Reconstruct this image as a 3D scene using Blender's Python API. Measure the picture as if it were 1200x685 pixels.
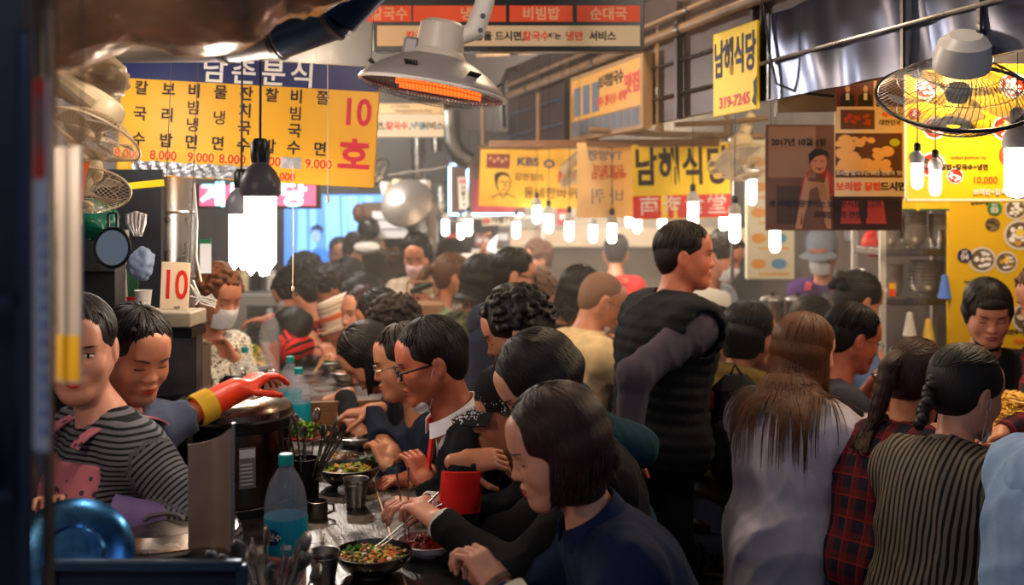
import bpy, bmesh, math, random
import numpy as np
from mathutils import Vector, Matrix
random.seed(7)
R_ = random.Random(11)
SC = bpy.context.scene
COL = SC.collection
for o in list(bpy.data.objects): bpy.data.objects.remove(o)

# ------------------------------------------------------------------ camera
F_PX, EYE, HORIZON = 1200.0, 1.65, 250.0
cam_d = bpy.data.cameras.new('camera'); cam = bpy.data.objects.new('camera', cam_d); COL.objects.link(cam)
cam.location = (0, 0, EYE); cam.rotation_euler = (math.pi/2, 0, 0)
cam_d.sensor_width = 36.0; cam_d.lens = 36.0*F_PX/1200.0
cam_d.shift_y = -(342.5-HORIZON)/1200.0
cam_d.clip_start = 0.05; cam_d.clip_end = 60
cam_d.dof.use_dof = True; cam_d.dof.focus_distance = 2.75; cam_d.dof.aperture_fstop = 2.2
SC.camera = cam
# ------------------------------------------------------------------ world, exposure
SC.view_settings.view_transform = 'Standard'; SC.view_settings.look = 'None'
SC.view_settings.gamma = 1.0; SC.view_settings.use_curve_mapping = False
SC.view_settings.exposure = 0.60
W = bpy.data.worlds.new('world'); SC.world = W; W.use_nodes = True
W.node_tree.nodes['Background'].inputs[0].default_value = (0.42, 0.46, 0.60, 1)
W.node_tree.nodes['Background'].inputs[1].default_value = 0.22

def lamp(name, kind, loc, power, color, size=0.1, rot=None, size_y=None, spread=None):
    d = bpy.data.lights.new(name, kind); d.energy = power; d.color = color
    if kind == 'AREA':
        d.size = size
        if size_y: d.shape = 'RECTANGLE'; d.size_y = size_y
        if spread: d.spread = spread
    else: d.shadow_soft_size = size
    o = bpy.data.objects.new(name, d); COL.objects.link(o); o.location = loc
    if rot: o.rotation_euler = rot
    o['kind'] = 'helper'
    return o
WARM = (1.0, 0.74, 0.47); WHITE = (1.0, 0.93, 0.84); COOL = (0.45, 0.62, 1.0)
# market lamps over aisle and counters, mostly above the frame, and added fills
lamp('lamp_over_left_counter', 'POINT', (-0.62, 2.05, 2.40), 24, (1.0, 0.86, 0.74), 0.07)
lamp('lamp_over_next_counter', 'POINT', (-0.80, 4.05, 2.30), 34, WARM, 0.07)
lamp('lamp_over_far_counter', 'POINT', (-1.15, 5.6, 2.35), 55, WHITE, 0.08)
lamp('lamp_over_right_counter', 'POINT', (1.62, 3.3, 2.15), 18, WARM, 0.07)
lamp('lamp_over_right_shelf', 'POINT', (1.85, 3.9, 2.35), 32, WARM, 0.07)
lamp('lamp_over_middle_stall', 'POINT', (0.35, 6.6, 2.45), 80, WHITE, 0.10)
lamp('lamp_over_back_stall', 'POINT', (-0.9, 7.6, 2.6), 75, WHITE, 0.10)
lamp('lamp_over_aisle', 'POINT', (0.5, 4.2, 3.05), 38, WARM, 0.12)
lamp('fill_before_duct', 'POINT', (-1.15, 1.15, 1.75), 12, (1.0, 0.72, 0.5), 0.10)  # unseen warm fill added to light the foil wrap from lower left
lamp('fill_over_near_aisle', 'POINT', (0.75, 2.5, 2.75), 14, (1.0, .80, .62), 0.10)  # unseen fill added to brighten the posters at upper right
lamp('lamp_over_far_right', 'POINT', (1.0, 6.4, 2.3), 45, WARM, 0.10)
lamp('fill_in_left_stall', 'POINT', (-1.30, 3.0, 2.0), 5, WHITE, 0.08)  # fill added to lift the dark left wall
lamp('cool_fill_left', 'POINT', (-0.25, 0.15, 2.3), 5, (.55, .70, 1.0), 0.2)  # unseen cool fill added near the camera for the hanging strips
lamp('lamp_cool_stall_right', 'POINT', (1.3, 0.5, 2.4), 7, (0.55, 0.68, 1.0), 0.3)
# ------------------------------------------------------------------ helpers
def A(*v): return np.array(v, dtype=float)
def P(px, py, Y):
    """the point of the place that the photograph shows at (px, py), at distance Y"""
    return A((px-600.0)*Y/F_PX, Y, EYE-(py-HORIZON)*Y/F_PX)
def nrm(v):
    v = np.asarray(v, float); return v/(math.sqrt(float(v@v))+1e-12)
def cr3(a, b): return np.array([a[1]*b[2]-a[2]*b[1], a[2]*b[0]-a[0]*b[2], a[0]*b[1]-a[1]*b[0]])
def rotz(a): c, s = math.cos(a), math.sin(a); return np.array([[c,-s,0],[s,c,0],[0,0,1.]])
def rotx(a): c, s = math.cos(a), math.sin(a); return np.array([[1.,0,0],[0,c,-s],[0,s,c]])
def roty(a): c, s = math.cos(a), math.sin(a); return np.array([[c,0,s],[0,1.,0],[-s,0,c]])
D2R = math.pi/180

# ---- materials
MATS = {}
def srgb(c):
    if isinstance(c, str):
        c = c.lstrip('#'); c = [int(c[i:i+2], 16)/255 for i in (0, 2, 4)]
    return tuple(x/12.92 if x <= .04045 else ((x+.055)/1.055)**2.4 for x in c[:3])+(1.0,)
def mat(name, color, rough=.6, metal=0., bump=0., bscale=60., var=0., vscale=6., emit=0., trans=0., ior=1.45, alpha=1., coat=0., stretch=(1,1,1), sheen=0., sss=0., detail=3., spec=None, dirt=0.):
    if name in MATS: return MATS[name]
    m = bpy.data.materials.new(name); m.use_nodes = True; MATS[name] = m
    nt = m.node_tree; b = nt.nodes['Principled BSDF']
    c = srgb(color); b.inputs['Base Color'].default_value = c
    b.inputs['Roughness'].default_value = rough; b.inputs['Metallic'].default_value = metal
    b.inputs['IOR'].default_value = ior
    if trans: b.inputs['Transmission Weight'].default_value = trans
    if alpha < 1: b.inputs['Alpha'].default_value = alpha
    if coat: b.inputs['Coat Weight'].default_value = coat
    if sheen: b.inputs['Sheen Weight'].default_value = sheen; b.inputs['Sheen Roughness'].default_value = .4
    if spec is not None: b.inputs['Specular IOR Level'].default_value = spec
    if sss:
        b.inputs['Subsurface Weight'].default_value = sss; b.inputs['Subsurface Radius'].default_value = (.9, .35, .2); b.inputs['Subsurface Scale'].default_value = .008
    if emit:
        b.inputs['Emission Color'].default_value = c; b.inputs['Emission Strength'].default_value = emit
    if bump or var or dirt:
        tc = nt.nodes.new('ShaderNodeTexCoord'); mp = nt.nodes.new('ShaderNodeMapping')
        mp.inputs['Scale'].default_value = stretch
        nt.links.new(tc.outputs['Object'], mp.inputs[0])
        if var:
            n = nt.nodes.new('ShaderNodeTexNoise'); n.inputs['Scale'].default_value = vscale; n.inputs['Detail'].default_value = detail
            nt.links.new(mp.outputs[0], n.inputs['Vector'])
            r = nt.nodes.new('ShaderNodeValToRGB'); r.color_ramp.elements[0].position = .3; r.color_ramp.elements[1].position = .7
            r.color_ramp.elements[0].color = tuple(x*(1-var) for x in c[:3])+(1,)
            r.color_ramp.elements[1].color = tuple(min(1, x*(1+var)) for x in c[:3])+(1,)
            nt.links.new(n.outputs[0], r.inputs[0]); nt.links.new(r.outputs[0], b.inputs['Base Color'])
        if bump:
            n2 = nt.nodes.new('ShaderNodeTexNoise'); n2.inputs['Scale'].default_value = bscale; n2.inputs['Detail'].default_value = detail
            nt.links.new(mp.outputs[0], n2.inputs['Vector'])
            bp = nt.nodes.new('ShaderNodeBump'); bp.inputs['Strength'].default_value = bump; bp.inputs['Distance'].default_value = .01
            nt.links.new(n2.outputs[0], bp.inputs['Height']); nt.links.new(bp.outputs[0], b.inputs['Normal'])
        if dirt:
            n3 = nt.nodes.new('ShaderNodeTexNoise'); n3.inputs['Scale'].default_value = 9; n3.inputs['Detail'].default_value = 5
            nt.links.new(tc.outputs['Object'], n3.inputs['Vector'])
            mr = nt.nodes.new('ShaderNodeMapRange'); mr.inputs[1].default_value = .3; mr.inputs[2].default_value = .7
            mr.inputs[3].default_value = max(.02, rough-dirt); mr.inputs[4].default_value = min(1, rough+dirt)
            nt.links.new(n3.outputs[0], mr.inputs[0]); nt.links.new(mr.outputs[0], b.inputs['Roughness'])
    return m
def pattern_mat(name, cols, kind, scale=60., rough=.8, width=.5, axis='z'):
    """woven or printed cloth; the pattern follows the cloth attribute 'pc' (round, across, along)"""
    if name in MATS: return MATS[name]
    m = bpy.data.materials.new(name); m.use_nodes = True; MATS[name] = m
    nt = m.node_tree; b = nt.nodes['Principled BSDF']; b.inputs['Roughness'].default_value = rough; b.inputs['Specular IOR Level'].default_value = .2
    at = nt.nodes.new('ShaderNodeAttribute'); at.attribute_name = 'pc'
    sp = nt.nodes.new('ShaderNodeSeparateXYZ'); nt.links.new(at.outputs['Vector'], sp.inputs[0])
    def wave(sock, sc, w):
        a = nt.nodes.new('ShaderNodeMath'); a.operation = 'MULTIPLY'; a.inputs[1].default_value = sc; nt.links.new(sock, a.inputs[0])
        f = nt.nodes.new('ShaderNodeMath'); f.operation = 'FRACT'; nt.links.new(a.outputs[0], f.inputs[0])
        l = nt.nodes.new('ShaderNodeMath'); l.operation = 'LESS_THAN'; l.inputs[1].default_value = w; nt.links.new(f.outputs[0], l.inputs[0])
        return l.outputs[0]
    def mix(fac, c1, c2):
        x = nt.nodes.new('ShaderNodeMix'); x.data_type = 'RGBA'; nt.links.new(fac, x.inputs[0])
        for s_, c in ((6, c1), (7, c2)):
            if isinstance(c, (str, tuple)): x.inputs[s_].default_value = srgb(c)
            else: nt.links.new(c, x.inputs[s_])
        return x.outputs[2]
    ax = {'x': 0, 'y': 1, 'z': 2}
    if kind == 'stripe':
        out = mix(wave(sp.outputs[ax[axis]], scale, width), cols[0], cols[1])
    elif kind == 'plaid':
        a1 = mix(wave(sp.outputs[2], scale, .42), cols[0], cols[1])
        a2 = mix(wave(sp.outputs[0], scale, .42), cols[0], cols[1])
        x = nt.nodes.new('ShaderNodeMix'); x.data_type = 'RGBA'; x.inputs[0].default_value = .5
        nt.links.new(a1, x.inputs[6]); nt.links.new(a2, x.inputs[7])
        out = mix(wave(sp.outputs[2], scale, .07), x.outputs[2], cols[2]); out = mix(wave(sp.outputs[0], scale, .07), out, cols[2])
    elif kind == 'quilt':
        out = mix(wave(sp.outputs[2], scale, .06), cols[0], cols[1])
    elif kind == 'dots':
        v = nt.nodes.new('ShaderNodeTexVoronoi'); v.inputs['Scale'].default_value = scale
        tc = nt.nodes.new('ShaderNodeTexCoord'); nt.links.new(tc.outputs['Object'], v.inputs['Vector'])
        l = nt.nodes.new('ShaderNodeMath'); l.operation = 'LESS_THAN'; l.inputs[1].default_value = width; nt.links.new(v.outputs['Distance'], l.inputs[0])
        out = mix(l.outputs[0], cols[0], cols[1])
    elif kind == 'camo':
        n = nt.nodes.new('ShaderNodeTexNoise'); n.inputs['Scale'].default_value = scale
        tc = nt.nodes.new('ShaderNodeTexCoord'); nt.links.new(tc.outputs['Object'], n.inputs['Vector'])
        r = nt.nodes.new('ShaderNodeValToRGB'); r.color_ramp.interpolation = 'CONSTANT'
        r.color_ramp.elements[0].color = srgb(cols[0]); r.color_ramp.elements[1].color = srgb(cols[1]); r.color_ramp.elements[1].position = .48
        e = r.color_ramp.elements.new(.58); e.color = srgb(cols[2])
        nt.links.new(n.outputs[0], r.inputs[0]); out = r.outputs[0]
    nt.links.new(out, b.inputs['Base Color'])
    n = nt.nodes.new('ShaderNodeTexNoise'); n.inputs['Scale'].default_value = 220
    bp = nt.nodes.new('ShaderNodeBump'); bp.inputs['Strength'].default_value = .25; bp.inputs['Distance'].default_value = .002
    nt.links.new(n.outputs[0], bp.inputs['Height']); nt.links.new(bp.outputs[0], b.inputs['Normal'])
    return m
def cloth(color, rough=.85, bump=.3, var=.12):
    key = 'cloth_'+color.lstrip('#')
    return mat(key, color, rough=rough, bump=bump*.35, bscale=260, var=var, vscale=14, sheen=.02, spec=.18)

# ---- objects
def link(o, parent=None):
    COL.objects.link(o)
    if parent is not None: o.parent = parent
    return o
def mesh_obj(name, verts, faces, m, parent=None, smooth=True, attr=None, sharp=None):
    me = bpy.data.meshes.new(name)
    verts = np.asarray(verts, dtype=np.float32)
    if isinstance(faces, np.ndarray):
        nf, k = faces.shape
        me.vertices.add(len(verts)); me.vertices.foreach_set('co', verts.ravel())
        me.loops.add(nf*k); me.loops.foreach_set('vertex_index', faces.ravel().astype(np.int32))
        me.polygons.add(nf); me.polygons.foreach_set('loop_start', np.arange(0, nf*k, k, dtype=np.int32))
        me.update(calc_edges=True); me.validate()
    else:
        me.from_pydata([tuple(v) for v in verts.tolist()], [], faces); me.update()
    if attr is not None and len(me.vertices) == len(attr):
        a = me.attributes.new('pc', 'FLOAT_VECTOR', 'POINT'); a.data.foreach_set('vector', np.asarray(attr, dtype=np.float32).ravel())
    if m is not None:
        for q in (m if isinstance(m, (list, tuple)) else [m]): me.materials.append(q)
    if smooth:
        me.polygons.foreach_set('use_smooth', [True]*len(me.polygons))
        if sharp: 
            try: me.set_sharp_from_angle(angle=sharp*D2R)
            except Exception: pass
    return link(bpy.data.objects.new(name, me), parent)
def tag(o, label=None, cat=None, group=None, kind=None):
    if label: o['label'] = label
    if cat: o['category'] = cat
    if group: o['group'] = group
    if kind: o['kind'] = kind
    return o
def thing(name, label, cat, loc=(0,0,0), rz=0., group=None, rot=None):
    o = bpy.data.objects.new(name, None); o.empty_display_size = .05; COL.objects.link(o)
    o.location = tuple(float(x) for x in loc); o.rotation_euler = rot if rot else (0, 0, rz)
    return tag(o, label, cat, group)
def copy_tree(o, loc=None, rz=None, label=None, group=None, scale=None, parent=None):
    c = o.copy(); COL.objects.link(c)
    if parent is not None: c.parent = parent
    for ch in o.children: copy_tree(ch, parent=c)
    if loc is not None: c.location = tuple(float(x) for x in loc)
    if rz is not None: c.rotation_euler = (0, 0, rz)
    if scale is not None: c.scale = (scale,)*3
    if label: c['label'] = label
    if group: c['group'] = group
    return c

class MB:
    """collects shapes; build() links them as one mesh"""
    def __init__(s): s.v, s.f = [], []
    def add(s, v, f):
        n = len(s.v); s.v += [tuple(map(float, p)) for p in v]; s.f += [tuple(i+n for i in q) for q in f]; return s
    def box(s, c, d, R=None, bev=0.):
        hx, hy, hz = d[0]/2, d[1]/2, d[2]/2
        if bev <= 0:
            v = [(x, y, z) for x in (-hx, hx) for y in (-hy, hy) for z in (-hz, hz)]
            f = [(0,1,3,2), (4,6,7,5), (0,4,5,1), (2,3,7,6), (0,2,6,4), (1,5,7,3)]
        else:
            b = min(bev, hx*.9, hy*.9, hz*.9); v = []
            for x, sx in ((-hx, 1), (hx, -1)):
                for y, sy in ((-hy, 1), (hy, -1)):
                    for z, sz in ((-hz, 1), (hz, -1)):
                        v += [(x, y+sy*b, z+sz*b), (x+sx*b, y, z+sz*b), (x+sx*b, y+sy*b, z)]
            I = lambda a, b_, c_, k: 3*(a*4+b_*2+c_)+k
            f = []
            for a in (0, 1): f.append((I(a,0,0,0), I(a,0,1,0), I(a,1,1,0), I(a,1,0,0)))
            for a in (0, 1): f.append((I(0,a,0,1), I(1,a,0,1), I(1,a,1,1), I(0,a,1,1)))
            for a in (0, 1): f.append((I(0,0,a,2), I(0,1,a,2), I(1,1,a,2), I(1,0,a,2)))
            for a in (0, 1):
                for b2 in (0, 1):
                    f.append((I(a,b2,0,0), I(a,b2,1,0), I(a,b2,1,1), I(a,b2,0,1)))
                    f.append((I(a,0,b2,0), I(a,1,b2,0), I(a,1,b2,2), I(a,0,b2,2)))
                    f.append((I(0,a,b2,1), I(1,a,b2,1), I(1,a,b2,2), I(0,a,b2,2)))
                    for c2 in (0, 1): f.append((I(a,b2,c2,0), I(a,b2,c2,1), I(a,b2,c2,2)))
        v = np.array(v, float)
        if R is not None: v = v@np.asarray(R, float).T
        return s.add(v+np.asarray(c, float), f)
    def lathe(s, prof, c=(0,0,0), n=24, R=None, close=False):
        """prof: (r, z) from bottom to top"""
        v, f = [], []; m = len(prof)
        for r, z in prof:
            for i in range(n):
                a = 2*math.pi*i/n; v.append((r*math.cos(a), r*math.sin(a), z))
        for j in range(m-1 if not close else m):
            for i in range(n):
                a, b = j*n+i, j*n+(i+1) % n; c2, d = ((j+1) % m)*n+(i+1) % n, ((j+1) % m)*n+i
                f.append((a, b, c2, d))
        v = np.array(v, float)
        if R is not None: v = v@np.asarray(R, float).T
        return s.add(v+np.asarray(c, float), f)
    def tube(s, pts, r, n=8, cap=True, ring=False):
        pts = [np.asarray(p, float) for p in pts]; m = len(pts)
        rr = r if hasattr(r, '__len__') else [r]*m
        v, f = [], []; up = None
        for i, p in enumerate(pts):
            if ring: t = nrm(pts[(i+1) % m]-pts[i-1])
            else: t = nrm(pts[min(i+1, m-1)]-pts[max(i-1, 0)])
            if up is None:
                up = A(0,0,1) if abs(t[2]) < .9 else A(1,0,0)
            x = nrm(cr3(up, t)); y = cr3(t, x); up = y
            for k in range(n):
                a = 2*math.pi*k/n; v.append(p+rr[i]*(x*math.cos(a)+y*math.sin(a)))
        for i in range(m if ring else m-1):
            for k in range(n):
                j = (i+1) % m
                f.append((i*n+k, i*n+(k+1) % n, j*n+(k+1) % n, j*n+k))
        if cap and not ring:
            f.append(tuple(reversed(range(n)))); f.append(tuple((m-1)*n+k for k in range(n)))
        return s.add(v, f)
    def ball(s, c, r, n=12, m=8, R=None):
        rr = r if hasattr(r, '__len__') else (r, r, r)
        v = []
        for j in range(m+1):
            t = math.pi*j/m
            for i in range(n):
                a = 2*math.pi*i/n; v.append((rr[0]*math.sin(t)*math.cos(a), rr[1]*math.sin(t)*math.sin(a), rr[2]*math.cos(t)))
        f = []
        for j in range(m):
            for i in range(n): f.append((j*n+i, (j+1)*n+i, (j+1)*n+(i+1) % n, j*n+(i+1) % n))
        v = np.array(v, float)
        if R is not None: v = v@np.asarray(R, float).T
        return s.add(v+np.asarray(c, float), f)
    def grid(s, fn, nu, nv, thick=0.):
        """fn(u, v) -> point, u and v run 0..1"""
        v = [fn(i/nu, j/nv) for j in range(nv+1) for i in range(nu+1)]
        f = [(j*(nu+1)+i, j*(nu+1)+i+1, (j+1)*(nu+1)+i+1, (j+1)*(nu+1)+i) for j in range(nv) for i in range(nu)]
        if thick:
            w = np.array(v, float).reshape(nv+1, nu+1, 3)
            du = np.gradient(w, axis=1); dv = np.gradient(w, axis=0); n = np.cross(du, dv); n /= np.linalg.norm(n, axis=2, keepdims=True)+1e-12
            b = (w-n*thick).reshape(-1, 3); k = len(v)
            f = f+[tuple(reversed([i+k for i in q])) for q in f]
            v = list(map(tuple, v))+[tuple(p) for p in b]
            ring = [i for i in range(nu+1)]+[j*(nu+1)+nu for j in range(1, nv+1)]+[nv*(nu+1)+i for i in range(nu-1, -1, -1)]+[j*(nu+1) for j in range(nv-1, 0, -1)]
            for a, b2 in zip(ring, ring[1:]+ring[:1]): f.append((b2, a, a+k, b2+k))
        return s.add(v, f)
    def prism(s, poly, z0, z1, R=None, c=(0,0,0)):
        n = len(poly); v = [(x, y, z0) for x, y in poly]+[(x, y, z1) for x, y in poly]
        f = [tuple(reversed(range(n))), tuple(range(n, 2*n))]+[(i, (i+1) % n, n+(i+1) % n, n+i) for i in range(n)]
        v = np.array(v, float)
        if R is not None: v = v@np.asarray(R, float).T
        return s.add(v+np.asarray(c, float), f)
    def build(s, name, m, parent=None, smooth=True, sharp=35):
        return mesh_obj(name, s.v, s.f, m, parent, smooth, sharp=sharp)

def text_mesh(txt, size=1., bold=0., depth=0.0006, align='CENTER', sx=1., spacing=1., mirror=False, serif=False):
    c = bpy.data.curves.new('t', 'FONT'); c.body = txt; c.size = size; c.extrude = depth; c.offset = bold*size
    c.align_x = align; c.align_y = 'CENTER'; c.resolution_u = 3; c.space_character = spacing
    o = bpy.data.objects.new('t', c)
    me = bpy.data.meshes.new_from_object(o)
    bpy.data.objects.remove(o); bpy.data.curves.remove(c)
    v = [(p.co.x*sx*(-1 if mirror else 1), p.co.y, p.co.z) for p in me.vertices]; f = [tuple(p.vertices) for p in me.polygons]
    bpy.data.meshes.remove(me)
    return v, f
GREYW = mat('thin_wire', (.2,.19,.18), rough=.6)
class Sign:
    """a flat board; things on it are placed in board units: u right, v up from its centre"""
    def __init__(s, name, label, cat, c, w, h, m, rz=0., roll=0., tilt=0., thick=.01, group=None, board='panel', wave=0.):
        s.t = thing(name, label, cat, c, group=group); s.w, s.h, s.th = w, h, thick
        # u along local x, v along z, facing -y (towards the camera) before the turn
        s.t.rotation_euler = (Matrix.Rotation(rz, 3, 'Z') @ Matrix.Rotation(roll, 3, 'Y') @ Matrix.Rotation(tilt, 3, 'X')).to_euler()
        s.wave = wave
        if wave: MB().grid(lambda u, v: s.at((u-.5)*w, (v-.5)*h, 0), 24, 8, thick).build(board, m, s.t)
        else: MB().box((0, thick/2, 0), (w, thick, h), bev=.002).build(board, m, s.t, smooth=False)
        s.acc = {}
    def at(s, u, v, lift):
        y = -lift
        if s.wave: y += s.wave*(math.sin(u/s.w*9+v/s.h*1.5)+.5*math.sin(u/s.w*19+1))*(.35+.65*(.5-v/s.h))
        return (u, y, v)
    def put(s, part, m, verts, faces, lift=.0012, label=None):
        a = s.acc.setdefault(part, [m, [], [], label]); n = len(a[1])
        a[1] += [s.at(x, y, lift+z) for x, y, z in verts]; a[2] += [tuple(i+n for i in q) for q in faces]
        return s
    def text(s, part, txt, u, v, size, m, bold=.02, sx=1., spacing=1., mirror=False, lift=.0012, rot=0.):
        vv, ff = text_mesh(txt, size, bold, sx=sx, spacing=spacing, mirror=mirror)
        c_, s_ = math.cos(rot), math.sin(rot)
        return s.put(part, m, [(x*c_-y*s_+u, x*s_+y*c_+v, z) for x, y, z in vv], ff, lift)
    def rect(s, part, m, u, v, w, h, lift=.0008, nu=8):
        g = MB().grid(lambda a, b: (u+(a-.5)*w, v+(b-.5)*h, 0), nu, 4, .0004)
        return s.put(part, m, g.v, g.f, lift)
    def disc(s, part, m, u, v, r, ry=None, lift=.0010, n=24, r0=0.):
        ry = ry or r
        if r0 <= 0: vs = [(u+r*math.cos(2*math.pi*i/n), v+ry*math.sin(2*math.pi*i/n), 0) for i in range(n)]; fs = [tuple(range(n))]
        else:
            vs = [(u+q*r*math.cos(2*math.pi*i/n), v+q*ry*math.sin(2*math.pi*i/n), 0) for q in (1, r0) for i in range(n)]
            fs = [(i, (i+1) % n, n+(i+1) % n, n+i) for i in range(n)]
        return s.put(part, m, vs, fs, lift)
    def poly(s, part, m, pts, lift=.0010):
        return s.put(part, m, [(x, y, 0) for x, y in pts], [tuple(range(len(pts)))], lift)
    def done(s, hang=True):
        for k, (m, v, f, lab) in s.acc.items():
            o = mesh_obj(k, v, f, m, s.t, smooth=False)
            if lab: o['label'] = lab
            if any(q in k for q in ('lettering', 'piece', 'line', 'print', 'mark', 'streak', 'base', 'photo', 'rim', 'caption', 'label', 'cell', 'yolk', 'stripe')): o['kind'] = 'stuff'
        if hang and abs(s.t.rotation_euler.z) < .6:
            zt = 3.4-s.t.location.z
            for q in (-.46, .46): MB().tube([A(q*s.w, s.th/2, s.h/2-.002), A(q*s.w, s.th/2, zt)], .0012, 4).build('hanging_wire', GREYW, s.t)
        return s.t

# ------------------------------------------------------------------ implicit surfaces
def surface_nets(v, org, h):
    nx, ny, nz = v.shape; s = v < 0
    cx, cy, cz = nx-1, ny-1, nz-1; N = cx*cy*cz
    sx_ = np.zeros(N); sy_ = np.zeros(N); sz_ = np.zeros(N); cnt = np.zeros(N); quads = []
    for ax in range(3):
        sl0 = [slice(None)]*3; sl1 = [slice(None)]*3
        sl0[ax] = slice(0, -1); sl1[ax] = slice(1, None)
        sl0, sl1 = tuple(sl0), tuple(sl1)
        e = s[sl0] != s[sl1]
        o1, o2 = (ax+1) % 3, (ax+2) % 3
        idx = np.argwhere(e)
        dims = (nx, ny, nz)
        ok = (idx[:, o1] >= 1) & (idx[:, o1] < dims[o1]-1) & (idx[:, o2] >= 1) & (idx[:, o2] < dims[o2]-1)
        idx = idx[ok]
        if not len(idx): continue
        a = v[idx[:, 0], idx[:, 1], idx[:, 2]].astype(float); j = idx.copy(); j[:, ax] += 1
        b = v[j[:, 0], j[:, 1], j[:, 2]].astype(float); t = a/(a-b)
        pos = idx.astype(float); pos[:, ax] += t
        cells = []
        for d1, d2 in ((-1, -1), (0, -1), (0, 0), (-1, 0)):
            c = idx.copy(); c[:, o1] += d1; c[:, o2] += d2
            ci = (c[:, 0]*cy+c[:, 1])*cz+c[:, 2]; cells.append(ci)
            sx_ += np.bincount(ci, pos[:, 0], N); sy_ += np.bincount(ci, pos[:, 1], N); sz_ += np.bincount(ci, pos[:, 2], N); cnt += np.bincount(ci, minlength=N)
        q = np.stack(cells, 1); inside = a < 0
        q[~inside] = q[~inside][:, ::-1]
        quads.append(q)
    if not quads: return np.zeros((0, 3)), np.zeros((0, 4), int)
    act = np.nonzero(cnt)[0]; mp = np.full(N, -1, dtype=np.int64); mp[act] = np.arange(len(act))
    V = np.stack([sx_[act], sy_[act], sz_[act]], 1)/cnt[act][:, None]*h+np.asarray(org)
    return V, mp[np.concatenate(quads)]
class Field:
    def __init__(s): s.p = []
    def cap(s, a, b, ra, rb=None, k=.02, op=1):
        rb = ra if rb is None else rb; a = np.asarray(a, float); b = np.asarray(b, float)
        s.p.append(('c', a, b, ra, rb, k, op, np.minimum(a, b)-max(ra, rb), np.maximum(a, b)+max(ra, rb))); return s
    def ell(s, c, r, R=None, k=.02, op=1):
        c = np.asarray(c, float); r = np.asarray(r, float)*np.ones(3); R = np.eye(3) if R is None else R
        e = np.sqrt(((R*r)**2).sum(1))
        s.p.append(('e', c, R, r, None, k, op, c-e, c+e)); return s
    def box(s, c, hd, R=None, rnd=.01, k=.01, op=1):
        c = np.asarray(c, float); hd = np.asarray(hd, float); R = np.eye(3) if R is None else R
        e = np.abs(R)@hd
        s.p.append(('b', c, R, hd, rnd, k, op, c-e, c+e)); return s
    def dist(s, q, X):
        if q[0] == 'c':
            _, a, b, ra, rb = q[:5]; d = b-a; L = float(d@d)+1e-12
            px, py, pz = X[0]-a[0], X[1]-a[1], X[2]-a[2]
            t = np.clip((px*d[0]+py*d[1]+pz*d[2])/L, 0, 1)
            return np.sqrt((px-t*d[0])**2+(py-t*d[1])**2+(pz-t*d[2])**2)-(ra+(rb-ra)*t)
        c, R, r = q[1], q[2], q[3]
        px, py, pz = X[0]-c[0], X[1]-c[1], X[2]-c[2]
        l = [px*R[0, i]+py*R[1, i]+pz*R[2, i] for i in range(3)]
        if q[0] == 'e':
            k0 = np.sqrt((l[0]/r[0])**2+(l[1]/r[1])**2+(l[2]/r[2])**2)
            k1 = np.sqrt((l[0]/r[0]**2)**2+(l[1]/r[1]**2)**2+(l[2]/r[2]**2)**2)+1e-9
            return k0*(k0-1)/k1
        rn = q[4]; dx, dy, dz = [np.abs(l[i])-(r[i]-rn) for i in range(3)]
        return np.sqrt(np.maximum(dx, 0)**2+np.maximum(dy, 0)**2+np.maximum(dz, 0)**2)+np.minimum(np.maximum(dx, np.maximum(dy, dz)), 0)-rn
    @staticmethod
    def comb(f, d, k, op):
        if op > 0:
            if k <= 0: return np.minimum(f, d)
            h = np.maximum(k-np.abs(f-d), 0)/k; return np.minimum(f, d)-h*h*k*.25
        d = -d
        if k <= 0: return np.maximum(f, d)
        h = np.maximum(k-np.abs(f-d), 0)/k; return np.maximum(f, d)+h*h*k*.25
    def at(s, pts):
        X = np.asarray(pts, float).T; f = np.full(X.shape[1], 1e3)
        for q in s.p: f = s.comb(f, s.dist(q, X), q[5], q[6])
        return f
    def bounds(s):
        lo = np.min([q[7] for q in s.p if q[6] > 0], axis=0); hi = np.max([q[8] for q in s.p if q[6] > 0], axis=0); return lo, hi
    def mesh(s, h, lo=None, hi=None, disp=None, pad=.02):
        l, u = s.bounds(); l = l-pad-2*h; u = u+pad+2*h
        if lo is not None: l = np.maximum(l, lo)
        if hi is not None: u = np.minimum(u, hi)
        n = np.maximum(np.ceil((u-l)/h).astype(int)+1, 4)
        ax = [l[i]+h*np.arange(n[i]) for i in range(3)]
        f = np.full(tuple(n), 10., dtype=np.float32)
        for q in s.p:
            m = q[5]+3.2*h+(.02 if disp else 0)
            i0 = np.clip(np.floor((q[7]-m-l)/h).astype(int), 0, n); i1 = np.clip(np.ceil((q[8]+m-l)/h).astype(int)+1, 0, n)
            if (i1 <= i0).any(): continue
            sl = tuple(slice(i0[i], i1[i]) for i in range(3))
            X = (ax[0][sl[0]][:, None, None].astype(np.float32), ax[1][sl[1]][None, :, None].astype(np.float32), ax[2][sl[2]][None, None, :].astype(np.float32))
            f[sl] = s.comb(f[sl], s.dist(q, X), q[5], q[6])
        if disp is not None:
            X = (ax[0][:, None, None], ax[1][None, :, None], ax[2][None, None, :]); f = f+disp(X).astype(np.float32)
        return surface_nets(f, l, h)
def joined(parts):
    V, F, n = [], [], 0
    for v, f in parts:
        if len(v): V.append(v); F.append(f+n); n += len(v)
    return np.concatenate(V), np.concatenate(F)
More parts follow.
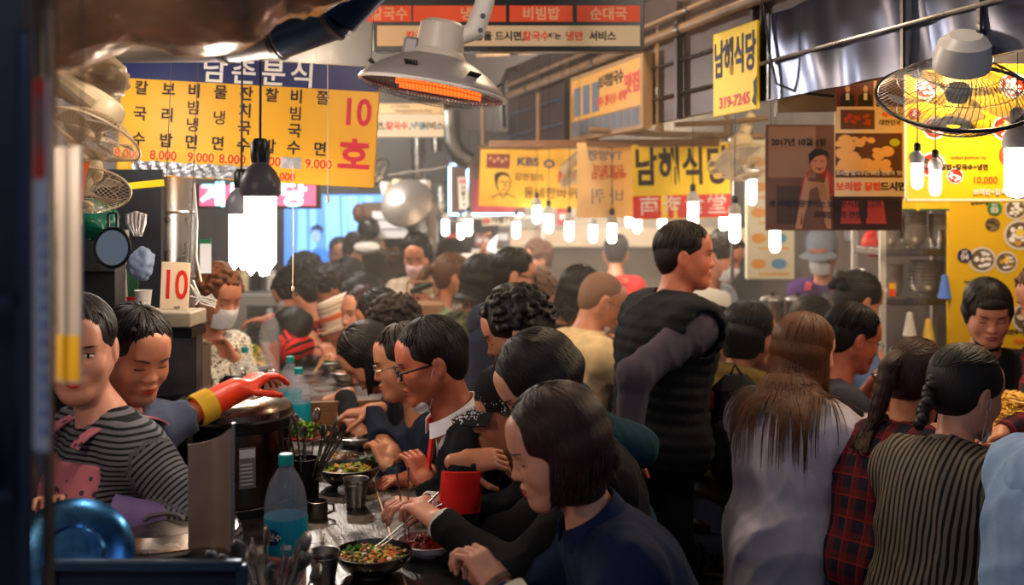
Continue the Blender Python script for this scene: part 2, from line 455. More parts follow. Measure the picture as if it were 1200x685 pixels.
def folds(seed, amp=.004, f1=16., drop=0.):
    """creases: a few ridged waves bent by slower ones"""
    r = random.Random(seed); w = []
    for i in range(4):
        a = r.uniform(0, 6.28); f = f1*(1.1+.75*i); w.append((f*math.cos(a), f*math.sin(a), r.uniform(-.55, .55)*f, r.uniform(0, 6.3), 1/(1+i*.45)))
    def d(X):
        q = 1.1*np.sin(X[2]*f1*.55+X[0]*f1*.35+seed)+.9*np.sin(X[1]*f1*.5-X[2]*f1*.3+seed*2)
        t = 0
        for a, b, c, p, g in w:
            s_ = np.sin(a*X[0]+b*X[1]+c*X[2]+p+q); t = t+g*((1-np.abs(s_))**2-.35)
        return -amp*.95*t
    return d
# ------------------------------------------------------------------ people
SKIN = dict(
    fair=mat('skin_fair', (.80,.56,.46), rough=.46, sss=.10, var=.06, vscale=30, bump=.04, bscale=220),
    mid=mat('skin_mid', (.74,.49,.37), rough=.45, sss=.10, var=.07, vscale=30, bump=.05, bscale=220),
    tan=mat('skin_tan', (.66,.41,.29), rough=.45, sss=.10, var=.08, vscale=30, bump=.05, bscale=220),
    ruddy=mat('skin_ruddy', (.72,.40,.29), rough=.45, sss=.10, var=.09, vscale=30, bump=.05, bscale=220))
def hair_mat(name, c, rough=.46):
    m = bpy.data.materials.new(name); m.use_nodes = True; MATS[name] = m; nt = m.node_tree; b = nt.nodes['Principled BSDF']
    b.inputs['Roughness'].default_value = rough; b.inputs['Specular IOR Level'].default_value = .30
    at = nt.nodes.new('ShaderNodeAttribute'); at.attribute_name = 'pc'
    mp = nt.nodes.new('ShaderNodeMapping'); mp.inputs['Scale'].default_value = (1, 1, .07); nt.links.new(at.outputs['Vector'], mp.inputs[0])
    n = nt.nodes.new('ShaderNodeTexNoise'); n.inputs['Scale'].default_value = 420; n.inputs['Detail'].default_value = 3; nt.links.new(mp.outputs[0], n.inputs['Vector'])
    r = nt.nodes.new('ShaderNodeValToRGB'); k = srgb(c); r.color_ramp.elements[0].position = .32; r.color_ramp.elements[1].position = .72
    r.color_ramp.elements[0].color = tuple(x*.45 for x in k[:3])+(1,); r.color_ramp.elements[1].color = tuple(min(1, x*1.4) for x in k[:3])+(1,)
    nt.links.new(n.outputs[0], r.inputs[0]); nt.links.new(r.outputs[0], b.inputs['Base Color'])
    bp = nt.nodes.new('ShaderNodeBump'); bp.inputs['Strength'].default_value = .8; bp.inputs['Distance'].default_value = .004
    nt.links.new(n.outputs[0], bp.inputs['Height']); nt.links.new(bp.outputs[0], b.inputs['Normal'])
    return m
HAIR = dict(black=hair_mat('hair_black', (.085,.07,.066)), dark=hair_mat('hair_dark_brown', (.13,.09,.07)), red=hair_mat('hair_reddish_brown', (.19,.10,.085)),
            brown=hair_mat('hair_brown', (.36,.21,.12)), ginger=hair_mat('hair_ginger_brown', (.42,.25,.15)), grey=hair_mat('hair_grey', (.42,.38,.35)), stubble=mat('hair_cropped', (.50,.37,.29), rough=.8))
LIP = mat('lips', (.62,.26,.24), rough=.35); LIP_RED = mat('lips_red', (.70,.14,.14), rough=.3)
LASH = mat('eye_lash', (.03,.02,.02), rough=.6); EYEW = mat('eye_white', (.85,.82,.78), rough=.2); IRIS = mat('eye_iris', (.06,.035,.025), rough=.1)
MASKW = mat('mask_white', (.86,.87,.89), rough=.8, bump=.3, bscale=90); MASKB = mat('mask_black', (.05,.05,.055), rough=.8); MASKP = mat('mask_pink', (.93,.78,.80), rough=.8)
GLASSF = mat('spectacle_frame', (.015,.015,.018), rough=.5); GLASSM = mat('spectacle_wire', (.55,.50,.42), rough=.25, metal=1.)
LENS = mat('spectacle_lens', (.95,.97,1.), rough=.02, alpha=.14)
SHOE = mat('shoe_leather', (.07,.065,.065), rough=.5)
DARKTR = cloth('#1d2027')

def head_field(Hc, R, s, male):
    """skull, face, ears and the root of the neck; R columns: right, forward, up of the head"""
    f = Field()
    def g(x, y, z): return Hc+R@(np.array([x, y, z])*s)
    def E(c, r, k, op=1): f.ell(g(*c), np.array(r)*s, R, k*s, op)
    def C(a, b, ra, rb, k, op=1): f.cap(g(*a), g(*b), ra*s, rb*s, k*s, op)
    m = 1. if male else 0.
    E((0, -.012, .035), (.077, .095, .084), .02)
    E((0, .026, -.028), (.061+.004*m, .060, .088), .045)
    for q in (-1, 1):
        C((q*(.056+.003*m), -.004, -.045), (q*.018, .062, -.093), .020, .017, .035)
        E((q*.036, .056, -.030), (.026, .026, .028), .025)
    E((0, .070, -.094), (.022+.004*m, .019, .018), .03)
    C((-.030, .074, .027), (.030, .074, .027), .0115, .0115, .022)
    E((0, .066, .055), (.045, .022, .035), .03)
    for q in (-1, 1):
        E((q*.031, .091, .004), (.017, .011, .0095), .012, -1)
        E((q*.031, .0715, .003), (.0145, .0125, .0115), .005)
        E((q*.0800, -.010, -.008), (.011, .019, .033), .008)
        E((q*.092, -.003, -.006), (.008, .009, .019), .006, -1)
    C((0, .080, .012), (0, .099, -.024), .0075, .0095, .013)
    E((0, .099, -.027), (.0105, .0105, .0095), .008)
    for q in (-1, 1): E((q*.0115, .0915, -.030), (.0075, .009, .0072), .007)
    E((0, .079, -.060), (.027, .016, .017), .016)
    E((0, .0925, -.0545), (.021, .0085, .0055), .006); E((0, .0905, -.0665), (.018, .009, .0068), .006)
    C((-.021, .0965, -.0600), (.021, .0965, -.0600), .0022, .0022, .003, -1)
    return f, g
def surf(field, p, d, n=12):
    """march from the outside points p along d to the surface"""
    p = np.array(p, float)
    for _ in range(n): p = p+d*np.maximum(field.at(p), 0)[:, None]*.9
    return p

def hand_field(f, w, R, c=.45, left=False, thumb=1., sc=1., res=0):
    """palm and five fingers; R columns: across (thumb side), forward, back of the hand"""
    m = -1. if left else 1.
    def g(x, y, z): return w+R@(np.array([x*m, y, z])*sc)
    f.cap(g(0, -.03, 0), g(0, .01, 0), .0235*sc, .0235*sc, .02*sc)
    f.box(g(0, .046, 0), np.array([.0365, .046, .0125])*sc, R, .012*sc, .018*sc)
    f.ell(g(.022, .030, -.008), np.array([.019, .030, .016])*sc, R, .015*sc)
    for x, L, spr, r in ((.0275, .072, .10, .0080), (.0092, .081, .03, .0083), (-.0092, .076, -.05, .0080), (-.0270, .060, -.14, .0070)):
        a = 0.; p = np.array([x, .088, .002]); rad = r
        cc = c*(1.0+.12*(x < 0)+.1*math.sin(x*200+c*9))
        for frac, ang in ((.46, 48), (.31, 62), (.23, 38)):
            a += ang*cc*D2R
            q = p+np.array([math.sin(spr)*math.cos(a), math.cos(spr)*math.cos(a), -math.sin(a)])*L*frac
            f.cap(g(*p), g(*q), rad*sc, rad*.91*sc, .0035*sc); p = q; rad *= .91
    p = np.array([.030, .018, -.006]); dirs = ((.72, .62, -.32), (.42, .80, -.45*thumb), (.05, .86, -.5*thumb))
    rad = .0100
    for d, L in zip(dirs, (.036, .031, .026)):
        q = p+nrm(d)*L; f.cap(g(*p), g(*q), rad*sc, rad*.9*sc, .006*sc); p = q; rad *= .9
    return g

def rown(v): return v/(np.linalg.norm(v, axis=-1, keepdims=True)+1e-12)
def push_out(q, FF, clear, it=1):
    for _ in range(it):
        d = FF(q); bad = d < clear
        if not bad.any(): break
        w = q[bad]; e_ = .004; gr = rown(np.stack([FF(w+np.eye(3)[j]*e_)-FF(w-np.eye(3)[j]*e_) for j in range(3)], 1))
        q = q.copy(); q[bad] = w+gr*np.minimum(clear-d[bad], .05)[:, None]
    return q
def hair_locks(Hc, R, s, style, seed, n, length, wave=0., parting=.15, FF=None):
    """tapered locks that leave the parting, follow the skull, then hang and lie on the shoulders"""
    g = np.random.default_rng(seed); U = g.uniform
    rad = np.array([.0835, .103, .095]); cen = np.array([0, -.014, .034]); gdown = R.T@A(0, 0, -1)
    side = np.where(U(size=n) < .56, 1., -1.); phi0 = U(0, math.pi, n); th0 = U(.04, .9, n); keep = (72 if style == 'bob' else 60)*D2R
    phi1 = np.maximum(phi0, keep+U(-.06, .18, n))
    if style in ('fringe', 'short'): phi1 = phi0.copy()
    if style == 'bangs': phi1 = np.where(phi0 < .75, phi0, np.maximum(phi0, keep+.1))
    thend = np.where(phi1 > keep-.1, 1.75, U(1.05, 1.22, n))
    if style == 'short':
        thend = np.where(phi0 < 1., .80+.42*U(0, 1, n), np.where(phi0 < 1.9, 1.40+.25*U(0, 1, n), 1.82)); phi1 = phi0+U(-.1, .45, n)*parting*3
    if style == 'bangs': thend = np.where(phi0 < .75, U(1.18, 1.34, n), thend)
    if style == 'tied': phi1 = np.maximum(phi0, keep)+U(0, .1, n)
    K = 7; lift = U(1.0, 1.06, n); pts = []
    for k in range(K+1):
        t = k/K; th = th0+(thend-th0)*t; ph = phi0+(phi1-phi0)*min(1, t*1.5)
        if style == 'tied':
            d = np.stack([side*np.sin(ph)*np.sin(th), np.cos(ph)*np.sin(th), np.cos(th)], 1)
            pts.append(cen+rad*rown(d*(1-t)+np.array([0, -.93, .15])*t)*lift[:, None])
        else: pts.append(cen+rad*lift[:, None]*np.stack([side*np.sin(ph)*np.sin(th)+parting*(1-t)*.5, np.cos(ph)*np.sin(th), np.cos(th)], 1))
    L = np.where((thend > 1.7) & (style not in ('short', 'tied')), length*U(.86 if length < .2 else .58, 1.08, n), 0.)
    if style not in ('short', 'tied') and length > .005:
        d = rown(pts[-1]-pts[-2]); M = 6 if length < .2 else 14; base = pts[-1]; pw = U(0, 6, n)
        for k in range(M):
            d = rown(d*.45+gdown*.75); prev = base; base = base+d*(L/M)[:, None]
            q = base.copy(); e = (q-cen)[:, :2]/rad[:2]; ee = np.linalg.norm(e, axis=1); m_ = (q[:, 2] > -.12) & (ee < 1.)
            q[m_, :2] = cen[:2]+(q-cen)[m_, :2]/np.maximum(ee[m_], .2)[:, None]
            if style in ('bob', 'bangs', 'fringe') and k >= M-2: q[:, :2] *= .95
            w = wave*(k/M); q = q+np.stack([np.sin(k*1.5+pw), np.cos(k*1.3+pw), 0*pw], 1)*w
            if FF is not None and length > .09 and k > 0:
                wq = push_out(Hc+(q*s)@R.T, FF, .010+.010*(lift[0]*0+1)*0, 2); q2 = ((wq-Hc)@R)/s
                base = base+(q2-q); q = q2; d = rown(base-prev+1e-9)
            pts.append(q)
    elif wave: pts = [p+np.stack([np.sin(j*2.1+np.arange(n)), np.cos(j*1.7+np.arange(n)*2), np.sin(j*1.3+np.arange(n)*3)], 1)*wave*.6 for j, p in enumerate(pts)]
    X = np.stack(pts, 1); m = X.shape[1]                # n, m, 3
    T = rown(np.concatenate([X[:, 1:2]-X[:, :1], X[:, 2:]-X[:, :-2], X[:, -1:]-X[:, -2:-1]], 1)+1e-9)
    O = X-cen; O[..., 2] -= np.minimum(0, X[..., 2]); O = rown(O)
    x = rown(np.cross(T, O)+1e-9); y = np.cross(x, T)
    if FF is not None and length > .2:
        # lying flat on the cloth: the broad side faces outwards from it
        pass
    w0 = U(.0022, .0050, n)*(1.9 if n < 130 else (1.4 if n < 400 else 1.)); j = np.arange(m)
    ww = w0[:, None]*np.sin(np.minimum(1, (j+.7)/2.2)*math.pi/2)[None]*(1-.85*(j/(m-1))**3)[None]
    ring = np.stack([X+x*(a*ww)[..., None]+y*(b_*ww)[..., None] for a, b_ in ((1.25, -.15), (0, .55), (-1.25, -.15))], 2)
    V = Hc+(ring.reshape(-1, 3)*s)@R.T
    PC = np.zeros((n, m, 3, 3)); PC[..., 0] = (np.arange(n)*.37)[:, None, None]+np.array([.004, 0, -.004])[None, None]; PC[..., 2] = (j*.02)[None, :, None]
    i0 = (np.arange(n)[:, None]*m+np.arange(m-1)[None])*3; F = []
    for k in range(3): F.append(np.stack([i0+k, i0+(k+1) % 3, i0+3+(k+1) % 3, i0+3+k], -1).reshape(-1, 4))
    return V, np.concatenate(F), PC.reshape(-1, 3)

def face_lines(fld, g, R, s, eyes, lips, brow, lod):
    """eyes, lashes, brows and lips laid on the face"""
    back = -R[:, 1]; want = []; out = []; n = 7
    near = Field(); near.p = [q for q in fld.p if q[0] != 'x']
    def ask(lst): want.append((len(want) and want[-1][1] or 0, (len(want) and want[-1][1] or 0)+len(lst), lst)); return len(want)-1
    for q in (-1, 1):
        ask([(q*(.014+.036*i/n), .023+.006*math.sin(i/n*2.2)-.002*i/n, .0004) for i in range(n+1)])
        dz = -.004 if eyes == 'down' else .0035
        ask([(q*(.0165+.029*i/n), .003+dz+(.0022 if eyes == 'open' else -.0012)*math.sin(i/n*math.pi), .0005) for i in range(n+1)])
        ask([(q*.031, .0025, 0.)])
    lipn = []
    for z1, zt in ((-.0512, 1), (-.0708, 0)):
        l = []
        for j in range(4):
            for i in range(9):
                u, v = i/8, j/3; x = (u-.5)*.042; e = 1-(abs(u-.5)*2)**1.8; zm = -.0605; z = zm+((z1-zm)*e*v if zt else (z1-zm)*e*(1-v))
                if zt: z -= .0014*math.exp(-(x/.005)**2)*v
                l.append((x, z, .0007))
        ask(l)
    allp = [q for w in want for q in w[2]]
    hit = surf(fld, np.array([g(x, .15, z) for x, z, _ in allp]), back)-back[None]*np.array([l for _, _, l in allp])[:, None]
    W = [hit[a_:b_] for a_, b_, _ in want]
    for k, q in enumerate((-1, 1)):
        b = MB().tube(W[k*3], [.0008+.0021*s*math.sin(math.pi*min(1, (i+.8)/n*.9)) for i in range(n+1)], 5); out.append(('eyebrow', b, brow))
        b = MB().tube(W[k*3+1], [.0009+.0010*i/n for i in range(n+1)], 5); out.append(('eyelash', b, LASH))
        if eyes == 'open':
            c = W[k*3+2][0]
            out.append(('eye', MB().ball(c+back*.0024, (.0125*s, .0045*s, .0048*s), 10, 6, R), EYEW)); out.append(('iris', MB().ball(c+back*.0008, (.0052*s, .0036*s, .0050*s), 10, 6, R), IRIS))
    b = MB()
    for w in (W[6], W[7]): b.add(w, [(j*9+i, j*9+i+1, j*9+i+10, j*9+i+9) for j in range(3) for i in range(8)])
    out.append(('lips', b, lips))
    return out

PEOPLE = {}
def person(label, at, yaw, pitch=10, turn=0, roll=0, s=1., male=False, pose='sit', skin='mid', hair='short', hc='black', top='#20242c',
           hands=None, lod=1, trousers='#1d2027', puff=.0, eyes='down', mask=None, glasses=None, lips=LIP, sleeves=1., group=None, seed=1,
           hat=None, lean=None, body_yaw=None, collar=None, hlen=.1, hwave=0., extra=None, hood=False, neckline=None, curl=None, hands_on=True, palm=None, bulk=1., long=0., handdir=None, nlocks=None, hipz=None, seat=.50, legs=True, part=.15, off=.22):
    """at = (px, py, Y) of the middle of the head in the photograph; yaw = where the face looks, 0 right, 90 away, 180 left, 270 camera"""
    Hc = P(*at); hv = lambda a: A(math.cos(a*D2R), math.sin(a*D2R), 0)
    fw = hv(yaw); up = A(0, 0, 1); right = np.cross(fw, up)
    fwd = nrm(fw*math.cos(pitch*D2R)-up*math.sin(pitch*D2R)); hup = np.cross(right, fwd)
    cr, sr = math.cos(roll*D2R), math.sin(roll*D2R)
    Rh = np.stack([right*cr+hup*sr, fwd, hup*cr-right*sr], 1)
    by = yaw if body_yaw is None else body_yaw
    bf = hv(by); bs = np.cross(bf, up)              # body forward, body right
    q = (pitch*.6+12)*D2R; bulk_ = bulk*(1.06 if male else .97)
    nb = Hc-s*(.195*(math.cos(q)*up+math.sin(q)*bf))+s*bf*-.01
    L = .47*s*(1.04 if male else 1.)
    if pose == 'stand': pz = nb[2]-L*.995; leanv = .03
    else:
        pz = seat+.095; 
        if lean is not None: pz = nb[2]-L*math.cos(lean*D2R)
        if nb[2]-pz > L*.995: pz = nb[2]-L*.995
    dz = nb[2]-pz; off_ = math.sqrt(max(0, L*L-dz*dz)); off = min(off_, off if pose == 'sit' else .42)
    pel = np.array([nb[0]-bf[0]*off, nb[1]-bf[1]*off, pz])
    u = nrm(nb-pel); tf = nrm(np.cross(u, bs)); tf = tf if tf@bf > 0 else -tf; L = np.linalg.norm(nb-pel)
    Rt = np.stack([bs, tf, u], 1)
    root = thing('person', label, 'person', (pel[0], pel[1], 0), group=group); org = A(pel[0], pel[1], 0)
    sw = (.168 if male else .148)*s*bulk_
    sh = {+1: nb-.055*s*u+bs*sw, -1: nb-.055*s*u-bs*sw}
    hsz = .95*s*(1.05 if male else .96)
    hands = hands or {}
    arms = {}
    for k in (1, -1):
        h = hands.get('r' if k > 0 else 'l', 'table')
        upole = None
        if isinstance(h, str):
            if h == 'table': tgt = nb*[1,1,0]+A(0,0,.87)+bf*.30*s+bs*k*.13
            elif h == 'lap': tgt = pel+bf*.25+bs*k*.1+A(0,0,.12)
            elif h == 'down': tgt = sh[k]+A(0,0,-.54*s)+bs*k*.05+bf*.04
            elif h == 'fold': tgt = sh[k]+A(0,0,-.30*s)-bs*k*.16+bf*.22
        else: tgt = P(*h[:3]) if not isinstance(h, np.ndarray) else h
        upole = h[3] if (not isinstance(h, (str, np.ndarray)) and len(h) > 3) else None
        l1, l2 = .285*s, .245*s
        d = tgt-sh[k]; D = np.linalg.norm(d)
        if D > (l1+l2)*.985: tgt = sh[k]+d/D*(l1+l2)*.985; d = tgt-sh[k]; D = np.linalg.norm(d)
        a = (l1*l1-l2*l2+D*D)/(2*D); hh = math.sqrt(max(l1*l1-a*a, 1e-6)); dn = d/D
        pole = A(0, 0, -.75)+bs*k*.75-bf*.35 if upole is None else np.asarray(upole, float); pole = nrm(pole-dn*(pole@dn))
        el = sh[k]+dn*a+pole*hh
        arms[k] = (sh[k], el, tgt)
    res = {0: .0036, 1: .0048, 2: .0065, 3: .009}[lod]; cres = {0: .0085, 1: .011, 2: .014, 3: .018}[lod]
    # -- the body: head and neck, hands and forearms, and what the clothes cover, one skin
    hf, g = head_field(Hc, Rh, s, male)
    nk = g(0, -.022, -.06)
    nr = (.056 if male else .046)*s
    hf.cap(nk, nb+tf*.005, nr, nr*1.12, .03); hf.cap(nb, nb-.07*u+tf*.02, nr*1.1, .06*s, .05)
    hf.cap(nb-.035*u, sh[1]*.55+nb*.45-.03*u, .04*s, .045*s, .05); hf.cap(nb-.035*u, sh[-1]*.55+nb*.45-.03*u, .04*s, .045*s, .05)
    parts = [hf.mesh(res)]
    cuffs = {}
    hand_frames = {}
    for k in (1, -1):
        a, e, w = arms[k]; fa = nrm(w-e); arm_d = fa
        if handdir and k in handdir: fa = nrm(handdir[k])
        nm = A(0, 0, 1)-bs*(-k)*.0
        if palm and palm.get(k) is not None: nm = np.asarray(palm[k], float)
        elif palm and palm.get('all') is not None: nm = np.asarray(palm['all'], float)
        nm = nrm(nm-fa*(nm@fa)); th = np.cross(fa, nm)      # across
        # right hand, palm down: thumb points to the body's left
        Rhd = np.stack([-th if k > 0 else -th, fa, nm], 1)
        Rhd = np.stack([np.cross(fa, nm), fa, nm], 1)
        af = Field(); af.cap(e, w-arm_d*.01, .036*s*bulk_, .0235*s, .02)
        af.cap(a+(e-a)*.5, e, .040*s*bulk_, .036*s*bulk_, .02)
        c = .5 if curl is None else curl
        c = c[k] if isinstance(c, dict) else c
        gg = hand_field(af, w, Rhd, c, left=(k > 0), sc=hsz)
        hand_frames[k] = (w, Rhd, gg)
        hide = h == 'hidden'
        parts.append(af.mesh({0: .0034, 1: .0046, 2: .007, 3: .0095}[lod]))
    tfld = Field()
    def torso(F_, o, kk=.05):
        F_.ell(pel, (.155*s*bulk_+o, .115*s*bulk_+o, .12+o), Rt, kk)
        F_.ell(pel+.17*L/.47*u-.012*tf, (.135*s*bulk_+o, .098*s*bulk_+o, .14+o), Rt, kk)
        F_.ell(pel+.33*L/.47*u-.008*tf, (.155*s*bulk_+o, .112*s*bulk_+o, .15+o), Rt, kk)
        F_.cap(sh[1]-bs*.02, sh[-1]+bs*.02, .052*s+o, .052*s+o, kk)
        F_.cap(nb-.03*u-bs*.03, sh[-1]-.0*u, .045*s+o*.7, .050*s+o, kk); F_.cap(nb-.03*u+bs*.03, sh[1], .045*s+o*.7, .050*s+o, kk)
        if not male:
            for q_ in (-1, 1): F_.ell(pel+.30*L/.47*u+.075*tf+bs*q_*.068*s, .052*s+o, Rt, .04)
    torso(tfld, 0)
    for k in (1, -1):
        a, e, w = arms[k]; tfld.cap(a, e, .048*s, .036*s, .04)
    hipz_ = pel[2]
    legsegs = []
    for k in (1, -1):
        hp = pel+bs*k*.085*s-A(0, 0, .03)
        if pose in ('stand', 'bend'): kn = A(hp[0], hp[1], 0)+bf*.02+A(0,0,hipz_*.53); an = A(hp[0], hp[1], .09)-bf*.02
        else:
            kn = hp+bf*.40*s+bs*k*.06+A(0,0,-.02); an = A(kn[0], kn[1], .10)-bf*.10
            if an[2] < kn[2]-.46*s: an[2] = kn[2]-.46*s
            if kn[2]-an[2] < .2: an[2] = kn[2]-.3
        legsegs.append((hp, kn, an))
        tfld.cap(hp, kn, .078*s, .052*s, .05); tfld.cap(kn, an, .050*s, .036*s, .03); 
        tfld.cap(an, A(an[0], an[1], an[2]-.03)+bf*.12, .033, .026, .03)
    parts.append(tfld.mesh(.018))
    V, Fc = joined(parts)
    body = mesh_obj('body', V-org, Fc, SKIN[skin], root)
    # -- the face
    if lod <= 2:
        for nme, b, m_ in face_lines(hf, g, Rh, s, eyes, lips, HAIR[hc], lod):
            if nme == 'lips' and mask is not None and 'chin' not in mask: continue
            mesh_obj(nme, np.array(b.v)-org, b.f, m_, root)
    # -- trousers and shoes
    if legs:
        tr = Field(); tr.ell(pel-A(0,0,.01), (.165*s*bulk_, .125*s*bulk_, .12), Rt, .05)
        for hp, kn, an in legsegs: tr.cap(hp, kn, .090*s, .066*s, .05); tr.cap(kn, an+A(0,0,.02), .064*s, .054*s, .03)
        v, f_ = tr.mesh(.02, disp=folds(seed+5, .004)); mesh_obj('trousers', v-org, f_, cloth(trousers), root)
        for hp, kn, an in legsegs:
            sb = MB(); sb.ball(A(an[0], an[1], an[2]-.055)+bf*.055-org, (.046, .125, .042), 12, 8, np.stack([bs, bf, up], 1)); sb.build('shoe', SHOE, root)
    # -- the top
    topm = top if not isinstance(top, str) else cloth(top)
    o = .014+puff
    tp = Field(); torso(tp, o+.004)
    if long: tp.cap(pel-u*.02, pel-up*long+bf*.02, .15*s*bulk_+o, .17*s*bulk_+o, .06)
    ends = {}
    for k in (1, -1):
        a, e, w = arms[k]
        if sleeves > 0:
            tp.cap(a, e, .052*s+o, .042*s+o, .035)
            t = min(1., sleeves*2-1) if sleeves > .5 else 0
            if sleeves > .5: tp.cap(e, e+(w-e)*(t*.93), .042*s+o, (.044-.014*t)*s+o*.75, .03)
            ends[k] = e+(w-e)*(t*.93) if sleeves > .5 else a+(e-a)*sleeves*2
            dd = nrm(w-e) if sleeves > .5 else nrm(e-a)
            tp.cap(ends[k]+dd*.075, ends[k]+dd*.16, .075*s, .075*s, .004, -1) if sleeves < 1 else None
            if sleeves >= 1: tp.cap(ends[k]+dd*.052, ends[k]+dd*.12, .05*s, .05*s, .003, -1)
        else:
            tp.ell(sh[k]+bs*k*.075*s, (.055, .075, .10), Rt, .01, -1)
    # the neck opening
    ni = nrm(nk-nb)
    tp.cap(nb+ni*.035+tf*.012, nb+ni*.2+tf*.02, nr*1.22+o*.2, nr*2.1, .008, -1)
    if neckline == 'v': tp.cap(nb+tf*.09+ni*.03, nb+tf*.14-u*.12, .035, .014, .004, -1)
    if neckline == 'suit': tp.cap(nb+tf*.115+ni*.05, nb+tf*.17-u*.24, .058, .012, .004, -1); tp.cap(nb+ni*.02+tf*.03, nb+ni*.12+tf*.05, nr*1.5, nr*2, .006, -1)
    if neckline == 'wide': tp.ell(nb+tf*.05, (.085, .07, .05), Rt, .01, -1)
    v, f_ = tp.mesh(cres, disp=folds(seed, .0085 if puff else .0060, 15.))
    # cloth coordinates: round, across, along
    segs = [(pel-u*.2, nb+u*.05, .17)]+[(arms[k][0], arms[k][1], .045) for k in (1, -1)]+[(arms[k][1], arms[k][2], .04) for k in (1, -1)]
    best = None; pc = np.zeros((len(v), 3))
    for i, (a, b, r) in enumerate(segs):
        d = b-a; t = np.clip((v-a)@d/(d@d), 0, 1); w_ = v-a-t[:, None]*d; dist = np.linalg.norm(w_, axis=1)-r*1.1
        dn = nrm(d); xx = nrm(np.cross(dn, tf if i == 0 else bf+.01)) if i else bs; yy = np.cross(dn, xx)
        if i == 0: ang = (v-a)@bs+.0; rr = ang
        else: rr = np.arctan2(w_@yy, w_@xx)*.06
        al = (v-a)@dn+(.0 if i < 3 else .285)
        if best is None: best = dist; pc = np.stack([rr, (v-a)@yy, al], 1)
        else:
            m_ = dist < best; best = np.where(m_, dist, best); pc[m_] = np.stack([rr, (v-a)@yy, al], 1)[m_]
    mesh_obj('top', v-org, f_, topm, root, attr=pc)
    R_t = Rt
    hfld = None
    if hood:
        hfld = Field(); 
        for i in range(9):
            an = (i/8-.5)*math.pi*1.35; c = nb+ni*.01-tf*(.075*math.cos(an))*s+bs*(.105*math.sin(an))*s-u*(.03*math.cos(an))+tf*.01
            an2 = ((i+1)/8-.5)*math.pi*1.35; c2 = nb+ni*.01-tf*(.075*math.cos(an2))*s+bs*(.105*math.sin(an2))*s-u*(.03*math.cos(an2))+tf*.01
            if i < 8: hfld.cap(c, c2, .036+.02*math.cos(an), .036+.02*math.cos(an2), .02)
        hfld.ell(nb-tf*.11-u*.05, (.095, .045, .08), Rt, .04)
        v, f_ = hfld.mesh(cres, disp=folds(seed+2, .006, 24)); mesh_obj('hood', v-org, f_, topm, root, attr=np.zeros((len(v), 3)))
    if collar is not None:
        cm = collar if not isinstance(collar, str) else cloth(collar); b = MB()
        def fn(uu, vv):
            an = (uu-.5)*math.pi*1.72; rr = nr*1.20+.010+.014*vv; hgt = .042-.04*vv-.012*abs(uu-.5)*2
            return nb+ni*(hgt+.018)-tf*math.cos(an)*rr*1.05+bs*math.sin(an)*rr+tf*.010-org
        b.grid(fn, 22, 3, .003); b.build('collar', cm, root, sharp=60)
    # -- hair
    hm = HAIR[hc]
    if hair not in ('bald',):
        hb = Field()
        def E(c, r, k=.015, op=1): hb.ell(g(*c), np.array(r)*s, Rh, k*s, op)
        big = .007 if hair not in ('short', 'crop') else (.004 if hair == 'short' else -.001)
        E((0, -.016, .036), (.081+big, .1+big, .088+big))
        if hair == 'short' or hair == 'crop':
            E((0, -.05, -.010), (.072, .058, .075), .03)
            E((0, .085, -.045), (.075, .06, .105), .012, -1)
            for q_ in (-1, 1): E((q_*.080, .02, -.055), (.03, .042, .055), .01, -1)
        elif hair in ('bob', 'bangs', 'long', 'fringe'):
            LL = min(.11 if hlen < .3 else .15, .03+hlen*.72)
            for q_ in range(11):
                an = (84+q_*19.2)*D2R; x_, y_ = math.sin(an), math.cos(an); back_ = (1-y_)/2
                p_ = g(.062*x_, .075*y_-.014, -.005); hb.cap(p_, p_+A(0, 0, -1)*(LL*(.55+.45*back_))*s+Rh@(np.array([-.10*x_, -.05*y_, 0])*LL*.6), .026*s, .018*s, .03*s)
            hb.cap(g(0, -.02, .0), g(0, -.03, 0)+A(0, 0, -1)*(LL*.7)*s, .060*s, .052*s, .03*s)
            E((0, .090, -.050), (.060, .066, .118), .010, -1)
            if hair in ('bangs', 'fringe'): E((0, .068, .062), (.050, .026, .030), .012)
        elif hair == 'curly':
            E((0, -.05, -.015), (.080, .062, .075), .03)
            rr = random.Random(seed+3)
            for i in range({0: 520, 1: 460, 2: 300, 3: 90}[lod]):
                ph = rr.uniform(-math.pi, math.pi); th = rr.uniform(0, 2.1)
                if abs(ph) < 1.0 and th > 1.05: continue
                if abs(ph) < 1.5 and th > 1.6: continue
                d = np.array([math.sin(ph)*math.sin(th), math.cos(ph)*math.sin(th), math.cos(th)])
                c = np.array([0, -.016, .034])+d*np.array([.088, .105, .096])*rr.uniform(.98, 1.11)
                hb.ell(g(*c), rr.uniform(.007, .0125)*s, None, .004)
            E((0, .098, -.035), (.062, .05, .085), .010, -1)
        elif hair in ('tied', 'bun', 'pony'):
            E((0, -.045, -.010), (.076, .062, .075), .03)
            E((0, .090, -.042), (.068, .066, .104), .010, -1)
            if hair == 'bun': E((0, -.125, .055), (.036, .034, .036), .01)
            if hair == 'pony':
                p0 = g(0, -.115, .035); TAIL = [p0]
                for i in range(9):
                    t = i/8; p1 = p0-fw*.022*(1-t)*s+A(0, 0, -1)*hlen/9*(1 if i > 1 else .3)+bs*math.sin(i)*.004
                    hb.cap(p0, p1, .024*s*(1-.35*t*t), .024*s*(1-.35*((i+1)/8)**2), .015); p0 = p1; TAIL.append(p1)
        hv_, hf_ = hb.mesh({0: .0045, 1: .006, 2: .008, 3: .011}[lod], disp=None)
        st = {'short': 'short', 'crop': None, 'bob': 'bob', 'bangs': 'bangs', 'fringe': 'fringe', 'long': 'long', 'tied': 'tied', 'bun': 'tied', 'pony': 'tied', 'curly': None}[hair]
        nl = nlocks if nlocks is not None else {0: 900, 1: 380, 2: 130, 3: 0}[lod]
        if hair == 'long' and lod == 0: nl = 1300
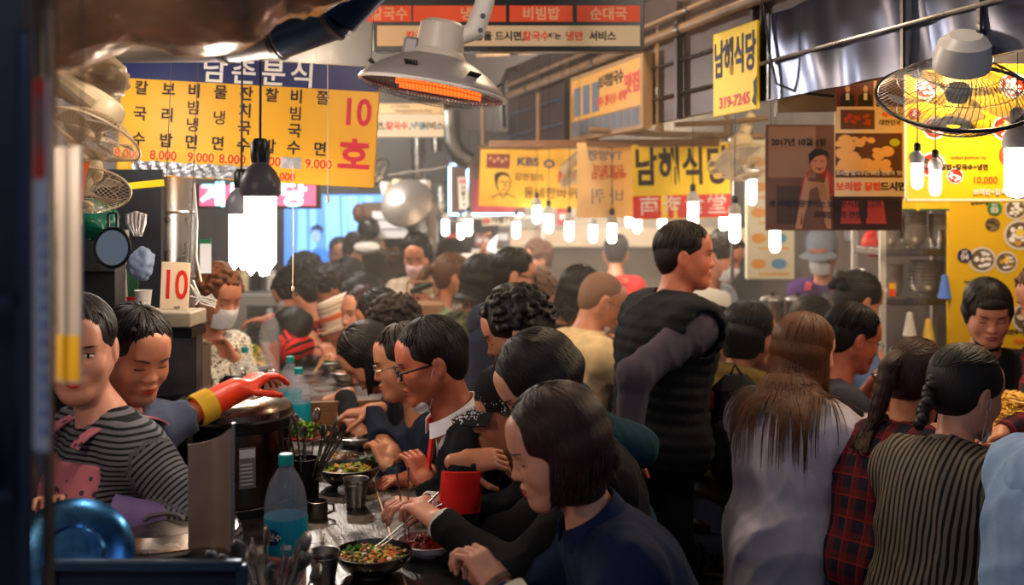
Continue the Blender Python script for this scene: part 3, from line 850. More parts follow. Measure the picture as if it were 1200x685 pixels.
        loc = (hv_-Hc)@Rh; hpc = np.stack([np.arctan2(loc[:, 0], -loc[:, 1]-.01)*.085, np.zeros(len(loc)), loc[:, 2]], 1)
        solid = Field(); solid.p = [q for q in tp.p if q[6] > 0]; solid.cap(nb-.03*u-tf*.02, nb+ni*.05-tf*.02, .105*s, .085*s, .03)
        if hfld:
            solid.p = solid.p+hfld.p; solid.cap(nb-.03*u-tf*.03, nb+ni*.01-tf*.03, .115*s, .080*s, .03)
        drape = solid.at if hair == 'long' else tp.at
        if st and nl:
            lv, lf, lpc = hair_locks(Hc, Rh, s, st, seed, nl, hlen, hwave, parting=part, FF=drape)
            hv_, hf_ = joined([(hv_, hf_), (lv, lf)]); hpc = np.concatenate([hpc, lpc])
        if hair == 'pony' and lod <= 2:
            rr = random.Random(seed); MBt = MB(); nt_ = 150 if lod == 0 else 60; base = TAIL
            for i in range(nt_):
                o1 = rr.uniform(0, 6.28); q1 = math.sqrt(rr.random())*.030*s
                MBt.tube([p_+(bs*math.cos(o1)+bf*math.sin(o1))*q1*(1-.25*(j/len(base)))+A(0, 0, -rr.uniform(0, .02)) for j, p_ in enumerate(base)], [.0024*(1-.7*(j/len(base))**2) for j in range(len(base))], 3)
            tv, tq = np.array(MBt.v), np.array([f_ for f_ in MBt.f if len(f_) == 4]); hv_, hf_ = joined([(hv_, hf_), (tv, tq)])
            hpc = np.concatenate([hpc, np.stack([np.arange(len(tv))//(3*len(base))*.37, np.zeros(len(tv)), tv[:, 2]], 1)])
        if hair in ('long', 'bob', 'bangs', 'pony', 'fringe') and lod <= 1:
            # hair lies on the shoulders, never in them
            for _ in range(4):
                m_ = hv_[:, 2] < Hc[2]-.09*s
                if not m_.any(): break
                pts_ = hv_[m_]; FF = drape; d0 = FF(pts_); bad = d0 < .012
                if not bad.any(): break
                qq = pts_[bad]; e_ = .004; gr = np.stack([FF(qq+np.eye(3)[j]*e_)-FF(qq-np.eye(3)[j]*e_) for j in range(3)], 1); gr /= np.linalg.norm(gr, axis=1, keepdims=True)+1e-9
                qq = qq+gr*(.014-d0[bad])[:, None]; pts_[bad] = qq; hv_[m_] = pts_
        mesh_obj('hair', hv_-org, hf_, hm, root, attr=hpc)
    # -- things worn on the head
    if mask:
        mm = {'w': MASKW, 'b': MASKB, 'p': MASKP}[mask[0]]
        mk = MB()
        if 'chin' in mask:
            def fn(uu, vv):
                an = (uu-.5)*2.5; z = -.128+.036*vv*(1-.35*abs(uu-.5))+.003*math.sin(uu*23)
                return g((.043+.010*vv)*math.sin(an), .030+(.050+.012*vv)*math.cos(an)+.003*math.sin(vv*9+uu*8), z)-org
            mk.grid(fn, 12, 5, .002)
            pass
        else:
            def fn(uu, vv):
                an = (uu-.5)*2.05; z = -.105+.088*vv; bulge = .012*math.sin(vv*math.pi)+(.014*math.exp(-((vv-.85)/.3)**2))*math.exp(-(an/.35)**2)
                y = .018+(.080+bulge)*math.cos(an)*(1-.10*(1-vv)); x = .072*math.sin(an)*(1-.12*(1-vv))
                return g(x, y, z)-org
            mk.grid(fn, 16, 8, .002)
        mo = mk.build('face_mask', mm, root, sharp=80)
        for q_ in (-1, 1):
            lp = MB(); a0 = (q_*.048, .050, -.098) if 'chin' in mask else (q_*.062, .040, -.035); a1 = (q_*.042, .045, -.120) if 'chin' in mask else (q_*.055, .035, -.09)
            lp.tube([g(*a0)-org, g(q_*.082, .012, -.01)-org, g(q_*.086, -.012, .018)-org, g(q_*.086, -.022, -.012)-org, g(q_*.080, .008, -.04)-org, g(*a1)-org], .0011, 5); lp.build('ear_loop', mm, mo)
    if glasses:
        fm = GLASSF if glasses == 'black' else GLASSM; th_ = .0030 if glasses == 'black' else .0011
        fr, ln = MB(), MB()
        for q_ in (-1, 1):
            pts = [g(q_*.033+.0225*math.copysign(abs(math.cos(t))**.7, math.cos(t)), .104-.0045*abs(math.cos(t)), -.001+.0165*math.copysign(abs(math.sin(t))**.7, math.sin(t)))-org for t in np.linspace(0, 2*math.pi, 20, endpoint=False)]
            fr.tube(pts, th_, 6, ring=True)
            ln.add([p for p in pts], [tuple(range(20))])
            fr.tube([g(q_*.056, .101, .005)-org, g(q_*.070, .080, .006)-org, g(q_*.080, .01, .006)-org, g(q_*.080, -.012, -.006)-org], th_*1.1, 6)
        fr.tube([g(-.011, .105, .003)-org, g(0, .109, .006)-org, g(.011, .105, .003)-org], th_, 6)
        go = fr.build('glasses', fm, root); ln.build('lens', LENS, go, smooth=False)
    info = dict(root=root, org=org, g=g, Rh=Rh, Hc=Hc, nb=nb, pel=pel, u=u, tf=tf, bs=bs, bf=bf, Rt=Rt, arms=arms, hands=hand_frames, s=s, nr=nr, hf=hf, cres=cres, ni=ni, torso=torso, topm=topm, o=o, ends=ends, body=body, sh=sh)
    if hat: hat(info)
    if extra:
        for e_ in (extra if isinstance(extra, (list, tuple)) else [extra]): e_(info)
    if pose == 'sit' and seat: PEOPLE.setdefault('seats', []).append((pel, seat, label))
    return info
# ------------------------------------------------------------------ materials of the place
STEEL = mat('brushed_steel', (.62,.61,.60), rough=.30, metal=1., bump=.08, bscale=30, stretch=(1,1,14), dirt=.10)
STEELD = mat('worn_steel', (.42,.41,.40), rough=.38, metal=1., bump=.15, bscale=40, dirt=.15, var=.25, vscale=8)
CTOP = mat('counter_steel', (.46,.44,.43), rough=.30, metal=1., bump=.10, bscale=25, stretch=(6,1,1), dirt=.14, var=.2, vscale=5)
SHEET = mat('galvanised_sheet', (.60,.62,.68), rough=.30, metal=1., bump=.10, bscale=8, var=.15, vscale=6)
FOIL = mat('plastic_foil', (.66,.52,.42), rough=.22, metal=.5, bump=.5, bscale=14, var=.3, vscale=5)
TAPE = mat('silver_tape', (.62,.62,.64), rough=.35, metal=.9, bump=.6, bscale=40)
DARK = mat('dark_paint', (.075,.085,.11), rough=.5, bump=.1, bscale=30, var=.25)
NAVY = mat('navy_panel', (.06,.13,.21), rough=.35, var=.3, vscale=5, bump=.05)
BLACK = mat('black_plastic', (.035,.035,.04), rough=.35)
WHITEP = mat('white_plastic', (.80,.78,.75), rough=.35, var=.05)
CREAM = mat('cream_plastic', (.80,.72,.58), rough=.4, var=.08)
WOOD = mat('counter_wood', (.50,.33,.19), rough=.5, bump=.2, bscale=20, stretch=(1,1,12), var=.3, vscale=10)
PIPEM = mat('painted_pipe', (.48,.37,.26), rough=.5, var=.25, vscale=10, bump=.1)
CONC = mat('stained_concrete', (.16,.15,.15), rough=.55, var=.4, vscale=4, bump=.2, dirt=.2)
WALLM = mat('grimy_wall', (.27,.22,.20), rough=.8, var=.4, vscale=5, bump=.2)
FASCIA = mat('fascia_sheet', (.27,.215,.215), rough=.45, metal=.4, var=.25, vscale=5, bump=.1)
CEIL = mat('sooty_ceiling', (.07,.055,.05), rough=.9, var=.4)
GLASS = mat('clear_plastic', (.96,.98,1.), rough=.04, trans=1., ior=1.2)
RED = mat('red_plastic', (.72,.10,.08), rough=.4); GREEN = mat('green_plastic', (.03,.34,.20), rough=.4); YEL = mat('yellow_plastic', (.95,.75,.05), rough=.5)
def st(o): o['kind'] = 'structure'; return o

def left_edge(Y): return -.085-.216*(Y-2.56)       # diners' edge of the left counters
def right_edge(Y): return 1.42-.30*(Y-3.1)
LD = nrm(A(-.216, 1, 0)); RD = nrm(A(-.30, 1, 0))
LRZ = math.atan2(.216, 1); RRZ = math.atan2(.30, 1)

st(MB().box((0, 5.5, -.05), (12, 13, .1)).build('floor', CONC, smooth=False))
st(MB().box((0, 5.5, 3.45), (12, 13, .1)).build('ceiling', CEIL, smooth=False))
st(MB().box((0, 11.0, 1.7), (12, .1, 3.4)).build('wall_back', WALLM, smooth=False))
def wallrun(name, x0, y0, x1, y1, z0, z1, t, m):
    d = nrm(A(x1-x0, y1-y0, 0)); L = math.hypot(x1-x0, y1-y0); a = math.atan2(d[1], d[0])
    return st(MB().box(((x0+x1)/2, (y0+y1)/2, (z0+z1)/2), (L, t, z1-z0), rotz(a)).build(name, m, smooth=False))
wallrun('wall_left', -1.50, 3.0, -3.2, 10.9, 0, 3.4, .08, WALLM)
wallrun('wall_right', 2.9, 2.0, 1.75, 10.9, 0, 3.4, .08, WALLM)
# the fascia above the right stalls
def fasc(Y): return 2.025-.30*Y
f_o = wallrun('trim_1', fasc(2.1)+.03, 2.1, fasc(6.9)+.03, 6.9, 2.06, 2.62, .03, FASCIA); f_o['label'] = 'grey sheet metal fascia above the right stalls'
FRZ = math.atan2(-1, .30)
# ribs, pipes and conduit on the fascia
t = thing('fascia_rail', 'long thin steel rails running along the grey fascia', 'rail', (fasc(5), 5, 2.3))
for z in (2.16, 2.30):
    MB().tube([A(fasc(y)-.01, y, z)-A(fasc(5), 5, 2.3) for y in (3.6, 6.8)], .006, 6).build('rail', STEELD, t)
for y in (3.75, 4.35, 4.95, 5.7, 6.2):
    MB().box(A(fasc(y)-.012, y, 2.3)-A(fasc(5), 5, 2.3), (.03, .025, .5), rotz(RRZ)).build('rib', FASCIA, t, smooth=False)
def pipe(name, label, pts, r, m=PIPEM, rings=0):
    t = thing(name, label, 'pipe', pts[0]); o0 = np.array(pts[0])
    MB().tube([np.array(p)-o0 for p in pts], r, 12).build('pipe_run', m, t)
    for i in range(rings):
        k = (i+.5)/rings*(len(pts)-1); j = int(k); p = np.array(pts[j])*(1-k+j)+np.array(pts[min(j+1, len(pts)-1)])*(k-j)
        d = nrm(np.array(pts[min(j+1, len(pts)-1)])-np.array(pts[j]))
        MB().tube([p-d*.015-o0, p+d*.015-o0], r*1.25, 12).build('pipe_clamp', STEELD, t)
    return t
pipe('ceiling_pipe', 'tan painted pipe running along the top of the right fascia', [A(fasc(y)-.05, y, 2.415) for y in (2.2, 3.5, 5, 6.8)], .022, rings=5)
pipe('ceiling_pipe', 'thinner brown conduit just above the tan pipe', [A(fasc(y)-.07, y, 2.475) for y in (2.2, 4, 5.2, 6.8)], .011, rings=4)
pipe('drain_pipe', 'tan pipe bending down beside the framed poster', [P(712, 62, 5.9), P(684, 72, 5.9), P(668, 90, 5.9), P(664, 130, 5.9), P(672, 152, 5.8), P(684, 165, 5.7)], .032)
pipe('vertical_pipe', 'brown pipe dropping at the right edge of the framed poster', [P(775, 28, 4.62), P(772, 60, 4.62), P(773, 155, 4.62)], .020, rings=2)
pipe('flue_pipe', 'steel flue pipe bending down behind the heater', [P(527, 130, 6.4), P(529, 165, 6.4), P(538, 182, 6.4), P(552, 190, 6.4)], .062, STEELD)
pipe('flue_pipe', 'tall steel flue pipe left of the bent flue', [P(490, 155, 6.8), P(491, 290, 6.8)], .045, STEELD, rings=3)
pipe('flue_pipe', 'short steel flue pipe behind the heater left of the bent flue', [P(511, 130, 6.6), P(512, 178, 6.6)], .035, STEELD)
pipe('conduit_loop', 'dark conduit bent into a loop near the ceiling', [P(590, 150, 5.6), P(588, 100, 5.6), P(596, 82, 5.6), P(606, 80, 5.6)], .015, BLACK)
# timber ledge and rods above the middle stall
t = thing('timber_ledge', 'long weathered timber ledge under the framed poster', 'ledge', P(700, 168, 5.3))
MB().box((0, 0, 0), (1.3, .06, .035), rotz(-.55)@roty(.03)).build('plank', WOOD, t, smooth=False)
for i in range(5): MB().tube([A(-.6+i*.3, .35-i*.17, .02), A(-.6+i*.3, .35-i*.17, .28)], .012, 8).build('hanger_rod', PIPEM, t)
for k, (a, b, Y, r, lab) in enumerate([((790, 146), (900, 138), 4.7, .012, 'upper of two rusty rods above the yellow and red banner'), ((690, 152), (895, 160), 5.0, .016, 'lower of two rusty rods above the yellow and red banner'), ((560, 172), (690, 170), 6.0, .012, 'wooden rod carrying the yellow portrait banner')]):
    pipe('hanging_rod', lab, [P(a[0], a[1], Y), P((a[0]+b[0])/2, (a[1]+b[1])/2+2, Y), P(b[0], b[1], Y)], r, PIPEM)
t = thing('support_post', 'thin grey post beside the hanging fan of the middle stall', 'post', P(858, 330, 4.95))
MB().tube([A(0,0,0), A(0,0,.78)], .008, 8).build('post', STEELD, t)
# dark ceiling beams
for i, (x, y, w, l, rz) in enumerate([(-.4, 4.6, .12, 4.5, .3), (.55, 5.2, .14, 5.5, .22), (.9, 6.6, .1, 3.0, 1.3), (-.6, 7.0, .12, 5.0, 1.5), (.2, 3.9, .08, 3.4, 1.45), (1.6, 4.4, .1, 4, .3)]):
    o = MB().box((x, y, 3.1-.07*(i % 3)), (w, l, .16), rotz(rz)).build('trim_%d' % (i+2), CEIL, smooth=False); st(o)
pipe('ceiling_conduit', 'dark conduit crossing under the ceiling beside the light box', [P(770, 22, 5), P(860, 6, 4.6), P(930, -12, 4.2)], .02, CEIL)
pipe('ceiling_conduit', 'second dark conduit hanging under the ceiling, lower of the two', [P(600, 60, 6.6), P(700, 38, 6), P(800, 30, 5.5)], .03, CEIL)

o = st(MB().box((-.38, 7.25, 2.85), (2.3, .08, 1.25)).build('trim_8', mat('shade_panel', (.13,.095,.08), rough=.8, var=.4), smooth=False))  # panel added to keep the top centre dark, imitating shade
for i, (x, z, w) in enumerate([(-.9, 2.55, .9), (-.1, 2.42, .8), (.2, 2.75, .9)]):
    pipe('soffit_rail', ['left', 'middle', 'right'][i]+' dark rail crossing the added dark panel behind the heater', [A(x-w/2, 7.1, z), A(x+w/2, 7.1, z+.06)], .02, PIPEM)
# ------------------------------------------------------------------ counters
def counter(label, Y0, Y1, edge, side, rz, w, z, topm, front, name='serving_counter', ledge=0.):
    """side -1: the counter lies left of its diners' edge"""
    Yc = (Y0+Y1)/2; L = (Y1-Y0)/math.cos(rz); t = thing(name, label, 'counter', (edge(Yc), Yc, 0), rz)
    MB().box((side*w/2, 0, z-.018), (w, L, .036), bev=.006).build('worktop', topm, t, smooth=False)
    MB().box((side*(w-.16), 0, (z-.04)/2), (.26, L-.04, z-.04)).build('counter_body', front, t, smooth=False)
    return t, L
tc, L_ = counter('steel topped counter with the rice cooker and bottles on it', 1.75, 3.98, left_edge, -1, LRZ, 1.02, .80, CTOP, STEELD)
for x in (-.20, -.055): MB().box((x, -.1, .8012), (.004, L_-.3, .0024)).build('seam_strip', mat('pale_seam', (.75,.62,.52), rough=.4, metal=.5), tc, smooth=False)
for y in (-.55, .32): MB().box((-.4, y, .8010), (.8, .003, .0020)).build('joint_strip', STEELD, tc, smooth=False)
tc2, L_ = counter('raised counter with a wooden end, beyond the first counter', 4.0, 6.9, left_edge, -1, LRZ, .80, .93, CTOP, WOOD)
MB().box((-.33, -L_/2-.008, .865), (.66, .02, .13)).build('wooden_end', WOOD, tc2, smooth=False)
tc3, L_ = counter('steel counter running along the right side of the aisle', 1.7, 7.6, right_edge, 1, RRZ, .62, .80, CTOP, STEELD)
# middle stall at the back
t = thing('back_stall', 'pale steel stall with a deep extractor hood behind the crowd', 'stall', P(720, 400, 8.2)*A(1,1,0))
MB().box((0, .25, 1.05), (1.85, .05, 1.6)).build('back_panel', mat('pale_panel', (.66,.62,.57), rough=.35, metal=.5, var=.12, vscale=3), t, smooth=False)
MB().box((.05, 0, 1.46), (1.95, .5, .15), bev=.01).build('extractor_hood', mat('pale_hood', (.78,.70,.60), rough=.4, var=.1), t, smooth=False)
for x in (-.87, .87): MB().box((x, .1, .7), (.05, .05, 1.4)).build('post', STEEL, t, smooth=False)
MB().box((0, -.1, .86), (1.8, .6, .05)).build('worktop', STEEL, t, smooth=False)
t = thing('shelf_unit', 'white two tier shelf stacked with goods behind the crowd', 'shelf', P(572, 400, 7.9)*A(1,1,0))
for z in (1.10, 1.36, 1.62): MB().box((0, .1, z), (.85, .35, .03), bev=.005).build('shelf_board', WHITEP, t, smooth=False)
for x in (-.42, .42):
    for y in (-.05, .25): MB().box((x, y, .9), (.03, .03, 1.8)).build('post', WHITEP, t, smooth=False)
MB().box((0, .3, .7), (.85, .02, .85)).build('back_panel', mat('pale_panel', (1,1,1)), t, smooth=False)
# right steel shelf with bowls
SHX, SHY = P(1075, 300, 4.75)[0], 4.75
t = thing('shelf_unit', 'steel shelving filled with stacked metal bowls', 'shelf', (SHX, SHY, 0))
for y_, n_ in ((242, 'a'), (296, 'b'), (354, 'c')):
    z = 1.65-(y_-250)*4.6/1200; MB().box((0, .1, z), (.40, .40, .035), bev=.004).build('shelf_board', STEEL, t, smooth=False)
for x in (-.195, .195):
    for y in (-.09, .29): MB().box((x, y, 1.0), (.025, .025, 2.0)).build('post', WHITEP, t, smooth=False)
SHZ = [1.65-(y_-250)*4.6/1200+.018 for y_ in (296, 354)]

# ------------------------------------------------------------------ left foreground: cabinet, plastic strips
t = thing('tall_cabinet', 'tall dark blue cabinet at the left edge, out of focus', 'cabinet', P(25, 600, 1.15)*A(1,1,0), .42)
MB().box((-.14, .045, 1.0), (.30, .08, 2.0), bev=.01).build('cabinet_side', DARK, t, smooth=False)
MB().box((-.02, -.045, .65), (.16, .03, .70), bev=.006).build('lower_panel', NAVY, t, smooth=False)
MB().box((.004, -.03, 1.15), (.016, .03, 1.4), bev=.004).build('corner_post', NAVY, t, smooth=False)
MB().box((-.10, -.04, 1.37), (.15, .02, .10)).build('cross_bar', DARK, t, smooth=False)
for y0 in (570, 350): MB().box((-.09, -.045, 1.65-(y0-250)*1.13/1200), (.16, .02, .012)).build('cabinet_ledge', NAVY, t, smooth=False)
t = thing('canopy_post', 'dark upright post behind the plastic strips', 'post', P(57, 300, 1.25)*A(1,1,0))
MB().box((0, 0, .95), (.008, .02, 1.9), bev=.002).build('upright', STEELD, t, smooth=False)
MB().box((-.16, .03, 1.86), (.3, .02, .22)).build('header_plate', DARK, t, smooth=False)
PAPER = mat('glossy_paper', (.78,.78,.80), rough=.25, var=.05); REDINK = mat('red_ink', (.80,.14,.10), rough=.5); BLUEINK = mat('blue_ink', (.22,.36,.68), rough=.5); BLKINK = mat('black_ink', (.05,.045,.05), rough=.5)
s_ = Sign('menu_strip', 'laminated menu strip with red head and blue ticks hanging at far left', 'menu', P(47, 310, 1.02), .024, .37, PAPER, rz=-.55, wave=.0012, thick=.002)
s_.rect('red_panel', REDINK, 0, .135, .021, .10); s_.disc('oval_picture', mat('dim_photo', (.42,.36,.33), rough=.5), 0, .14, .008, .03)
for i in range(13): s_.rect('blue_mark', BLUEINK, .006, .045-i*.0175, .006, .010, nu=1)
for i in range(22): s_.rect('ink_line', mat('grey_ink', (.45,.45,.48), rough=.6), -.004, .05-i*.0105, .010, .002, nu=1)
s_.done()
s_ = Sign('plastic_strip', 'wavy clear plastic strip with yellow paper at its foot', 'curtain', P(80, 310, 1.30), .052, .30, mat('milky_strip', (.80,.77,.73), rough=.3, var=.08), rz=-.5, wave=.003, thick=.003)
s_.rect('yellow_paper', YEL, 0, -.118, .046, .058); s_.rect('side_edge', STEELD, -.022, 0, .003, .29)
s_.done()
s_ = Sign('yellow_strip', 'thin yellow strip behind the plastic strips', 'strip', P(57, 270, 1.35), .006, .09, YEL, rz=-.3, thick=.002); s_.done()
# things in the left corner
t = thing('steel_rack', 'blue grey steel rack frame along the bottom left', 'rack', P(170, 662, 1.9)*A(1,1,0))
w_ = .36
MB().box((0, 0, .998), (w_, .02, .020), bev=.003).build('top_bar', mat('blue_steel', (.20,.30,.40), rough=.35, metal=.7), t, smooth=False)
for x in (-w_/2, w_/2): MB().box((x, 0, .5), (.02, .02, 1.0), bev=.003).build('post', mat('blue_steel', (1,1,1)), t, smooth=False)
MB().box((0, .012, .70), (w_, .006, .58)).build('rack_panel', NAVY, t, smooth=False)
for x in (-w_/2, w_/2-.06): MB().box((x, .22, .38), (.02, .02, .76)).build('post', NAVY, t, smooth=False)
MB().box((-.02, .12, .76), (w_-.06, .30, .012)).build('rack_shelf', NAVY, t, smooth=False)
# big steel pot with lid
def lid_prof(r, h, rim=.006): return [(r, 0), (r+rim, .003), (r+rim, .009), (r*.93, .012), (r*.90, .008), (r*.62, h*.7), (r*.58, h*.55), (r*.36, h*.62), (.001, h)]
pc_ = P(192, 622, 2.32)
t = thing('stock_pot', 'wide steel stock pot with a ridged lid behind the rack', 'pot', (pc_[0], pc_[1], .0))
zl = .925
MB().lathe([(.001, .45), (.155, .45), (.160, .47), (.160, zl-.01), (.170, zl), (.165, zl+.006)], n=48).build('pot_body', STEELD, t)
l = MB().lathe([(r, z+zl) for r, z in lid_prof(.158, .03)], n=48).build('lid', mat('lid_steel', (.58,.53,.50), rough=.28, metal=1., dirt=.1, var=.15), t)
MB().tube([A(.045*math.cos(a), .012*math.sin(a)-.0, zl+.030+.012*math.sin(a)) for a in np.linspace(0, math.pi, 8)], .005, 8).build('handle', STEELD, l)
MB().box((0, 0, .22), (.4, .34, .44)).build('stand', NAVY, t, smooth=False)
# bluish lid leaning in the corner
t = thing('leaning_lid', 'round blue steel lid, leaning in the bottom left corner', 'lid', P(86, 652, 2.0), rot=(math.radians(62), 0, math.radians(24)))
MB().lathe([(.001, .022), (.05, .022), (.055, .014), (.085, .012), (.105, .004), (.112, .0), (.114, .004), (.105, .010), (.085, .017), (.058, .018), (.05, .027), (.001, .027)], n=48).build('lid_disc', mat('blue_tinted_steel', (.30,.55,.80), rough=.25, metal=1., dirt=.1, bump=.2, bscale=12), t)
# curved steel splash guard
gc = P(254, 585, 2.12)
t = thing('splash_guard', 'curved sheet of bare steel standing before the rice cooker', 'guard', (gc[0], gc[1], .96))
def gfn(u, v):
    a = -1.15+u*2.2; x = -.055+.105*(u**.85); y = .035*math.cos(a*1.25)*1.3-.02-.05*u
    h = .235+.045*u**2*1.2-.02
    return (x+.008*math.sin(u*3.1)*(u > .8), y, .0+v*h)
MB().grid(gfn, 24, 10, .0025).build('steel_sheet', mat('guard_steel', (.56,.48,.42), rough=.45, metal=.45, bump=.1, bscale=20, dirt=.1, var=.12, vscale=4), t)
MB().tube([A(*gfn(1, v))-A(0,0,0) for v in np.linspace(0, 1, 8)], .004, 8).build('rolled_edge', STEEL, t)
MB().box((0, 0, -.08), (.1, .06, .16)).build('guard_base', STEELD, t, smooth=False)
# ------------------------------------------------------------------ ducts, fans, heater, lamps
def crumple(V, amp, f, seed=0):
    V = np.array(V); r = random.Random(seed)
    for i in range(7):
        k = np.array([r.uniform(-1, 1) for _ in range(3)])*f*(1+i*.5); n = np.array([r.uniform(-1, 1) for _ in range(3)])
        V = V+n*(np.abs(np.sin(V@k+r.uniform(0, 6)))**1.0-.5)[:, None]*amp/(1+i*.45)
    return V
b = MB(); pts = [A(q[0]*1.2, q[1]*1.2, 1.65+(q[2]-1.65)*1.2-.012) for q in [A(-1.35, 1.38, 2.09), A(-.95, 1.42, 2.085), A(-.70, 1.46, 2.09), A(-.50, 1.52, 2.11), A(-.36, 1.58, 2.17), A(-.25, 1.66, 2.30)]]
fine = []; 
for i in range(len(pts)-1):
    for k in range(12): fine.append(pts[i]*(1-k/12)+pts[i+1]*k/12)
b.tube(fine, [.262-.03*(i/60)**2+.012*math.sin(i*.55) for i in range(len(fine))], 56)
t = thing('wrapped_duct', 'crumpled shiny tan foil wrapped duct across the top left', 'duct', pts[2])
mesh_obj('foil_wrap', crumple(b.v, .016, 17, 3)-pts[2], b.f, FOIL, t)
# lobster back elbow
cp = [P(150, 26, 2.35), P(265, 25, 2.32), P(325, 20, 2.3), P(385, -2, 2.27), P(425, -45, 2.25), P(448, -95, 2.25)]
t = thing('steel_duct', 'segmented steel duct elbow with dark blue sheen at the top', 'duct', cp[2])
for i in range(5):
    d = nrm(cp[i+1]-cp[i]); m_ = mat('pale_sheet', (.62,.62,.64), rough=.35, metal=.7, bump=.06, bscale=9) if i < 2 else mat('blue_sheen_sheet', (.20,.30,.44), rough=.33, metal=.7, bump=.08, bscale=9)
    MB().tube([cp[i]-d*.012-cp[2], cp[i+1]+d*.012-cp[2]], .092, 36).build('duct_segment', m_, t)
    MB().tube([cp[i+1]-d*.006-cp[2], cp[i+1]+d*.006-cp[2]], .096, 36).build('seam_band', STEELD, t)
# vertical steel duct in the left stall
c0 = P(200, 340, 3.9)
t = thing('steel_duct', 'upright shiny steel duct behind the yellow menu board', 'duct', (c0[0], c0[1], 0))
MB().lathe([(.088, .0), (.088, 1.0), (.090, 1.405), (.094, 1.41), (.090, 1.415), (.090, 1.65), (.094, 1.655), (.090, 1.66), (.090, 2.3)], n=40).build('duct_pipe', STEEL, t)
t = thing('shiny_panel', 'polished sheet metal panel high on the right fascia', 'panel', (fasc(3.0)-.035, 3.0, 2.20), FRZ)
def shf(u, v): return ((u-.5)*1.32, .008*math.sin(u*23)+.005*math.sin(u*41+v*3)+.004*math.sin(v*5+u*11), (v-.5)*.30)
MB().grid(shf, 60, 10, .003).build('sheet', mat('bluish_sheet', (.36,.38,.47), rough=.30, metal=.9, bump=.05, bscale=9), t)
MB().tube([A(-.66, -.02, -.02), A(.66, -.02, -.02)], .007, 8).build('retaining_bar', STEEL, t)
for x in (-.62, .1, .4): MB().box((x, -.012, 0), (.012, .01, .3)).build('strap', STEELD, t, smooth=False)
pipe('hanging_cable', 'black cable looping down beside the small yellow sign', [P(893, 0, 3.5), P(898, 30, 3.5), P(901, 60, 3.5), P(910, 98, 3.5), P(935, 108, 3.45), P(978, 113, 3.4)], .0045, BLACK)
# top right: bracket boxes
t = thing('wall_bracket', 'dark steel bracket post at the top right', 'bracket', P(1140, 20, 2.75))
MB().box((0, 0, 0), (.035, .035, .18)).build('post', DARK, t, smooth=False); MB().box((.11, .0, .02), (.09, .08, .035), roty(.15)).build('mount_box', BLACK, t, smooth=False)
pipe('flexible_duct', 'silver flexible duct rising in the top right corner', [P(1166+3*math.sin(i*2), -40+i*16, 2.95) for i in range(7)], .036, mat('flex_foil', (.6,.58,.55), rough=.3, metal=1., bump=1., bscale=60, stretch=(1,1,4)))
t = thing('wall_plate', 'tan plate under the polished fascia panel', 'panel', P(945, 112, 3.75), FRZ*.15); MB().box((0, 0, 0), (.21, .02, .12)).build('plate', mat('tan_board', (.42,.33,.22), rough=.6, var=.3), t, smooth=False)

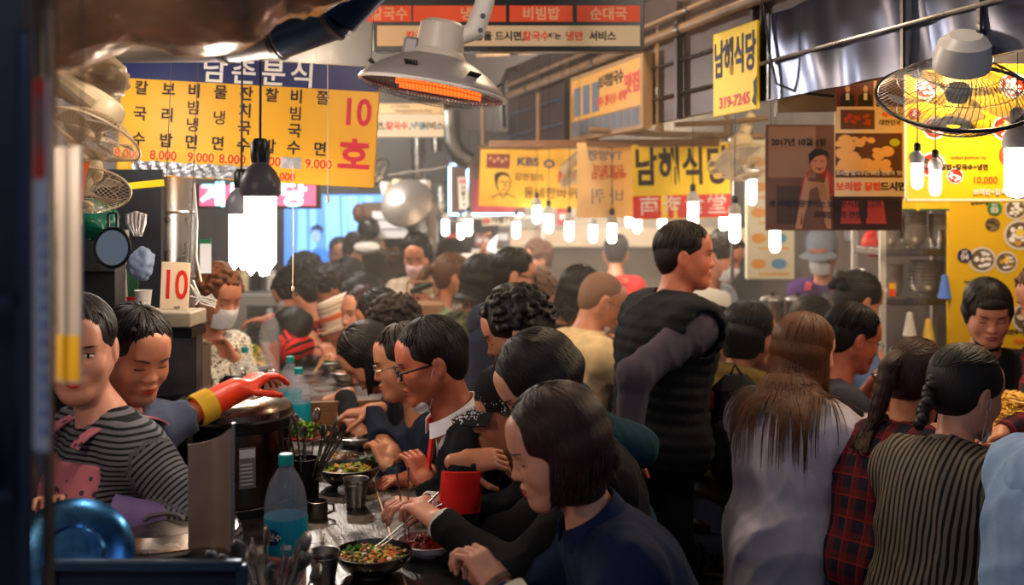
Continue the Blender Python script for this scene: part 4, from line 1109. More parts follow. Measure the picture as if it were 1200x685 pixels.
WIRE = mat('cage_wire', (.55,.53,.52), rough=.3, metal=.8); WIREC = mat('cream_wire', (.80,.70,.56), rough=.4)
BLADE = mat('smoky_blade', (.72,.70,.68), rough=.15, alpha=.5); BLADEC = mat('cream_blade', (.70,.64,.56), rough=.3)
def frame_from(axis, up=(0, 0, 1)):
    z = nrm(axis); x = nrm(np.cross(np.asarray(up, float), z)) if abs(np.dot(nrm(up), z)) < .98 else A(1,0,0); y = np.cross(z, x)
    return np.stack([x, y, z], 1)
def fan(label, c, axis, R=.2, body=WHITEP, wire=WIRE, rim=BLACK, blade=BLADE, nw=72, spin=.2, mount=None, blades=5, group=None, wr=.0009, dome=.42):
    """axis: where the air goes; c: middle of the rim"""
    t = thing('electric_fan', label, 'fan', c, group=group); M = frame_from(axis); t.rotation_euler = Matrix(M.tolist()).to_euler()
    b = MB()
    for i in range(nw):
        a = 2*math.pi*i/nw; tw = .35
        for sgn, dep, r0 in ((1, dome*R, .20), (-1, dome*R*.9, .30)):
            pts = []
            for k in range(7):
                q = k/6; rr = R*(1-(1-r0)*q); z = sgn*dep*math.sin(q*math.pi/2); aa = a+tw*q*sgn; pts.append(A(rr*math.cos(aa), rr*math.sin(aa), z))
            b.tube(pts, wr, 3, cap=False)
    for sgn, dep in ((1, dome*R), (-1, dome*R*.9)):
        for q in (.35, .7):
            rr = R*(1-.8*q) if sgn > 0 else R*(1-.7*q); b.tube([A(rr*math.cos(a), rr*math.sin(a), sgn*dep*math.sin(q*math.pi/2)) for a in np.linspace(0, 2*math.pi, 40, endpoint=False)], wr*1.2, 4, ring=True)
    g_ = b.build('wire_cage', wire, t); g_['kind'] = 'stuff'
    MB().tube([A(R*math.cos(a), R*math.sin(a), 0) for a in np.linspace(0, 2*math.pi, 56, endpoint=False)], R*.026, 8, ring=True).build('rim', rim, t)
    MB().lathe([(R*.10, dome*R), (R*.22, dome*R-.002), (R*.23, dome*R+.006), (R*.12, dome*R+.012), (R*.10, dome*R+.004)], n=28).build('front_badge', body, t)
    MB().lathe([(.001, .018), (R*.13, .012), (R*.16, -.02), (R*.12, -.03), (.001, -.03)], n=20).build('hub', body, t)
    for i in range(blades):
        a0 = 2*math.pi*i/blades+spin
        def bf(u, v):
            r_ = R*(.14+.70*u); w = .50*(math.sin(min(1, u*1.25+.12)*math.pi*.62)); a = a0+(v-.5)*w*1.7+.25*u
            return (r_*math.cos(a), r_*math.sin(a), (v-.5)*R*.22*(1-.3*u))
        MB().grid(bf, 8, 6, .002).build('blade', blade, t)
    MB().lathe([(.001, -dome*R*2.05), (R*.20, -dome*R*2.0), (R*.32, -dome*R*1.75), (R*.36, -dome*R*1.25), (R*.35, -dome*R*.95), (R*.30, -dome*R*.86), (.001, -dome*R*.86)], n=28).build('motor_housing', body, t)
    if mount is not None:
        m0 = Vector(M.T@(np.asarray(mount, float)-np.asarray(c, float))); a0 = A(0, 0, -dome*R*1.5)
        m1 = np.array(m0); e = nrm(m1-a0)
        MB().tube([a0, a0*.4+m1*.6, m1], [.030, .026, .022], 10).build('mounting_arm', body, t)
    return t
fan('large white ceiling fan with black rim and smoky blades, top right', P(1122, 112, 2.7), (.10, .52, -.85), R=.203, mount=P(1160, 15, 2.8), spin=.9, wr=.0011)
fan('cream wall fan with wire cage at the top left corner', P(112, 158, 2.25), (-.30, -.42, -.86), R=.102, body=CREAM, wire=WIREC, rim=mat('cream_rim', (.86,.76,.62), rough=.4), blade=BLADEC, mount=P(80, 95, 2.4), nw=60, wr=.0006)
fan('second cream fan hanging lower left, partly behind the first', P(100, 222, 2.5), (.1, -.45, -.8), R=.105, body=CREAM, wire=WIREC, rim=mat('cream_rim', (1,1,1)), blade=BLADEC, mount=P(70, 200, 2.6), nw=40, wr=.0006)
fan('cream fan with pale blades beside the yellow and red banner', P(872, 190, 4.7), (.05, -.35, -.8), R=.165, body=CREAM, wire=WIREC, rim=CREAM, blade=mat('pale_blade', (.85,.80,.72), rough=.3, alpha=.6), mount=P(880, 135, 4.8), nw=40, wr=.0010)
fan('small white fan with black rim beside the yellow menu board', P(438, 204, 5.2), (.6, -.3, -.55), R=.10, mount=P(425, 190, 5.3), nw=30, wr=.0008)
fan('cream fan in front of the yellow portrait banner', P(672, 205, 5.6), (.5, -.3, -.5), R=.10, body=CREAM, wire=WIREC, rim=CREAM, blade=BLADEC, mount=P(690, 170, 5.6), nw=24, wr=.001)
t = thing('crinkled_bag', 'crinkled clear bag tied over the top of the cream fan', 'bag', P(105, 92, 2.6))
b = MB().ball((0, 0, 0), (.10, .07, .07), 28, 18); mesh_obj('film', crumple(b.v, .02, 40, 8), b.f, mat('milky_film', (.72,.62,.50), rough=.2, bump=.5, bscale=20), t)
t = thing('tied_ribbon', 'orange and yellow plastic ties knotted on the cream fan', 'ribbon', P(88, 205, 2.2))
for i in range(9):
    r = random.Random(i); x = (r.random()-.4)*.07
    MB().tube([A(x*.3, 0, .02), A(x, -.02, .01+r.uniform(-.02, .02)), A(x+r.uniform(-.02, .02), -.03, -.04-r.random()*.07)], .0022, 5).build('tie', [mat('orange_tie', (.90,.38,.08), rough=.4), YEL][i % 2], t)

# infra red heater
HC = P(507, 104, 3.2); t = thing('radiant_heater', 'round grey radiant heater with glowing orange element, hanging at top centre', 'heater', HC)
M = frame_from((-.17, -.005, -1), (0, 1, 0)); t.rotation_euler = Matrix(M.tolist()).to_euler(); HR = .228
HG = mat('heater_grey', (.52,.50,.50), rough=.4, var=.05)
MB().lathe([(HR, 0), (HR*1.01, -.004), (HR, -.010), (HR*.93, -.026), (HR*.80, -.050), (HR*.78, -.054), (HR*.62, -.075), (HR*.60, -.079), (HR*.46, -.094), (HR*.40, -.098), (HR*.40, -.092), (HR*.7, -.058), (HR*.96, -.006)], n=64).build('reflector_shell', HG, t)
MB().tube([A(HR*math.cos(a), HR*math.sin(a), .002) for a in np.linspace(0, 2*math.pi, 64, endpoint=False)], .006, 8, ring=True).build('rim', WHITEP, t)
MB().lathe([(.001, -.215), (.055, -.213), (.072, -.200), (.076, -.12), (.088, -.105), (.090, -.09), (.001, -.088)], n=32).build('motor_neck', mat('heater_neck', (.72,.68,.64), rough=.4), t)
MB().box((.085, 0, -.11), (.05, .09, .07), bev=.01).build('junction_box', HG, t)
b = MB()
for i in range(44):
    x = -HR+2*HR*(i+.5)/44; w = math.sqrt(max(0, HR*HR-x*x)); b.tube([A(x, w*q, .050*(1-q*q)*math.sqrt(max(0, 1-(x/HR)**2))) for q in (-1, -.6, -.2, .2, .6, 1)], .0009, 3, cap=False)
for r_ in (.3, .6, .85): b.tube([A(HR*r_*math.cos(a), HR*r_*math.sin(a), .05*(1-r_*r_)) for a in np.linspace(0, 2*math.pi, 40, endpoint=False)], .0011, 4, ring=True)
b.build('wire_guard', BLACK, t)['kind'] = 'stuff'
GLOW = mat('glowing_element', (1.0,.30,.08), rough=.5, emit=2.2)
for k in (-1, 1): MB().tube([A(-.15, k*.055, -.004), A(.11, k*.055, -.004)], .011, 10).build('heating_element', GLOW, t)
MB().lathe([(.001, -.03), (HR*.7, -.03), (HR*.72, -.034), (.001, -.034)], n=40).build('reflector', mat('heater_mirror', (.25,.22,.22), rough=.2, metal=1.), t)
for a in np.arange(0, 2*math.pi, math.pi/3.2):
    for k in range(6):
        aa = a+k*.035; q = nrm(A(math.cos(aa), math.sin(aa), 0)); MB().box(q*HR*.86+A(0, 0, -.0405), (.036, .003, .006), rotz(aa)@roty(.62)).build('vent_slot', BLACK, t, smooth=False)
MB().tube([A(-.05, .0, -.17), A(-.10, 0, -.20), A(-.115, 0, -.29), A(-.115, 0, -.42)], [.026, .034, .030, .030], 16).build('bracket_arm', WHITEP, t)
for dz in (-.20, -.245): MB().lathe([(.001, -.002), (.008, -.002), (.008, .002), (.001, .002)], c=(-.118, -.030, dz), n=14, R=rotx(math.pi/2)).build('bolt', STEELD, t)

# ---- compact fluorescent bulbs
TUBE = mat('lit_tube', (1.0,.95,.88), emit=20.); TUBEF = mat('lit_tube_far', (1.0,.95,.89), emit=14.)
SHADEG = mat('lamp_base_grey', (.36,.35,.38), rough=.4)
def bulb(label, px, py, Y, h=.11, r=.035, cord=3.3, group=None, near=False, name='hanging_bulb', shade=True, z1=None):
    """(px, py): the foot of the lit tubes"""
    c = P(px, py, Y); t = thing(name, label, 'bulb', c, group=group)
    m = TUBE if near else TUBEF
    if near:
        n = 6
        for i in range(n):
            a = 2*math.pi*i/n; x, y = r*.68*math.cos(a), r*.68*math.sin(a); hh = h*(1 if i % 2 else .94)
            MB().tube([A(x, y, h), A(x, y, h-hh+.012), A(x*.8, y*.8, h-hh), A(x*.45, y*.45, h-hh+.012), A(x*.45, y*.45, h)], r*.27, 8).build('lit_tube', m, t)
    else: MB().lathe([(.001, 0), (r*.7, .006), (r, .02), (r, h-.01), (r*.8, h)], n=14).build('lit_tube', m, t)
    MB().lathe([(r*1.05, h-.004), (r*1.18, h+.006), (r*1.15, h+r*.9), (r*.85, h+r*1.45), (r*.5, h+r*1.8), (r*.46, h+r*2.1), (.001, h+r*2.1)], n=24).build('lamp_base', SHADEG if near else mat('lamp_base_pale', (.70,.68,.66), rough=.4), t)
    MB().lathe([(.001, h+r*1.9), (r*.52, h+r*1.9), (r*.56, h+r*2.2), (r*.56, h+r*3.0), (r*.35, h+r*3.3), (.001, h+r*3.3)], n=16).build('socket', BLACK, t)
    top = 3.4-c[2]
    MB().tube([A(0, 0, h+r*3.2), A(.004, 0, (h+top)/2), A(0, 0, top)], .0035 if near else .0018, 6).build('cord', BLACK, t)
    return t
bulb('large lit bulb with grey base hanging before the yellow menu board', 305, 318, 2.75, h=.205, r=.046, near=True, z1=2.05)
bulb('large lit bulb hanging just behind the nearest one, slightly left', 283, 312, 3.25, h=.17, r=.042, near=True, z1=3.3)
for i, (px, py, Y) in enumerate([(522, 276, 6.6), (540, 280, 6.9), (549, 276, 6.4), (605, 279, 6.6), (629, 262, 5.9), (643, 273, 5.6), (667, 282, 5.4), (695, 284, 5.9), (717, 285, 5.3), (747, 273, 6.0), (737, 266, 6.6), (776, 270, 5.9), (861, 285, 4.3), (848, 270, 5.2), (881, 240, 4.9), (908, 296, 4.6), (812, 268, 4.6)]):
    bulb('small lit bulb over the middle stalls, %s' % ['first from the left', 'second from the left, set further back', 'third from the left', 'left of the pair under the portrait banner', 'high and beside the portrait banner', 'lowest one under the portrait banner', 'between the portrait banner and the mirrored banner', 'left one under the mirrored banner', 'right one under the mirrored banner', 'left one under the yellow and red banner', 'small one behind the yellow and red banner', 'in the middle under the yellow and red banner', 'nearest one right of the yellow and red banner', 'behind the nearest right one', 'high beside the cream fan', 'under the poster of the aproned woman', 'in front of the yellow and red banner'][i],
         px, py, Y, h=.125 if i > 11 else .105, r=.023, group='small bulbs over the middle stalls', z1=min(3.3, 1.65+(250-130)*Y/1200))
for px, lab in ((1075, 'left'), (1096, 'right')):
    bulb('%s of two bulbs hanging before the yellow set menu' % lab, px, 222+(px > 1080)*8, 3.15, h=.085, r=.018, z1=2.02)
bulb('lit bulb at the right edge before the yellow set menu', 1192, 232, 3.0, h=.15, r=.035, z1=2.0)
# ------------------------------------------------------------------ signs, posters, banners
SY = mat('sign_yellow', (.88,.64,.03), rough=.45, var=.05, vscale=3); SYW = mat('sign_yellow_warm', (.95,.72,.20), rough=.5, var=.06); SB = mat('sign_navy', (.07,.10,.32), rough=.45)
MAG = mat('sign_magenta', (.80,.10,.20), rough=.5); WHT = mat('sign_white', (.88,.85,.80), rough=.5); BRN = mat('sign_brown_ink', (.16,.09,.05), rough=.6); NVY = mat('sign_dark_blue', (.09,.12,.28), rough=.6)
ORG = mat('sign_orange', (.95,.33,.12), rough=.5); CRM = mat('sign_cream', (.90,.80,.64), rough=.5); GRY = mat('sign_grey', (.30,.30,.32), rough=.6); CYN = mat('sign_cyan', (.12,.50,.70), rough=.5)
# 10 ho menu board
k = 3.5/1200
s = Sign('menu_board', 'wide yellow menu board with navy head and magenta number ten', 'sign', P(291, 141, 3.5), 303*k, 142*k, SY, roll=3.2*D2R)
def X(px): return (px-291)*k
def Z(py): return (141-py)*k
s.rect('header_band', SB, 0, Z(85), 302*k, 29*k)
s.text('header_lettering', '남촌분식', X(300), Z(86), 33*k, WHT, .015, spacing=1.25)
cols = [(164, '칼국수'), (196, '보리밥'), (226, '비빔냉면'), (257, '물냉면'), (287, '잔치국수'), (317, '찰밥'), (346, '비빔국수'), (377, '쫄면')]
for x, w in cols:
    n = len(w)
    for i, ch in enumerate(w):
        v = 112+(i*(60/(n-1))) if n > 2 else 112+i*60
        s.text('menu_lettering', ch, X(x), Z(v-1), 17.5*k, BRN, .012 if ch in '냉쫄빔' else .025)
for x, pz in ((152, '8.000'), (194, '8.000'), (238, '9.000'), (275, '8.000'), (316, '8.000'), (376, '9.000')):
    s.rect('price_label', SYW, X(x), Z(187), 33*k, 12*k, lift=.0012)
    s.text('price_lettering', pz, X(x), Z(188), 15*k, REDINK, .02, lift=.002, sx=.95)
s.text('price_lettering', '8.000', X(336), Z(205), 13*k, REDINK, .02, lift=.002, sx=.95)
s.text('number_lettering', '10', X(417), Z(126), 44*k, MAG, .02, sx=.82); s.text('number_lettering', '호', X(417), Z(178), 42*k, MAG, .03)
b = MB().grid(lambda u, v: (X(158)+u*138*k, Z(211)+v*16*k+.002*math.sin(u*40), .002+.001*math.sin(u*70+v*5)), 60, 4); s.put('silver_tape', TAPE, b.v, b.f, 0)
s.rect('silver_tape', TAPE, X(344), Z(188), 24*k, 13*k, lift=.003); s.rect('yellow_patch', SYW, X(148), Z(204), 12*k, 13*k, lift=.002)
s.done()
t = thing('pull_cord', 'thin white pull cord with a knob hanging before the menu board', 'cord', P(384, 230, 3.3)); MB().tube([A(0,0,0), A(0,0,.45)], .0012, 5).build('cord', WHITEP, t); MB().ball((0, 0, -.008), (.007, .007, .014)).build('knob', WHITEP, t)
t = thing('pull_cord', 'thin white cord with a knotted end below the menu board', 'cord', P(343, 338, 3.0)); MB().tube([A(0,0,0), A(.002,0,.2), A(0,0,.36)], .0016, 5).build('cord', CREAM, t); MB().ball((0, 0, 0), (.005, .005, .009)).build('knob', CREAM, t)
# top light box
k = 3.9/1200
s = Sign('light_box_sign', 'long black framed sign with orange cells at the top', 'sign', P(596, 8, 3.9), 318*k, 104*k, BLACK, thick=.06, board='frame')
X = lambda px: (px-596)*k
Z = lambda py: (8-py)*k
for x0, x1, w in ((430, 482, '칼국수'), (484, 593, '냉면'), (597, 671, '비빔밥'), (676, 750, '순대국')):
    s.rect('orange_cell', ORG, X((x0+x1)/2), Z(16), (x1-x0)*k, 19*k); s.text('cell_lettering', w, X((x0+x1)/2)+(.05 if w == '냉면' else 0), Z(17), 16*k, mat('pale_lettering', (.95,.72,.55), rough=.5), .02, lift=.002)
s.rect('cream_band', CRM, 0, Z(42), 308*k, 24*k)
for x, w, m_ in ((505, '칼국수, 비빔', ORG), (585, '밥을 드시면,', BLKINK), (628, '칼국수', ORG), (650, '또는', BLKINK), (673, '냉면', ORG), (706, '서비스', BLKINK)):
    s.text({ORG: 'orange_lettering'}.get(m_, 'black_lettering'), w, X(x), Z(43), (11.5 if w != '또는' else 8)*k, m_, .03, lift=.002)
s.done()
# white service sign behind the heater
k = 5.4/1200
s = Sign('service_sign', 'white sign with red and blue lettering under the heater', 'sign', P(480, 147, 5.4), 80*k, 27*k, WHT, thick=.03)
X = lambda px: (px-480)*k
for x, w, m_ in ((446, '면,', BLKINK), (465, '칼국수', REDINK), (489, ',냉면', CYN), (507, '서비스', BLKINK)): s.text({REDINK: 'red_lettering', CYN: 'blue_lettering'}.get(m_, 'black_lettering'), w, X(x), -.004, 9.5*k, m_, .035)
s.done()
s = Sign('service_sign', 'pale sign with small grey print above the white service sign', 'sign', P(480, 127, 5.45), 80*k, 12*k, CRM, thick=.03)
s.text('small_lettering', 'or Chalbab', -.05, .012, 5*k, GRY, .01); s.text('small_lettering', 'Naengmyeon for free', .02, -.012, 5*k, GRY, .01); s.done()
# portrait banner
k = 6.0/1200
s = Sign('portrait_banner', 'yellow banner with a sketched face and handwritten lettering', 'banner', P(621, 208, 6.0), 118*k, 70*k, SYW, roll=2*D2R, wave=.008, thick=.003)
X = lambda px: (px-621)*k
Z = lambda py: (208-py)*k
s.rect('photo', mat('reddish_photo', (.50,.18,.12), rough=.5), X(583), Z(190), 27*k, 17*k)
for i in range(5): s.disc('photo_face', mat('photo_skin', (.85,.62,.48), rough=.6), X(574+i*4.6), Z(187+(i % 2)*3), 2*k, lift=.002, n=10)
s.text('logo_lettering', 'KBS', X(618), Z(190), 13*k, mat('logo_grey_blue', (.20,.26,.42), rough=.5), .03, sx=1.2)
s.disc('logo_ring', mat('logo_grey_blue', (1,1,1)), X(643), Z(191), 6.5*k, 5*k, r0=.55)
s.text('handwritten_lettering', '김영철의', X(620), Z(208), 9.5*k, BRN, .0); s.text('handwritten_lettering', '동네한바퀴', X(646), Z(226), 14*k, BRN, .01, rot=.02)
s.rect('red_print', mat('faded_red_ink', (.80,.30,.16), rough=.5), X(664), Z(206), 20*k, 14*k); 
# sketched face: hair, outline, features, collar
s.poly('sketch', BRN, [(X(x), Z(y)) for x, y in ((580, 214), (579, 206), (583, 203), (590, 202), (596, 205), (598, 210), (594, 207), (588, 206), (584, 210), (583, 218), (586, 226), (582, 222))])
for pts in ([(598, 210), (598, 219), (594, 227), (590, 229), (586, 226)], [(586, 214), (590, 213)], [(593, 213), (596, 214)], [(591, 214), (593, 219), (591, 220)], [(588, 223), (593, 223)], [(586, 228), (590, 233), (595, 228)], [(576, 233), (586, 228)], [(595, 228), (605, 232)]):
    b = MB().tube([A(X(x), Z(y), 0) for x, y in pts], .0022, 4); s.put('sketch', BRN, b.v, b.f, .002)
s.done()
# mirrored banner
k = 5.3/1200
s = Sign('mirrored_banner', 'pale beige banner showing its lettering reversed', 'banner', P(709, 211, 5.3), 66*k, 88*k, mat('beige_banner', (.90,.74,.52), rough=.6, var=.06), wave=.006, thick=.003)
s.text('reversed_lettering', 'TV방영', .0, .125, 13.5*k, mat('faded_blue_ink', (.50,.48,.55), rough=.6), .02, mirror=True)
s.text('reversed_lettering_red', '김영철의', .02, .055, 10*k, mat('faded_red_ink', (1,1,1)), .03, mirror=True); s.text('reversed_lettering_red', '백령낙원집', .02, .02, 9*k, mat('faded_red_ink', (1,1,1)), .03, mirror=True)
s.text('reversed_lettering', '바퀴', .01, -.09, 20*k, mat('faded_blue_ink', (1,1,1)), .0, mirror=True, spacing=1.4)
s.done()
# yellow and red banner
k = 5.15/1200
s = Sign('shop_banner', 'yellow and red banner with large black lettering over white characters', 'banner', P(799, 212, 5.15), 116*k, 88*k, mat('banner_yellow', (.96,.80,.10), rough=.5), roll=-1.5*D2R, wave=.005, thick=.003)
s.rect('red_band', mat('banner_red', (.86,.16,.08), rough=.5), 0, -.128, 116*k, 27*k)
for i, ch in enumerate('남해식당'): s.text('black_lettering', ch, (-42+i*28)*k, .062, 47*k, BRN, .03, sx=.62)
for i, ch in enumerate('南海食堂'): s.text('white_lettering', ch, (-39+i*26.5)*k, -.128, 24*k, WHT, .006)
s.done()
# framed poster on the fascia
Yc = 5.05; s = Sign('framed_poster', 'framed yellow and grey picture menu high on the fascia', 'poster', (fasc(Yc)-.06, Yc, 2.205), .95, .345, mat('tan_frame', (.62,.48,.32), rough=.5), rz=FRZ, thick=.05, board='frame')
s.rect('print', mat('poster_faded_yellow', (.85,.62,.25), rough=.5), 0, .04, .90, .22); s.rect('print_lower', mat('poster_faded_grey', (.48,.40,.38), rough=.5), 0, -.11, .90, .09)
for i in range(3): s.rect('photo', [mat('photo_blue_grey', (.35,.40,.48)), mat('reddish_photo', (1,1,1)), mat('photo_brown', (.36,.20,.15))][i], -.36+i*.13, .03, .10, .15, lift=.002)
for i in range(10): s.rect('photo', [mat('photo_blue_grey', (1,1,1)), mat('reddish_photo', (1,1,1)), mat('photo_brown', (1,1,1)), mat('photo_pale', (.62,.55,.50))][i % 4], -.40+i*.088, -.11, .06, .07, lift=.002)
s.text('black_lettering', '보리밥국수', .10, .09, .07, BRN, .03, lift=.003); s.text('red_lettering', '강추 쌀국수 시락', .10, -.005, .055, REDINK, .02, lift=.003); s.text('red_lettering', '맛집', .36, .04, .10, REDINK, .03, lift=.003)
s.done()
# small yellow shop sign on the fascia
Yc = 3.83; s = Sign('shop_sign', 'small yellow sign with black lettering and a telephone number', 'sign', (fasc(Yc)-.045, Yc, 2.185), .33, .32, mat('banner_yellow', (1,1,1)), rz=FRZ, thick=.012)
for i, ch in enumerate('남해식당'): s.text('black_lettering', ch, -.118+i*.079, .045, .150, NVY, .03, sx=.56); 
s.text('number_lettering', '319-7245', 0, -.115, .058, MAG, .03, sx=1.05)
s.poly('torn_edge', mat('torn_green', (.10,.20,.18)), [(.165, -.04), (.14, -.06), (.145, -.10), (.13, -.13), (.16, -.15), (.165, -.10)])
s.done()
# poster of the aproned woman
k = 3.95/1200
s = Sign('aproned_woman_poster', 'brownish poster of a smiling woman in a pink shirt and apron', 'poster', P(977, 208, 3.95), 160*k, 124*k, mat('poster_brown', (.42,.27,.21), rough=.5, var=.2), wave=.004, thick=.003)
X = lambda px: (px-977)*k
Z = lambda py: (208-py)*k
s.rect('print_wall', mat('poster_pale', (.60,.44,.35), rough=.5), X(928), Z(178), 55*k, 60*k)
s.rect('print_dark', mat('poster_dark', (.20,.06,.06), rough=.5), X(1016), Z(247), 80*k, 44*k); s.rect('print_shade', mat('poster_shade', (.25,.17,.14), rough=.5), X(925), Z(240), 30*k, 45*k)
s.poly('print_shirt', mat('poster_pink', (.72,.22,.22), rough=.5), [(X(x), Z(y)) for x, y in ((940, 212), (945, 202), (955, 197), (968, 199), (976, 206), (977, 228), (968, 232), (936, 234))], lift=.0016)
s.poly('print_apron', mat('poster_apron', (.74,.54,.42), rough=.5), [(X(x), Z(y)) for x, y in ((944, 203), (946, 212), (966, 214), (969, 202), (971, 214), (974, 268), (932, 268), (938, 232))], lift=.0022)
s.disc('print_face', mat('poster_skin', (.80,.52,.40), rough=.5), X(959), Z(191), 9.5*k, 12*k, lift=.0024); s.poly('print_hair', mat('poster_hair', (.05,.03,.03)), [(X(x), Z(y)) for x, y in ((948, 192), (947, 181), (953, 175), (962, 174), (970, 178), (972, 186), (966, 181), (956, 183), (951, 188))], lift=.003)
s.poly('print_face_lines', mat('poster_hair', (1,1,1)), [(X(955), Z(195)), (X(960), Z(197.5)), (X(965), Z(195)), (X(960), Z(200))], lift=.003)
for x in (955, 963): s.rect('print_face_lines', mat('poster_hair', (1,1,1)), X(x), Z(188.5), 4*k, 1*k, lift=.003, nu=1)
for x in (995, 1025): s.poly('print_shirt', mat('poster_pink', (1,1,1)), [(X(x-10), Z(262)), (X(x-8), Z(235)), (X(x+10), Z(235)), (X(x+14), Z(262))], lift=.0016)
s.text('date_lettering', '2017년 10월 1일', X(936), Z(167), 9.5*k, BLKINK, .03, lift=.003)
s.text('caption_lettering', '세 자매가 운영하는 남해문시장 최고의 맛집!', X(977), Z(239), 9*k, mat('poster_caption', (.10,.12,.26)), .02, sx=.93, lift=.004)
s.text('caption_lettering', '자매밥집의 전쟁터', X(985), Z(252), 8.5*k, mat('poster_caption', (1,1,1)), .02, lift=.004)
s.done()
# chicken poster
k = 3.8/1200
s = Sign('chicken_poster', 'cream poster with a large chicken photograph and orange lettering', 'poster', P(1019, 161, 3.8), 82*k, 138*k, CRM, wave=.002, thick=.003)
X = lambda px: (px-1019)*k
Z = lambda py: (161-py)*k
CH = [mat('chicken_gold', (.80,.52,.24), rough=.4), mat('chicken_light', (.92,.70,.40), rough=.4), mat('chicken_brown', (.55,.30,.13), rough=.4)]
s.rect('photo_top', mat('poster_maroon', (.42,.12,.12), rough=.5), X(1002), Z(109), 44*k, 32*k); s.rect('photo_corner', mat('photo_brown', (1,1,1)), X(1043), Z(109), 32*k, 32*k)
for x, cm in ((993, mat('photo_suit', (.06,.06,.08))), (1014, mat('photo_dress', (.12,.14,.20)))):
    s.poly('photo_clothes', cm, [(X(x-9), Z(124)), (X(x-8), Z(113)), (X(x-3), Z(108)), (X(x+3), Z(108)), (X(x+8), Z(113)), (X(x+9), Z(124))], lift=.0016)
    s.disc('photo_hair', BLKINK, X(x), Z(103), 4.2*k, 5.2*k, lift=.0016, n=14); s.disc('photo_face', mat('photo_skin', (1,1,1)), X(x), Z(104), 3*k, 4*k, lift=.0024, n=14)
    s.rect('photo_shirt', WHT, X(x), Z(113), 4*k, 8*k, lift=.0022, nu=1)
s.rect('photo_dish', mat('photo_brown', (1,1,1)), X(1005), Z(140), 40*k, 23*k, lift=.0015)
r = random.Random(4)
for i in range(16): s.disc('dish_piece', mat('kimchi_red', (.70,.18,.06), rough=.4), X(1005+r.uniform(-15, 15)), Z(141+r.uniform(-7, 6)), r.uniform(2, 4)*k, r.uniform(1, 2.5)*k, lift=.0018+i*.00005, n=9)
s.text('side_lettering', '대한민국', X(1043), Z(144), 7*k, BLKINK, .02); s.text('side_lettering_orange', '쑥쑥이', X(1043), Z(135), 7*k, ORG, .03)
s.rect('photo_chicken', mat('photo_brown', (1,1,1)), X(1018), Z(182), 78*k, 52*k, lift=.0015)
for i in range(46):
    x, y = r.uniform(-36, 22), r.uniform(-20, 18); rr = r.uniform(4, 9)
    if x > 8 and y < -8: continue
    s.disc('chicken_piece', CH[i % 3], X(1018+x), Z(182+y), rr*k, rr*r.uniform(.5, .9)*k, lift=.0018+i*.00004, n=12)
s.disc('badge', mat('badge_lime', (.72,.80,.10)), X(1048), Z(167), 6*k, 4.5*k, lift=.005)
s.text('white_caption', '보리밥 칼국수는 30년 전통의 맛!', X(1018), Z(203), 5.8*k, WHT, .02, lift=.005)
s.text('orange_lettering', '보리밥 닭밥', X(1006), Z(219), 11*k, ORG, .035, lift=.003); s.text('black_lettering', '드시면', X(1047), Z(219), 11*k, BLKINK, .035, lift=.003)
s.done()
# food pictures used on the set menus
def dish(s, x, y, r, kind, k, rim=True):
    rr = random.Random(int(x*7+y*13))
    if rim: s.disc('dish_rim', WHT if kind != 'mix' else mat('dish_dark', (.20,.18,.16)), x, y, r, r*.95, lift=.0014)
    base = {'soup': mat('dish_soup', (.55,.22,.08), rough=.4), 'mix': mat('dish_mix', (.80,.68,.36), rough=.4), 'grain': mat('dish_grain', (.42,.34,.24), rough=.5), 'red': mat('kimchi_red', (1,1,1))}[kind]
    s.disc('dish_base', base, x, y, r*.84, r*.78, lift=.0018)
    pal = {'soup': ['dish_soup_dark:.30,.10,.05', 'dish_noodle:.85,.65,.35', 'dish_green:.30,.42,.12'], 'mix': ['dish_egg:.95,.80,.25', 'dish_green:1,1,1', 'dish_white:.92,.88,.78', 'dish_soup_dark:1,1,1'], 'grain': ['dish_grain_dark:.24,.18,.13', 'dish_grain_pale:.58,.50,.38'], 'red': ['dish_soup_dark:1,1,1', 'dish_egg:1,1,1']}[kind]
    for i in range(14):
        nme, cc = pal[i % len(pal)].split(':'); a, q = rr.uniform(0, 6.3), r*.62*math.sqrt(rr.random())
        s.disc('dish_piece_'+nme[5:], mat(nme, tuple(float(c) for c in cc.split(','))), x+q*math.cos(a), y+q*math.sin(a)*.9, r*rr.uniform(.10, .26), r*rr.uniform(.08, .18), lift=.0022+i*.00005, n=9)
    if kind == 'soup': s.disc('dish_yolk', mat('dish_yolk', (.98,.85,.35)), x, y+r*.15, r*.28, r*.24, lift=.0035)
# yellow set menu, top right
k = 3.5/1200
s = Sign('set_menu_sign', 'bright yellow set menu hanging behind the large fan', 'sign', P(1140, 156, 3.5), 160*k, 162*k, mat('menu_yellow', (.97,.76,.06), rough=.4, var=.03), thick=.006)
X = lambda px: (px-1140)*k
Z = lambda py: (156-py)*k
s.rect('edge_tape', CRM, X(1061), Z(156), 3*k, 160*k); s.rect('bottom_strip', mat('banner_white_edge', (.90,.86,.70)), 0, Z(234), 158*k, 3*k)
for x, y, r_, kd in ((1085, 104, 13, 'red'), (1187, 100, 16, 'mix'), (1095, 150, 14, 'mix'), (1092, 193, 16, 'grain'), (1119, 206, 10, 'red'), (1178, 150, 16, 'soup')): dish(s, X(x), Z(y), r_*k, kd, k)
for x, y, w, m_ in ((1074, 85, '01', CYN), (1072, 133, '02', MAG), (1072, 183, '03', mat('badge_green', (.10,.50,.25)))):
    s.disc('badge_'+w, m_, X(x), Z(y), 6.5*k, lift=.003); s.text('badge_lettering', 'SET', X(x), Z(y-2.8), 3.6*k, WHT, .03, lift=.004); s.text('badge_lettering', w, X(x), Z(y+1.8), 6.5*k, WHT, .04, lift=.004)
